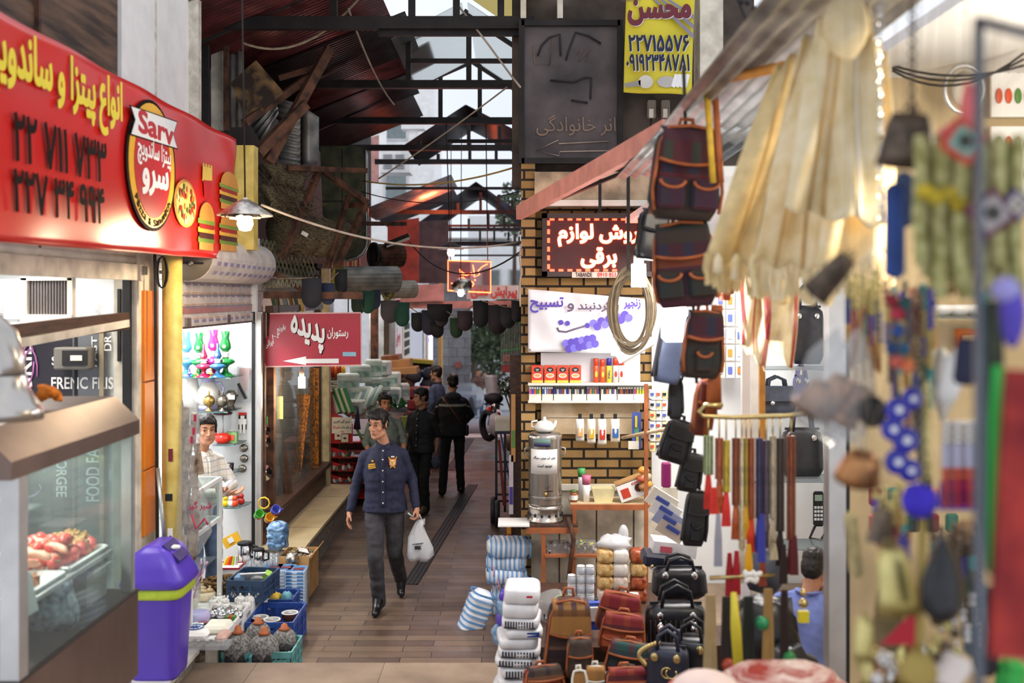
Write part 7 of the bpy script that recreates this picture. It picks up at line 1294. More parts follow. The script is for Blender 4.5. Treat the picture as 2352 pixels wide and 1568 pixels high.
# ---------------------------------------------------------------- cotton clothes, scarves, back wall bags
def cloth(pp_top,pp_bot,Y,m,lab,amp=.03,folds=5,name='cotton_dress',cat='dress',fringe=False,strp=None):
 """hanging cloth between a top edge and a bottom edge given in pixels"""
 (a0,a1),(b0,b1)=pp_top,pp_bot;ph=random.random()*6
 fn=lambda u,v:P(*[(a0[k]*(1-u)+a1[k]*u)*(1-v)+(b0[k]*(1-u)+b1[k]*u)*v for k in(0,1)],Y)+Vector((0,amp*(.35+.65*v)*sin(2*pi*folds*u+ph+1.5*sin(v*2))+.02*sin(5*v+u*9),.012*sin(u*17+ph)))
 r=thing(name,lab,cat,P(*[(b0[k]+b1[k])/2 for k in(0,1)],Y));b=B(m);b.grid(fn,48,26,th=.006);mw(b,'cloth',r)
 if strp:
  for u0,mm in strp:q=B(mm);q.grid(lambda u,v:fn(u0+.03*(u-.5),v)+Vector((0,-.012,0)),3,24,th=.004);mw(q,'stripe',r)
 if fringe:
  q=B(m)
  for i in range(26):
   p=fn(i/25,1);q.tube([p,p+Vector((random.uniform(-.01,.01),random.uniform(-.01,.01),-.05)),p+Vector((random.uniform(-.015,.015),0,-.1))],[.008,.007,.009],n=5)
  mw(q,'fringe',r)
 return r
ST=[(.3,'cotton_tan'),(.62,'cotton_tan')]
cloth(((1785,150),(1872,105)),((1622,590),(1812,625)),3.3,M('cotton_grey','#e2ca94',.9,var=.16,sc=14,bump=.3),'leftmost fringed cream cotton dress under the canopy',.014,2,fringe=True,strp=[(.35,'cotton_tan'),(.55,M('cotton_dark','#6a5636',.9,var=.2))]);cloth(((1840,85),(1940,60)),((1725,600),(1905,625)),3.1,'cotton','second cream cotton dress from the left, with tan stripes',.014,2,fringe=True,strp=ST);cloth(((1880,40),(2000,10)),((1795,480),(2035,520)),2.9,'cotton','tallest cream cotton dress with a hood at its top',.016,2,strp=[(.28,'cotton_tan'),(.4,'cotton_tan'),(.72,'offwhite')]);cloth(((1950,60),(2042,110)),((1870,625),(2062,575)),2.98,'cotton','rightmost cream cotton dress beside the silver chain',.014,2,fringe=True)
b=B('cotton');b.ell(P(1942,60,2.88),(.065,.05,.1),nz=.15);solo('cotton_hood',b,'rounded cream hood at the top of the tallest dress','hood')
for i,(px,h)in enumerate(((1650,46),(1690,60),(1730,55),(1765,62),(1800,58),(1835,55),(1870,50))):solo('cotton_tassel',B('cotton').lathe([(.001,0),(.014,-.02),(.018,-S(h,3.2)),(.001,-S(h,3.2)-.004)],P(px,580,3.2),n=10),f'{ORD[i]} thick cream tassel from the left along the hem of the dresses','tassel',group='cream tassels along the hem')
M('scarf_stripe','#d8703a',.9,var=.3,sc=30,col2='#b83a5a')
cloth(((1695,612),(1775,612)),((1700,790),(1758,852)),4.9,'cotton','left cream scarf with pink stripes below the dresses',.014,1.5,'plaid_scarf','scarf',strp=[(x,'scarf_stripe')for x in(.08,.13,.5,.88,.94)]);cloth(((1750,612),(1838,612)),((1752,770),(1824,858)),4.85,'cotton','right cream scarf with an orange plaid border',.014,1.5,'plaid_scarf','scarf',strp=[(x,'scarf_stripe')for x in(.05,.1,.15,.2,.9,.95)])
handbag(P(1853,835,8.6),.3,.5,.14,'black_leather','tall glossy black bag high on the white back wall');handbag(P(1783,950,8.5),.33,.23,.14,M('grey_leather','#3a3f4c',.4,var=.2,sc=16),'dark grey flap bag with a round clasp on the middle shelf');handbag(P(1842,1097,8.4),.36,.42,.14,'black_leather','black briefcase with a ring clasp on the lower shelf');handbag(P(1840,925,8.7),.14,.24,.12,M('violet_cloth','#6a68a8',.6,var=.15),'violet bag behind the dark grey flap bag')
solo('bag_flap',B('grey_leather').box(P(1783,905,8.4),(.3,.03,.14),bev=.02).ell(P(1775,925,8.37),.02,'chrome'),'flap with a silver clasp on the dark grey bag','flap');r=thing('wall_phone','dark cordless telephone with a pale keypad on the back wall','phone',P(1880,1170,8.5));mw(B('black').box(P(1880,1168,8.5),(S(24,8.5),.05,S(80,8.5)),bev=.015),'handset',r);b=B('white')
for i in range(4):
 for j in range(3):b.box(P(1873+j*7,1165+i*9,8.465),(.018,.01,.02))
mw(b,'keypad',r);mw(B(solid('#a8c0a8')).box(P(1880,1143,8.465),(.06,.01,.05)),'screen',r);mw(B('wire_black').tube([P(1872,1208,8.5),P(1860,1235,8.5),P(1885,1240,8.5),P(1895,1225,8.5)],.012),'cord',r)
for i,(py,Y)in enumerate(((845,8.45),(1098,8.3),(1250,8.3))):solo('glass_shelf',B('grey_pane').box(P(1830,py,Y),(.9,.35,.012)),['top','middle','lowest'][i]+' glass shelf on the white wall of the bag shop','shelf')
for px,nm in((1733,'left'),(1908,'right')):struct('trim_13',B('alu').box((P(px,0,8.2).x,8.2,1.9),(.07,.07,3.2)))
r=thing('shop_rail','white upright rail in front of the packets','rail',(P(1712,0,6.4).x,6.4,.2));mw(B('white').box((P(1712,0,6.4).x,6.4,1.7),(.05,.05,3.0)).box((P(1750,0,6.3).x,6.3,1.6),(.035,.035,2.8),'bamboo'),'rail',r)
# ---------------------------------------------------------------- prayer beads on the curved wire
Yb=4.6;solo('bead_hanger',B('gilt_metal').tube([P(x,y,Yb)for x,y in((1660,930),(1620,930),(1606,945),(1615,955),(1680,958),(1800,955),(1900,945),(1985,925))],.011),'bent brass rod on which the prayer beads hang','rod')
BD=[(1627,1000,1090,'#7a8a4a','olive green',26),(1652,1005,1100,'#a8522a','orange-brown looped',20),(1668,1010,1130,'#c8b03a','yellow and blue mixed',18),(1690,1005,1160,'#8a4424','chestnut brown',18),(1704,1005,1260,'#d8c8a0','cream',12),(1714,1005,1160,'#a88a2a','mustard',10),(1725,1005,1190,'#9a4a24','rust brown',14),(1744,1005,1190,'#3a3458','violet-blue',16),(1760,1010,1180,'#5a4a58','dark violet',14),(1775,1000,1190,'#b8a88a','tan stone',14),(1792,1005,1220,'#3a2a20','dark brown',20),(1817,1000,1240,'#8a4420','mottled orange',22)]
TSL={0:'#c8342a',2:'#d83a34',4:'#e0dcc8',6:'#d8431f',7:'#3a3fa0',5:'#d8a82a',3:'#a8522a',10:'#2a1c1c',11:'#6a2420'}
for i,(px,y0,y1,c,nm,w)in enumerate(BD):
 r=thing('prayer_beads',f'{nm} prayer beads hanging from the brass rod','beads',P(px,958,Yb));b=B(solid(c,.3,var=.25,sc=40))
 for s_ in(-1,0,1):
  n=int((y1-y0)/4.2);pts=[P(px+s_*w*.3,y0+(y1-y0)*k/(2*n),Yb-.012*(s_==0))for k in range(2*n+1)];b.tube(pts,[.011 if k%2 else .005 for k in range(2*n+1)],n=7)
 mw(b,'beads',r);mw(B('gilt_metal').tube([P(px,955,Yb),P(px,y0,Yb)],.004),'hook',r);tc=solid(TSL.get(i,c),.8)
 q=B(tc)
 for k in range(9):q.tube([P(px+(k-4)*.6,y1,Yb),P(px+(k-4)*1.6,y1+40,Yb+.01*(k%3-1)),P(px+(k-4)*2,y1+78,Yb)],.007,n=5)
 mw(q,'tassel',r)
for i,(px,y0,y1,c,nm)in enumerate(((1676,1270,1370,'#9a1a24','left dark red'),(1692,1265,1365,'#a81c28','right dark red'),(1720,1250,1310,'#d8a020','golden yellow'),(1650,1180,1300,'#9a9aa8','grey-violet'),(1750,1180,1290,'#3a3f9a','royal blue'),(1778,1250,1285,'#b8a888','tan'),(1800,1250,1340,'#2a1a1a','black'),(1825,1230,1320,'#5a1c20','maroon'),(1640,1120,1180,'#c83028','red'),(1752,1290,1345,'#8a3a24','rust'))):
 b=B(solid(c,.85));
 for k in range(12):b.tube([P(px+(k-6)*.4,y0,4.5),P(px+(k-6)*1.1,(y0+y1)/2,4.5+.008*(k%3)),P(px+(k-6)*1.3,y1,4.5)],.006,n=5)
 solo('silk_tassel',b,f'{nm} silk tassel hanging below the prayer beads','tassel')
for i,(px,y0,y1,w,c,nm)in enumerate(((1632,1365,1580,26,'#a8926a','thick tan string bundle beside the black handbags'),(1765,1352,1560,22,'#9a7a48','second tan string bundle, right of the yellow strap'),(1670,1370,1560,24,'#2c2422','dark string bundle right of the thick tan one'),(1802,1355,1540,14,'#2a1c1a','dark pointed tassel above the green bauble'),(1720,1370,1570,24,'#20241f','blackish string bundle in the middle'))):
 b=B(solid(c,.9));
 for k in range(16):b.tube([P(px+(k-8)*w/26,y0,4.2+.01*(k%4)),P(px+(k-8)*w/19,(y0+y1)/2,4.2),P(px+(k-8)*w/14,y1,4.2+.012*(k%3))],.008,n=5)
 solo('string_bundle',b,nm,'strings')
solo('lower_rod',B('gilt_metal').tube([P(1630,1327,4.5),P(1780,1320,4.5)],.01),'lower brass rod behind the red tassels','rod');solo('yellow_scarf',B(solid('#d8c83a',.8)).tube([P(1685,1360,4.1),P(1690,1440,4.1),P(1698,1560,4.1)],[.012,.022,.02],flat=.4),'yellow and red ribbon hanging between the string bundles','ribbon')
for i,(px,py,c,nm)in enumerate(((1812,1510,'#1f7a3c','green'),(1672,1525,'#a8402c','red'),(1750,1430,'#2a8a5a','teal'))):solo('bauble',B(solid(c,.25)).ell(P(px,py,4.2),.03),f'{nm} round bauble at the end of the dark strings','bauble')
r=thing('pearl_trinket','trinket of white shells hanging from the lower rod','trinket',P(1722,1330,4.4));b=B('ceramic')
for i in range(7):b.ell(P(1712+i*5,1318+(i*13)%26,4.4),(.012,.01,.02),rot=(0,i*.7,0))
mw(b,'shells',r)
solo('leather_jacket',B('black_leather').ell(P(1755,1460,5.2),(.19,.14,.22),nz=.3).ell(P(1815,1540,5.0),(.15,.12,.13),nz=.3),'crumpled black leather goods behind the string bundles','leather goods');solo('grey_backpack',B('grey_leather').ell(P(1755,1310,5.6),(.12,.1,.13),nz=.15),'dark grey backpack behind the lower rod','backpack');solo('brass_trinket',B('gilt_metal').ell(P(1845,1360,4.5),.016).ell(P(1845,1385,4.5),.022).box(P(1845,1415,4.5),(.045,.03,.05),solid('#d8c81e')),'brass trinket with a yellow tag beside the seated man','trinket')
solo('striped_cloth',B(M('cloth_redwhite','#d84a3a',.85,var=.5,sc=6,stretch=(1,1,14),col2='#ecdcd4')).ell(P(1800,1590,3.6),(.26,.2,.1),nz=.15),'red and white striped cloth at the bottom edge','cloth');solo('pink_lamp_shade',B(M('shade_pink','#f0d8d0',.6,var=.08)).ell(P(1620,1590,3.4),(.12,.12,.07)).tube([P(1620,1590,3.4)+Vector((.121*cos(t*.4),.121*sin(t*.4),.01))for t in range(16)],.008,solid('#d8502a'),closed=True),'pale pink rounded hat with an orange rim at the bottom edge','hat')
# ---------------------------------------------------------------- people
V=Vector
def person(label,loc,rz,J=None,s=1,head=(0,0),shirt='shirt_black',legs='trousers_black',shoe='shoe_black',vox=.012,sleeve=1,buttons='button',collar=True,skin='skin',hairy=1,grip=(.6,.6),untuck=.12,fat=1):
 j=dict(p=(0,0,.95),n=(0,.015,1.46),h=(0,-.015,1.61),sl=(.168,.01,1.40),el=(.24,.04,1.12),wl=(.26,-.03,.87),sr=(-.168,.01,1.40),er=(-.24,.04,1.12),wr=(-.26,-.03,.87),hl=(.09,0,.93),kl=(.10,-.02,.50),al=(.10,.03,.09),tl=(.12,-.15,.035),hr=(-.09,0,.93),kr=(-.10,-.02,.50),ar=(-.10,.03,.09),tr=(-.12,-.15,.035))
 j.update(J or{});j={k:V(v)for k,v in j.items()};r=thing('person',label,'person',loc,rz);r.scale=(s,s,s);p,n=j['p'],j['n'];j['sl'].z-=.035;j['sr'].z-=.035
 prof=((-.16,.155,.115),(0,.165,.12),(.2,.155,.11),(.42,.168,.118),(.65,.172,.125),(.8,.148,.11),(.9,.108,.085),(.97,.075,.066),(1.02,.06,.058))
 def ring(t,w,d,k=0):c=p.lerp(n,t);return[(c.x+(w*fat+k)*math.copysign(abs(cos(a))**.8,cos(a)),c.y+(d*fat+k)*sin(a),c.z)for a in[2*pi*i/22 for i in range(22)]]
 b=B(skin);b.loft([ring(*q,-.025)for q in prof])
 H=Matrix.Translation(j['h'])@Euler((head[1],0,head[0])).to_matrix().to_4x4()
 b.cap(n+V((0,.01,-.04)),H@V((0,.025,-.06)),.054,.047)
 b.xf=H;b.ell((0,.014,.032),(.074,.093,.09));b.ell((0,-.028,-.045),(.056,.062,.07));b.ell((0,-.062,-.098),(.026,.022,.02));b.cap((0,-.080,.022),(0,-.108,-.024),.0075,.0115);b.cap((-.03,-.076,.036),(.03,-.076,.036),.013,.013)
 for q in(-1,1):b.ell((q*.034,-.050,-.022),(.027,.028,.026));b.ell((q*.076,.008,-.002),(.009,.02,.033),rot=(.15,0,q*.35));b.ell((q*.0115,-.097,-.027),.0078);b.cap((q*.05,-.01,-.07),(q*.02,-.055,-.09),.024,.022)
 b.cap((-.015,-.080,-.058),(.015,-.080,-.058),.0095,.0095);b.xf=None
 for q,g in(('l',grip[0]),('r',grip[1])):
  S_,E_,W_,K_,A_,T_=(j[k+q]for k in('s','e','w','k','a','t'));b.cap(S_+V((0,0,-.035)),E_,.036,.036);b.cap(E_,W_,.038,.027);b.cap(j['h'+q],K_,.066,.05);b.cap(K_,A_,.048,.036);b.cap(A_+V((0,0,-.03)),T_,.03,.026)
  d=(j['d'+q]if 'd'+q in j else(W_-E_)).normalized();side=V((0,-1,0))-d*d.y*-1;side=side.normalized()if side.length>.1 else V((0,0,1));nn=d.cross(side)*(1 if q=='l' else-1);pc=W_+d*.05 # palm, four fingers, thumb
  b.cap(W_,W_+d*.03,.026,.024)
  for k in range(4):
   o=(k-1.5)*.0185;a=W_+d*.025+side*-o*.8;c=W_+d*.088+side*-o;b.cap(a,c,.0145,.0115);L=(.036,.042,.040,.031)[k];ca=g*(.8+.1*k);d1=d*cos(ca)+nn*sin(ca);d2=d*cos(ca*1.9)+nn*sin(ca*1.9);m_=c+d1*L;b.cap(c,m_,.0095,.009);b.cap(m_,m_+d2*L*.9,.009,.0075)
  t0=W_+d*.03+side*.022;t1=t0+(d*.6+side*.6+nn*.5).normalized()*.042;b.cap(t0,t1,.013,.011);b.cap(t1,t1+(d+nn*.5).normalized()*.03,.0105,.0085)
 body=remesh(b,vox*.5,3).make('body',r)
 for q in(-1,1):
  e=B('eye_white');e.xf=H;e.ell((q*.031,-.067,.010),(.0115,.0085,.0043));e.ell((q*.031-.002,-.0738,.0102),(.0062,.003,.0048),'iris');e.tube([(q*.019,-.0735,.0125),(q*.031,-.0755,.0155),(q*.043,-.0715,.0125)],.0018,'iris',n=5);e.make('eye',body)
  e=B('hair');e.xf=H;e.tube([(q*.012,-.088,.037),(q*.032,-.087,.042),(q*.053,-.072,.036)],[.003,.0048,.002],n=6);e.make('eyebrow',body)
 e=B('lip');e.xf=H;e.tube([(-.024,-.0815,-.060),(-.008,-.0885,-.0555),(0,-.089,-.057),(.008,-.0885,-.0555),(.024,-.0815,-.060)],[.002,.0042,.004,.0042,.002],n=6);e.tube([(-.019,-.083,-.064),(0,-.0885,-.066),(.019,-.083,-.064)],[.002,.005,.002],n=6);e.make('lips',body)
 e=B('hair');e.xf=H;e.ell((0,.024,.07),(.081,.094,.072*hairy));e.ell((0,.062,.015),(.072,.05,.085));e.ell((-.012,-.052,.096),(.066,.04,.03*hairy),rot=(.5,.15,0));e.ell((.03,-.066,.082),(.03,.022,.022),rot=(.3,.4,0))
 for q in(-1,1):e.ell((q*.070,-.008,.045),(.014,.036,.045));e.ell((q*.072,-.024,.0),(.008,.011,.03))
 remesh(e,vox*.6,2,fn=lambda v,m:v+m*.005*noise.noise(V((v.x*90,v.y*40,v.z*50)))).make('hair',r)
 fold=lambda v,m:v+m*(.007*noise.noise(V((v.x*9,v.y*9,v.z*16)))+.004*noise.noise(v*30))
 b=B(shirt);q0=prof[0]if untuck else prof[1];b.loft([ring(t,w,d,.004+.016*(t<.5))for t,w,d in(((-untuck*1.6,.182,.132),)if untuck else())+prof[1:8]])
 for q in 'lr':
  S_,E_,W_=(j[k+q]for k in 'sew');b.cap(V((S_.x*.3,S_.y,S_.z+.04)),S_+V((0,0,-.012)),.044,.05);b.cap(S_+V((0,0,-.025)),E_,.056,.049);b.cap(E_,E_.lerp(W_,.93 if sleeve==1 else .3),.049,.040)
 cl=remesh(b,vox,4,fn=fold).make('shirt',r)
 def front(t,x=0):
  w,d=0,0
  for a,c in zip(prof,prof[1:]):
   if a[0]<=t<=c[0]:u=(t-a[0])/(c[0]-a[0]);w=a[1]+(c[1]-a[1])*u;d=a[2]+(c[2]-a[2])*u
  c=p.lerp(n,t);return V((c.x+x,c.y-(d*fat+.014+.016*(t<.5))*sqrt(max(0,1-(x/(w*fat))**2)),c.z))
 if collar:
  q=B(shirt);cc=n+V((0,0,-.012));q.tube([cc+V((.066*sin(a),-.066*cos(a)*1.05+.005,.02-.03*max(0,cos(a))))for a in[.35+i*(2*pi-.7)/16 for i in range(17)]],.016,flat=.6)
  for k in(-1,1):q.add([cc+V(x)for x in((k*.02,-.078,-.005),(k*.06,-.06,.012),(k*.058,-.09,-.045),(k*.02,-.09,-.03))],[[0,1,2,3]])
  q.make('collar',cl)
 if buttons:
  for t in(.02,.2,.38,.56,.74,.88):B(buttons).ell(front(t),(.0075,.005,.0075),nu=8,nv=6).make('button',cl)
  q=B(shirt);q.grid(lambda u,v:front(-.05+.95*v,-.018+.036*u)+V((0,-.002,0)),2,20,th=.003);q.make('placket',cl)
 b=B(legs);c=p;b.ell(c+V((0,0,-.03)),(.158*fat,.118,.12));b.loft([ring(t,w,d,-.008)for t,w,d in prof[:3]])
 for q in 'lr':b.cap(j['h'+q],j['k'+q],.094,.07);b.cap(j['k'+q],j['a'+q]+(j['a'+q]-j['k'+q]).normalized()*.03,.07,.06)
 remesh(b,vox,4,fn=fold).make('trousers',r)
 for q in 'lr':
  A_,T_=j['a'+q],j['t'+q];d=T_-A_;hz=V((d.x,d.y,0));hz=hz.normalized()if hz.length>.02 else V((0,-1,0));up=V((0,0,1));b=B(shoe)
  b.cap(A_-hz*.03+V((0,0,-.035)),T_,.042,.036);b.cap(A_+V((0,0,.015)),A_.lerp(T_,.6),.05,.042);b.cap(T_-hz*.03,T_+hz*.03,.04,.03);remesh(b,vox,2).make('shoe',r)
 r['_f']=0;del r['_f']
 return r,cl,front,H
# the young man in the navy shirt
mx=(885-1176)/F*8.78;k_=lambda px,py,dy=0:((px-885)/262,dy,(1400-py)/262)
r,cl,fr_,H_=person('young man in a navy embroidered shirt walking with a white plastic bag',(mx,8.78,0),0,dict(p=(-.005,.03,.95),n=(-.01,.02,1.47),h=(-.06,-.02,1.625),sl=(.15,.02,1.41),sr=(-.18,.02,1.40),er=k_(817,1110,.06),wr=k_(804,1172,.0),el=k_(944,1105,.08),wl=k_(957,1163,-.02),hr=(-.1,.02,.93),kr=k_(866,1272,-.10),ar=k_(871,1374,-.02),tr=(-.06,-.19,.035),hl=(.08,.03,.93),kl=k_(905,1270,.04),al=(.09,.40,.17),tl=(.10,.36,.045)),head=(-.42,.12),shirt='shirt_navy',legs='jeans_black',vox=.009,grip=(1.3,.5),untuck=.1)
q=B('gold_thread');
for i in range(3):c=fr_(.66-i*.028,-.095+.004*i);q.box(c+V((0,-.008,0)),(.075-.012*(i==0),.012,.010),None,(0,-.12,.35))
c=fr_(.71,-.09);q.ell(c+V((0,-.006,.0)),(.012,.008,.008));q.make('chest_embroidery',cl)
q=B('orange_thread');c=fr_(.69,.085)+V((0,-.006,0));sh=lambda k,m,dy:q.poly([(k*.03,.035*k),(k*.026,-.02*k),(0,-.042*k),(-k*.026,-.02*k),(-k*.03,.035*k),(0,.03*k)][::-1],c+V((0,dy,0)),(1,.35,0),(0,0,1),-.004,m);sh(1.05,'orange_thread',0);sh(.72,'offwhite',-.004);sh(.35,'gold_thread',-.007)
for d in(-1,1):q.bar(c+V((d*.034,-.002+d*.01,.05)),c+V((-d*.02,-.002,-.045)),.008,.008,'gold_thread')
q.box(c+V((0,0,.05)),(.03,.01,.012),'offwhite');q.make('crest',cl)
hb=V((mx,8.78,0))+V(k_(962,1192,-.03));r=thing('shopping_bag','white plastic shopping bag hanging from the hand of the navy-shirted man','bag',hb);bb=B('plastic_bag');rg=[(.0,.03,.012,.02),(-.05,.04,.02,0),(-.14,.085,.05,0),(-.24,.11,.065,.01),(-.31,.115,.07,.015),(-.345,.09,.05,.0),(-.352,.02,.02,.0)]
bb.loft([[(w*cos(a)*(1+.09*sin(a*5+z*20))+dx,d*sin(a)*(1+.12*sin(a*7+z*30)),z+.012*sin(a*3))for a in[2*pi*i/30 for i in range(30)]]for z,w,d,dx in rg]);bb.make('bag',r)
bb=B('plastic_bag');bb.tube([(-.03,0,0),(-.012,-.01,.05),(.01,-.01,.05),(.03,0,.0)],.012,flat=.4);bb.add([(.02,-.01,.0),(.06,-.01,.02),(.055,0,-.04),(.025,0,-.05)],[[0,1,2,3]]);bb.make('handle',r);q=B('black')
[q.box((.0+.014*i,-.068,-.19+.002*i),(.009,.012,.006))for i in range(-3,4)];q.tube([(.03*sin(1.7*t),-.075,-.222+.014*cos(2.3*t))for t in range(12)],.006);q.make('print',r);solo('drinking_straw',B(solid('#bfe0e0')).tube([hb+V((-.09,-.03,.07)),hb+V((-.03,-.02,.02))],.006),'pale straw sticking out above the white shopping bag','straw')
# others in the alley
person('man in a grey-green shirt with dark hair, half hidden behind the navy-shirted man',((884-1176)/F*11.6,11.6,0),.25,dict(er=(-.24,-.02,1.14),wr=(-.2,-.2,1.0),el=(.24,-.02,1.14),wl=(.2,-.22,1.02)),.94,(.15,.15),'shirt_grey','jeans_black',skin='skin_dark',sleeve=.5,buttons=None,vox=.012)
person('laughing young man in a black shirt turning to his right',((968-1176)/F*12.7,12.7,0),-.45,dict(er=(-.22,.0,1.12),wr=(-.12,-.24,1.02),el=(.2,.1,1.12),wl=(.17,.12,.9),kl=(.09,-.08,.5),al=(.08,-.02,.09),tl=(.09,-.2,.035),kr=(-.09,.04,.5),ar=(-.1,.18,.11),tr=(-.11,.04,.04)),.91,(-.75,.05),'shirt_black','trousers_black',M('sandal','#4a3626',.6,var=.3),sleeve=.5,hairy=1.15,vox=.012)
r,cl,fr_,H_=person('man seen from behind in a black jacket with a grey chest stripe',((1040-1176)/F*13.9,13.9,0),pi+.08,dict(er=(-.27,-.06,1.14),wr=(-.2,-.22,1.02),el=(.27,-.06,1.14),wl=(.2,-.24,1.02),kl=(.12,.03,.5),al=(.15,.10,.1),tl=(.16,-.06,.035),kr=(-.1,-.06,.5),ar=(-.12,-.12,.09),tr=(-.13,-.29,.035)),.96,(0,0),'trousers_black','trousers_black',buttons=None,collar=False,fat=1.12,vox=.012)
q=B('stripe_grey');tr=.72
q.loft([[(.205*math.copysign(abs(cos(a))**.8,cos(a)),.014+.146*sin(a),z)for a in[2*pi*i/26 for i in range(26)]]for z in(1.285,1.32)],cap=False);
for d in(-1,1):q.loft([[V((d*.168,.01,1.34)).lerp(V((d*.27,-.06,1.14)),t)+V((.057*cos(a),.057*sin(a),-.02*cos(a)*d))for a in[2*pi*i/16 for i in range(16)]]for t in(.2,.33)],cap=False)
q.make('chest_stripe',cl);B(M('hood_grey','#24262e',.8,var=.2)).ell((0,.1,1.43),(.12,.07,.06)).make('hood',cl);B('leather_tan').tube([(.16,.1,1.42),(.02,.165,1.25),(-.12,.14,1.05)],.012,flat=.4,n=6).make('shoulder_strap',cl);B('black').box((-.2,.02,.93),(.06,.12,.16),bev=.02).make('belt_pouch',cl)
person('man in a dark blue shirt standing before the purple-lit door',((1003-1176)/F*16,16,0),-2.0,dict(er=(-.25,-.08,1.15),wr=(-.15,-.26,1.1)),.94,(0,0),'shirt_blue','jeans_blue',buttons=None,vox=.018)
gz=lambda Y:-.1*(Y-20);far=lambda px,Y,*a,**k:person(a[0],((px-1176)/F*Y,Y,gz(Y)),a[1],*a[2:],vox=.022,buttons=None,**k)
far(1099,34,'man in a brown plaid jacket and blue jeans walking up the far street',.1,dict(er=(-.26,-.05,1.14),wr=(-.06,-.22,1.05),el=(.26,-.05,1.14),wl=(.06,-.22,1.03)),.98,shirt=M('brown_plaid','#4a2f2c',.8,var=.5,sc=18,col2='#7a5a4c'),legs='jeans_blue')
far(1113,36.2,'man in white half hidden behind the brown plaid jacket',0,None,.97,shirt='offwhite',legs='jeans_blue');far(1077,37.5,'woman in black with long dark hair on the far street',.6,None,.98,shirt='black',legs='trousers_black',hairy=1.3);far(1124,43,'person in a pale blue shirt seen from behind far up the street',3.0,None,1.0,shirt=M('pale_blue','#7486a0',.8,var=.1),legs='trousers_black');far(1141,43.5,'person in dark clothes beside the pale blue shirt far up the street',2.6,None,.96,shirt='navy',legs='trousers_black')
# shop boy and the seated man
person('boy in a white checked shirt leaning with folded arms behind the glass case',(-2.60,8.42,0),.95,dict(p=(0,.06,.95),er=(-.25,-.08,1.14),wr=(.02,-.27,1.12),el=(.25,-.08,1.14),wl=(-.03,-.3,1.16),h=(0,-.05,1.63)),1,(-.45,.1),'shirt_check','jeans_blue',sleeve=1,vox=.011)
person('man in a blue shirt seated with his head bent behind the steel post',(1.70,5.85,.2),2.5,dict(p=(0,.05,.44),n=(0,-.1,.80),h=(0,-.20,.90),sl=(.17,-.08,.77),sr=(-.17,-.08,.77),el=(.22,-.18,.55),wl=(.12,-.36,.54),er=(-.22,-.18,.55),wr=(-.12,-.36,.54),hl=(.09,0,.46),hr=(-.09,0,.46),kl=(.13,-.4,.48),kr=(-.13,-.4,.48),al=(.13,-.38,.09),ar=(-.13,-.38,.09),tl=(.14,-.55,.035),tr=(-.14,-.55,.035)),1,(0,.5),M('shirt_sky','#6f7fc0',.8,var=.1),'jeans_black',untuck=.02)
t=thing('stool','low wooden stool under the seated man','stool',(1.70,5.85,.2));B('wood').box((0,-.02,.30),(.3,.3,.04)).make('seat',t)
for x in(-.11,.11):
 for y in(-.13,.09):B('wood').box((x,y,.14),(.035,.035,.28)).make('leg',t)
# ---------------------------------------------------------------- things at the far right, close to the camera
def X_(name,b,lab,cat,**k):return solo(name,b,lab,cat,**k)
def bell(px,py,Y,w,h,m,lab,rot=(0,0,0),sq=False):
 r=thing('cow_bell',lab,'bell',P(px,py,Y),0,None,None,rot);w=S(w,Y)/2;h=S(h,Y);n=4 if sq else 22
 B(m).lathe([(w*.1,0),(w*.62,-.02*h),(w*.78,-h*.25),(w*.9,-h*.75),(w,-h),(w*.94,-h),(w*.8,-h*.5),(w*.3,-h*.1)],n=n,sy=.75,cap=False,smooth=not sq).make('bell',r);B(m).tube([(-w*.2,0,0),(-w*.2,0,h*.14),(w*.2,0,h*.14),(w*.2,0,0)],w*.06).make('loop',r);B('black').tube([(0,0,-h*.2),(0,0,-h*.95)],[w*.05,w*.16]).make('clapper',r)
M('iron','#4a3f38',.5,.6,var=.4,sc=20,col2='#7a6a5a');M('copper','#9a6238',.35,.8,var=.4,sc=12,col2='#c08a5a');M('brass_old','#a8924a',.35,.8,var=.25,sc=10,col2='#d8cc8a');M('eye_blue','#1a1e9a',.2,var=.2,sc=12,spec=.7);M('eye_violet','#3a2ab8',.8,var=.2,sc=30)
bell(1950,590,2.1,70,120,'iron','dark iron box bell tilted below the cream dresses',(0,.75,0),True);bell(1985,1045,2.0,110,70,'copper','wide dark bell facing down beside the steel post',(.5,.1,0));bell(2028,1168,2.0,66,80,'iron','small iron bell below the wide dark bell',(0,.1,0),True);bell(2045,1258,1.9,100,150,'brass_old','tall pale brass cone bell',(0,-.15,0));bell(1985,1415,1.9,50,100,'brass_old','small brass bell at the lower left of the bells');bell(2090,262,1.9,135,120,'iron','large grey metal bell hanging by a chain at the top',(0,.1,0))
r=thing('copper_bells','bundle of copper bells in clear plastic hanging by a cord','bells',P(1960,850,2.2));b=B('copper')
for px,py,s_ in((1900,900,.038),(1945,885,.036),(1985,905,.034),(1960,935,.03)):b.lathe([(.2*s_,0),(.75*s_,-.2*s_),(s_,-1.2*s_),(1.3*s_,-1.9*s_),(1.2*s_,-1.9*s_),(.8*s_,-.9*s_)],P(px,py-20,2.2),n=18,rot=(.4,.4,0),cap=False)
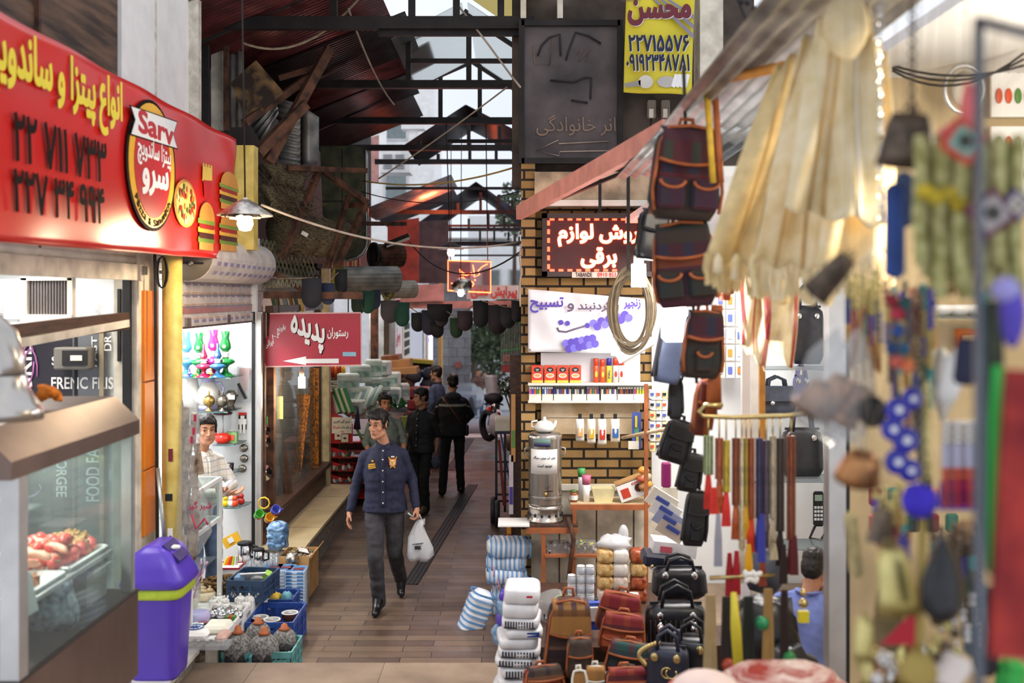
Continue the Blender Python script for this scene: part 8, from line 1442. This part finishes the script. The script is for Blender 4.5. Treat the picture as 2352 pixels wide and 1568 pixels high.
mw(b,'bells',r);mw(B('black').ell(P(2005,945,2.15),(.03,.02,.035)),'hollow',r);mw(B('film').loft([[P(px,py,2.2)+V((S(w,2.2)*cos(a)*(1+.12*sin(a*5)),.06*sin(a),.02*sin(a*3+px)))for a in[2*pi*i/18 for i in range(18)]]for px,py,w in((1955,770,20),(1935,830,70),(1920,900,95),(1920,960,80),(1950,1010,30))],cap=False),'plastic',r);mw(B('leather_tan').tube([P(1950,850,2.2),P(1985,700,2.2),P(2015,850,2.2)],.005),'cord',r)
def beadline(px,y0,y1,Y,cs,rr,lab,grp=None):
 r=thing('bead_string',lab,'beads',P(px,y0,Y),0,grp);n=max(3,int((y1-y0)/F*Y/(rr*1.9)))
 for m in sorted(set(cs)):
  b=B(m)
  for k in range(n):
   if cs[k*len(cs)//n]==m:b.ell(P(px,y0+(y1-y0)*(k+.5)/n,Y),rr,nu=8,nv=6)
  if b.v:mw(b,'beads',r)
for i in range(11):beadline(2170+i*9,965,1165,2.0+.02*(i%3),['chrome',solid('#b8bcd8',.2),solid('#c02a24',.3),solid('#a82420',.3)],.0078,f'silver and red bead string, {ORD[i]} from the left beside the grey frame bar','silver and red bead strings')
for i in range(8):
 b=B('eye_violet');px=2165+i*13
 for k in range(7):b.tube([P(px+k-3,1108,2.02),P(px+(k-3)*1.6,1170,2.02)],.0045,n=4)
 X_('bead_tassel',b,f'violet-blue tassel, {ORD[i]} from the left under the red beads','tassel',group='violet-blue tassels under the red beads')
for i,(px,py,s_)in enumerate(((2062,940,30),(2095,915,26),(2050,985,28),(2080,1010,32),(2060,1060,30),(2090,1080,28))):r=thing('eye_bead',['upper left','upper right','middle left','middle right','lower left','lower right'][i]+' dark blue glass eye bead of the hanging cluster','bead',P(px,py,2.0));k=S(s_,2);B('eye_blue').ell((0,0,0),(k,k*.4,k)).make('glass',r);B('white').ell((0,-k*.36,0),(k*.3,k*.1,k*.3)).make('pupil',r)
X_('pompom',B('eye_violet').ell(P(2112,1150,1.95),.034,nz=.15,nsc=12),'round violet-blue wool pompom','pompom');X_('blue_tassel',B('eye_blue').ell(P(2075,1285,2),(.014,.014,.055)),'dark blue drop hanging left of the black pouch','ornament')
for i,(px,y0,y1,Y,m)in enumerate(((2022,-20,520,2.6,'chrome'),(2095,-10,270,2.3,'iron'),(2110,660,860,1.9,'iron'),(2130,880,1110,1.95,'brass_old'))):
 b=B(m);st=14 if m!='chrome' else 22
 for k in range(int((y1-y0)/st)):b.tube([P(px,y0+k*st,Y)+V((.008*cos(a)*(k%2),.008*cos(a)*(1-k%2),.009*sin(a)-S(st/2,Y)))for a in[i_*pi/4 for i_ in range(8)]],.0022,closed=True,n=5)
 X_('hanging_chain',b,['bright silver chain beside the rightmost cream dress','dark chain holding the large grey bell','dark chain strap in the middle of the bead stall','old brass chain below the dark chain strap'][i],'chain')
M('macrame','#a8a45c',.9,var=.35,sc=40,bump=.8,col2='#c9c48a');M('wool_yellow','#b8a02a',.9,var=.3,sc=30)
for i in range(16):
 px=2112+i*15;y0,y1=310+12*(i%3),610+25*(i%4);X_('macrame_strand',B('macrame').tube([P(px+3*sin(k),y0+(y1-y0)*k/8,1.8+.02*(i%3))for k in range(9)],[.0105+.002*(k%2)for k in range(9)]),f'olive macrame strand, {ORD[i]} from the left of the woven hanging','strand',group='olive macrame strands')
for i in range(9):X_('gold_bell',B('gilt_metal').ell(P(2140+i*14,640+(i*17)%48,1.85),.0085),f'tiny gilt bell, {ORD[i]} from the left below the macrame','bell',group='tiny gilt bells');
for i,(px,py)in enumerate(((2125,440),(2150,452),(2180,446),(2205,470))):X_('wool_flower',B('wool_yellow').ell(P(px,py,1.74),(.016,.012,.014),nz=.4,nsc=5),f'mustard wool tuft, {ORD[i]} from the left on the macrame','tuft',group='mustard wool tufts')
def square(px,py,s_,rot,ms,lab):
 r=thing('woven_square',lab,'woven ornament',P(px,py,1.7),0,None,None,(0,rot,0));k=S(s_,1.7)
 for q,m,nm in((1,ms[0],'border'),(.72,ms[1],'middle'),(.36,ms[2],'centre')):B(m).box((0,-.004*(1-q)*3,0),(2*k*q,.01,2*k*q),bev=.004).make(nm,r)
square(2212,325,42,.6,(solid('#b8402c',.9),solid('#7a9a8c',.9),solid('#2a3030',.9)),'orange, grey and black woven diamond at the top of the macrame');square(2275,490,46,.95,(solid('#5a2a3c',.9),solid('#a8a0a0',.9),solid('#1f2428',.9)),'plum, grey and black woven diamond lower in the macrame');square(2335,470,30,.7,(solid('#4a3a6a',.9),solid('#b8b0a8',.9),solid('#8a8478',.9)),'violet-edged woven diamond at the frame edge')
M('denim','#2f4a8a',.85,var=.3,sc=14);
for i,(px,y0,y1,w,c)in enumerate(((2055,420,640,46,'denim'),(2090,390,520,44,solid('#4a5a7a',.85)),(2085,500,610,38,solid('#6a7a8a',.85)))):X_('denim_pouch',B(c).box((P(px,0,2).x,2+.03*i,P(0,(y0+y1)/2,2).z),(S(w,2),.03,S(y1-y0,2)),bev=.012),['long bright blue','upper grey-blue','lower pale blue'][i]+' denim pouch hanging beside the macrame','pouch')
for i,(px,py,c)in enumerate(((2048,690,'#8a2430'),(2062,720,'#b83048'),(2078,700,'#2a5a5a'),(2064,760,'#2a4a8a'),(2050,800,'#1f3a6a'),(2075,800,'#2a5a7a'),(2060,830,'#c85a4a'),(2085,840,'#e07a4a'))):X_('felt_bead',B(solid(c,.8)).ell(P(px,py,1.95),.014),f'{("dark red", "rose", "teal", "royal blue", "navy", "sea blue", "coral", "orange")[i]} felt bead in the cluster under the denim pouches','bead')
X_('black_pouch',B('black_leather').loft([[P(px+w*cos(a),py,1.8+.03*sin(a))for a in[2*pi*i/16 for i in range(16)]]for px,py,w in((2165,1230,6),(2165,1260,26),(2165,1330,52),(2165,1395,54),(2165,1430,20))]),'black gathered pouch hanging in the bead stall','pouch')
b=B(M('frame_grey','#5a5f68',.4,.5,var=.15));b.bar(P(2248,40,1.45),P(2248,1600,1.45),.011,.011);b.bar(P(2244,48,1.45),P(2420,92,1.3),.011,.013);X_('display_rack',b,'dark grey metal display rack at the right edge','frame')
X_('green_strap',B(solid('#2fb84a',.6)).tube([P(x,y,1.5)for x,y in((2292,840),(2288,960),(2284,1150),(2278,1310))],[.008,.01,.009,.006],flat=.4),'bright green strap hanging inside the grey frame','strap');X_('red_runner',B(M('runner_red','#8a1f26',.9,var=.3,sc=14,col2='#a8342c')).box(P(2345,1180,1.45),(S(110,1.45),.012,S(660,1.45)),None,(0,.06,0)),'dark red woven runner hanging at the right edge','runner');X_('pink_scarf',B(solid('#d86a6a',.8)).ell(P(2225,245,1.75),(.014,.014,.045),nz=.3).tube([P(2225,265,1.75),P(2160,310,1.75)],.008),'pink gauzy scarf knotted above the orange woven diamond','scarf')
X_('violet_tassel',B(M('violet','#5a4ab8',.8,var=.25)).ell(P(2325,720,1.5),(.018,.018,.05),nz=.2).ell(P(2310,665,1.5),(.02,.02,.02),solid('#9a94d0',.7)),'violet tassel with a pale head inside the frame','tassel');X_('navy_pouch',B('navy').box(P(2218,830,1.9),(S(50,1.9),.02,S(110,1.9)),None,(0,.1,0),.01),'navy pouch hanging above the silver beads','pouch');X_('teal_bead',B(solid('#1f7a7a',.3)).ell(P(2252,682,1.6),.013),'large teal bead at the frame bar','bead');X_('shell_horn',B('ceramic').lathe([(.001,0),(.02,.03),(.028,.10),(.012,.13)],P(2165,940,2.1),rot=(0,.3,0)),'white horn-shaped shell among the beads','shell');X_('red_fez',B(solid('#b0182c',.7)).add([P(*p,2.2+d)for d in(0,.04)for p in((2020,1480),(2105,1395),(2110,1480))],[[0,1,2],[5,4,3],[0,3,4,1],[1,4,5,2],[2,5,3,0]]),'red cloth triangle behind the brass bells','cloth')
for i in range(10):X_('jingle_bell',B('chrome' if i%3 else 'gilt_metal').ell(P(2005+(i*23)%75,1500+(i*17)%60,1.9),.013),f'{"silver" if i % 3 else "gilt"} jingle bell in the heap at the foot of the bead stall','bell',group='jingle bells in the heap')
for i in range(8):X_('dark_bead',B(('iron','brass_old')[i%2]).ell(P(2150+(i%3)*22,1425+i*14,1.9),.011),f'{("dark iron", "old brass")[i % 2]} bead of the twisted strand at the bottom, {ORD[i]} from its top','bead',group='beads of the twisted strand')
X_('straw_hanging',B(solid('#a8924e',.9)).ell(P(2110,1540,1.85),(.035,.02,.035),nz=.2).tube([P(2120,1180,1.97),P(2112,1500,1.88)],.008),'round straw ornament on a cord at the bottom','ornament');X_('quilted_bag',B(solid('#e0d4cc',.8)).box(P(2185,1540,1.9),(.06,.03,.07),None,(0,.6,0),.01),'cream quilted pouch at the bottom edge','pouch')
# bead shop back wall
r=thing('wall_shelf_glass','glass shelf with white dishes on the cream wall','shelf',P(2200,728,5));mw(B('grey_pane').box(P(2200,728,5.05),(S(190,5),.3,.012)),'glass',r)
for i,px in enumerate((2160,2200,2240)):X_('white_dish',B('ceramic').lathe([(.03,0),(.07,.03),(.075,.06),(.02,.04)],P(px,727,5.0),n=18),('left','middle','right')[i]+' white dish on the cream wall shelf','dish')
X_('orange_picture',B(solid('#d8701f')).box(P(2222,785,5.2),(S(50,5.2),.03,S(60,5.2))).box(P(2224,785,5.17),(.06,.01,.07),solid('#f0c28a')),'small orange framed picture on the cream wall','picture')
for i in range(2):
 r=thing('wall_chart',('upper','lower')[i]+' white chart with orange figures on the cream wall','chart',P(2330,200+170*i,5.0));mw(B('white').box(P(2330,190+180*i,5.15),(S(110,5.1),.02,S(160,5.1))),'sheet',r);b=B(solid('#d8562a'))
 for k in range(8):b.ell(P(2295+(k%4)*22,150+180*i+(k//4)*70,5.13),(.018,.006,.04),(solid('#d8562a'),solid('#5a8a3a'))[k%3==0])
 mw(b,'figures',r)
r=thing('wall_fan','round fan on the cream wall of the bead shop','fan',P(2215,205,4.9));b=B('alu');b.tube([P(2215+45*cos(a),205+55*sin(a),4.9)for a in[i*.3 for i in range(21)]],.012,closed=True);mw(b,'guard',r);mw(B(solid('#c8c0b0')).ell(P(2215,205,4.95),(.07,.04,.09)),'hub',r)
for i in range(3):X_('wall_cable',B('wire_black').tube(sag(P(2050,150+i*6,5),P(2352,150-i*14,4.6),.05+.03*i,10),.006),('upper','middle','lower')[i]+' dark cable sagging along the cream wall','cable')
lamp('POINT','bead_stall_fill',(1.25,2.9,3.0),9,(1,.84,.62),.08)  # unseen warm lamp added near the dresses, no bulb modelled
# ---------------------------------------------------------------- right edge of the alley and the street
r=thing('hand_truck','black and blue two-wheeled hand truck beside the brick pillar','hand truck',(-.02,12.2,0));b=B(solid('#20242e',.4));c=lambda px,py:P(px,py,12.2)
for px in(1140,1160,1186):b.bar(c(px,985),c(px,1175),.03,.03)
for py in(1060,1082,1135,1150):b.bar(c(1140,py),c(1188,py),.025,.025)
b.bar(c(1150,995),c(1172,1110),.02,.02,solid('#2a3a7a'));mw(b,'frame',r);mw(B(solid('#7a2a24',.5)).bar(c(1146,1010),c(1158,1160),.035,.035),'red_handle',r);mw(B(solid('#2a2f4a',.5)).box(c(1162,990),(S(50,12.2),.3,.03)),'top_plate',r)
for k in range(2):mw(B('black').lathe([(.04,-.03),(.155,-.03),(.165,0),(.155,.03),(.04,.03)],V((c(1133+10*k,0).x,12.1+.28*k*0-.2*k,.165)),rot=(0,pi/2,0),n=22),'wheel',r)
X_('foam_box',B('offwhite').box(P(1166,972,12.3),(S(56,12.3),.35,.16),bev=.01).box(P(1166,962,12.3),(S(58,12.3),.37,.03)),'white foam box standing on the hand truck','box')
r=thing('poster_board','dark board tied with posters at the pillar corner','board',(.03,9.3,.9));mw(B('dark_wood').box((.05,9.4,1.1),(.14,.06,2.2)),'board',r)
for k,(y0,y1,cc)in enumerate(((905,1060,'#d8a060'),(1045,1180,'#e8e0e8'),(1195,1245,'#d8922a'))):p0=P(1179-5*k,(y0+y1)/2,9.3);mw(B(solid(cc)).box(p0,(S(10,9.3),.02,S(y1-y0,9.3))).box(p0+V((0,-.012,-.1)),(S(8,9.3),.01,.16),solid(('#6a9a4a','#5a4aa8','#a83a2a')[k])),'poster',r)
r=thing('bird_cage','pale wire bird cage hanging by the brick pillar','cage',P(1172,790,11));b=B('galv')
for k in range(13):b.tube([P(1150+k*4,745,11),P(1154+k*3.6,855,11)],.004,n=4)
mw(b,'bars',r);mw(B(solid('#a8403a',.5)).box(P(1175,845,11),(S(46,11),.2,S(16,11))),'tray',r);mw(B(solid('#b85a4a')).box(P(1172,822,11.05),(S(34,11),.1,S(14,11))).bar(P(1150,806,11),P(1195,800,11),.012,.012,solid('#3fae5a')),'feeder',r)
r=thing('potted_shrub','small bare-stemmed shrub in a pot at the end of the alley','plant',P(1180,995,15));b=B('twig')
for k in range(5):b.tube([P(1180,985,15),P(1172+k*4,940,15),P(1155+k*11,890,15)],.012,n=5)
mw(b,'stems',r);b=B('foliage')
def leaves(b,c,rr,n,s_=.08):
 for i in range(n):a=random.random()*6.28;z=random.uniform(-1,1);q=V((cos(a)*sqrt(1-z*z)*rr[0],sin(a)*sqrt(1-z*z)*rr[1],z*rr[2]))*random.random()**.4+V(c);d=V((random.uniform(-1,1),random.uniform(-1,1),random.uniform(-1,1))).normalized()*s_;e=d.cross(V((random.random(),1,random.random()))).normalized()*s_*.5;b.add([q-d,q+e,q+d,q-e],[[0,1,2,3]])
leaves(b,P(1178,888,15),(.25,.2,.16),260,.035);mw(b,'leaves',r);mw(B(solid('#6a5040')).lathe([(.1,-.22),(.14,0)],P(1180,1000,15),n=14),'pot',r)
r=thing('motorcycle','parked motorcycle with a pale windscreen and a plastic bag','motorcycle',P(1132,995,17.5));c=lambda px,py,d=0:P(px,py,17.5+d);g=c(0,995).z
mw(B(M('windscreen','#c8ccd0',.3,var=.1)).grid(lambda u,v:c(1118+34*u-6*v+10*sin(pi*v)*0,915-54*v,.12*(2*u-1)**2),8,8,th=.01),'windscreen',r);mw(B('black').ell(c(1134,915),(.17,.12,.1)),'fairing',r);mw(B('chrome').ell(c(1136,933,-.1),(.07,.05,.06)),'headlamp',r);mw(B('red_gloss').ell(c(1124,940,.1),(.06,.2,.07)).ell(c(1140,955,.5),(.1,.4,.12)),'tank',r)
mw(B('black').lathe([(.2,-.05),(.27,-.05),(.29,0),(.27,.05),(.2,.05)],c(1122,976),rot=(0,pi/2,.5),n=24,cap=False),'wheel',r);mw(B('chrome').tube([c(1128,940),c(1122,976)],.02).tube([c(1138,940,.1),c(1130,976,.1)],.02),'fork',r);mw(B('black').tube([c(1112,928),c(1136,922),c(1156,930)],.015),'handlebar',r);mw(B('plastic_bag').ell(c(1138,975,-.25),(.13,.08,.2),nz=.2),'plastic_bag',r)
def tree(px,py,Y,rr,lab,n,sz):
 c=P(px,py,Y);r=thing('street_tree',lab,'tree',(c.x,Y,gz(Y)));t=B('twig').tube([(c.x,Y,gz(Y)),(c.x+.1,Y,c.z)],[.16,.06]);mw(t,'trunk',r);b=B('foliage');leaves(b,c,rr,n,sz);mw(b,'leaves',r)
tree(1085,800,40,(.5,.5,.6),'creeper-like shrub hanging over the stone wall',260,.12);tree(1125,790,44,(1.3,1.2,1.6),'broad grey-green tree beyond the far street',900,.16);tree(1180,750,45,(1.3,1.2,1.8),'taller grey-green tree behind the bird cage',900,.16);tree(1178,480,44,(.8,.8,1.3),'tall thin tree seen through the roof frames',400,.14)
b=B(solid('#5c5850'));
for i in range(26):b.box(P(1085+i*4.4,838,46),(.03,.04,1.6))
b.bar(P(1080,822,46),P(1200,806,46),.06,.1);X_('street_fence',b,'grey railing at the top of the far street','fence')
r=thing('parked_car','grey car partly hidden behind the striped-jacket man','car',P(1075,930,31));mw(B(M('car_grey','#8a9098',.3,.4,var=.05)).box(P(1072,915,31),(1.0,3,.5),bev=.15).box(P(1068,898,31.5),(.8,1.6,.4),bev=.15),'body',r);mw(B('black').ell(P(1082,932,29.6),(.1,.25,.28)),'wheel',r)
X_('wall_notice',B(solid('#8a4a3a')).box(P(1052,838,34.8),(.22,.02,.2)),'small rust-red box on the grey stone wall','box')
# more of the dense hanging stock of the bead stall
NC=(('dark red','#7a1f2c'),('sea green','#2a6a5a'),('royal blue','#27408a'),('amber','#c88a3a'),('violet','#4a3aa0'),('coral','#c8584a'),('turquoise','#3a9a9a'),('black','#1d1c20'))
for i in range(14):
 px=2036+i*8.5;y0=640+(i*37)%60;y1=y0+150+(i*53)%170;n,c=NC[(i*3)%8];n2,c2=NC[(i*5+2)%8];beadline(px,y0,y1,2.15+.03*(i%4),[solid(c,.3),'brass_old',solid(c2,.3)],.0075,f'{n} and {n2} bead string, {ORD[i]} from the left under the denim pouches')
for i in range(22):X_('coin_charm',B('gilt_metal').disc((0,0),(.009,.009),P(2150+(i*29)%170,590+(i*41)%105,1.86),(1,.3,0),(0,0,1),.002,n=12),'round gilt coin charm dangling from the lower edge of the macrame','charm',group='gilt coin charms')
X_('shadow_sheet',B(M('shadow_green','#26382c',.9,var=.4,sc=12)).grid(lambda u,v:P(2256+34*u+6*sin(v*7),690+620*v,1.62)+V((0,.02*sin(u*6+v*5),0)),6,24,th=.006),'dark green sheet standing in for shadow behind the grey rack bar','scarf');X_('grey_scarf',B(M('scarf_grey','#4a4642',.9,var=.4,sc=12)).grid(lambda u,v:P(2108+26*u+4*sin(v*9),660+560*v,2.35)+V((0,.02*sin(u*6+v*5),0)),6,24,th=.006),'dark grey woven strap hanging behind the bead strings','strap');X_('white_cloth',B('offwhite').loft([[P(px+w*cos(a),py,2.4+.05*sin(a))for a in[2*pi*i/12 for i in range(12)]]for px,py,w in((2160,800,10),(2168,850,38),(2172,910,30),(2165,965,6))]),'white knotted cloth behind the navy pouch','cloth')  # the green sheet is added, its dark colour stands in for shadow
for i,(px,py,w,h,c,n)in enumerate(((2040,1420,60,150,'#6a5a3a','olive'),(2240,1420,60,180,'#5a6a72','slate'),(2060,1240,40,110,'#3a2c24','dark brown'),(2225,1240,50,90,'#8a6a4a','tan'),(2270,1450,50,200,'#2a2226','black'),(1960,1250,24,150,'#b0a070','straw'),(2320,1560,60,90,'#3aa84a','green'))):X_('cloth_purse',B(solid(c,.85,var=.3,sc=14)).box(P(px,py,2.5),(S(w,2.5),.05,S(h,2.5)),None,(0,.1*(-1)**i,0),.015),f'{n} cloth purse hanging low in the bead stall','purse')
for i in range(9):X_('brass_figure',B(('brass_old','copper','chrome')[i%3]).lathe([(.02,0),(.012,.02),(.024,.05),(.012,.08),(.016,.1),(.002,.12)],P(1990+i*26,1575,2.6),n=12),f'{("brass", "copper", "silver")[i % 3]} ornament, {ORD[i]} from the left along the foot of the bead stall','ornament')
for i in range(10):X_('wall_trinket',B(solid(NC[i%8][1],.5)).box(P(2010+(i%5)*44,1140+(i//5)*60,4.9),(.06,.03,.09),bev=.01),f'small {NC[i % 8][0]} trinket pinned to the cream wall, {"upper" if i < 5 else "lower"} row','trinket')
for i in range(12):px=2142+i*10;n,c=NC[(i*5+1)%8];beadline(px,1195+(i*31)%50,1360+(i*47)%130,2.35+.03*(i%3),['iron',solid(c,.3),'iron','chrome'],.0085,f'dark iron and {n} bead string, {ORD[i]} from the left behind the black pouch')
for i in range(9):px=1948+i*9;n,c=NC[(i*3+2)%8];beadline(px,615+(i*29)%50,800+(i*41)%90,2.5+.03*(i%3),['brass_old',solid(c,.4),'cotton_tan'],.008,f'tan and {n} bead string, {ORD[i]} from the left under the dark box bell')
for i in range(8):px=2010+i*11;n,c=NC[(i*3+4)%8];beadline(px,1100+(i*37)%60,1240+(i*53)%120,2.3+.03*(i%3),['brass_old',solid(c,.3),'copper'],.008,f'brass and {n} bead string, {ORD[i]} from the left beside the pompom')
# cords that carry the heavier hanging stock, up to slats above the stall
struct('ceiling_slats',B('dark_wood').box((1.15,1.85,3.61),(1.7,.9,.02)).box((.35,2.1,3.64),(.05,1.7,.04)).box((1.95,2.1,3.64),(.05,1.7,.04)))
for o in[o for o in list(SC.objects)if o.parent is None and not o.get('group')and o.get('category')in('bell','bells','pouch','pompom','woven ornament','strap','scarf')]:
 w=[o.location+v.co for m in[o,*o.children]if m.type=='MESH' for v in m.data.vertices];n=len(w);x,y=sum(v.x for v in w)/n,sum(v.y for v in w)/n;z=max(v.z for v in w)
 if 1.4<y<2.3 and 1.2<z<3.4:q=B('rope');q.tube([(x,y,z-.015),(x,y,3.6)],.0007,n=4);mw(q,'cord',o)
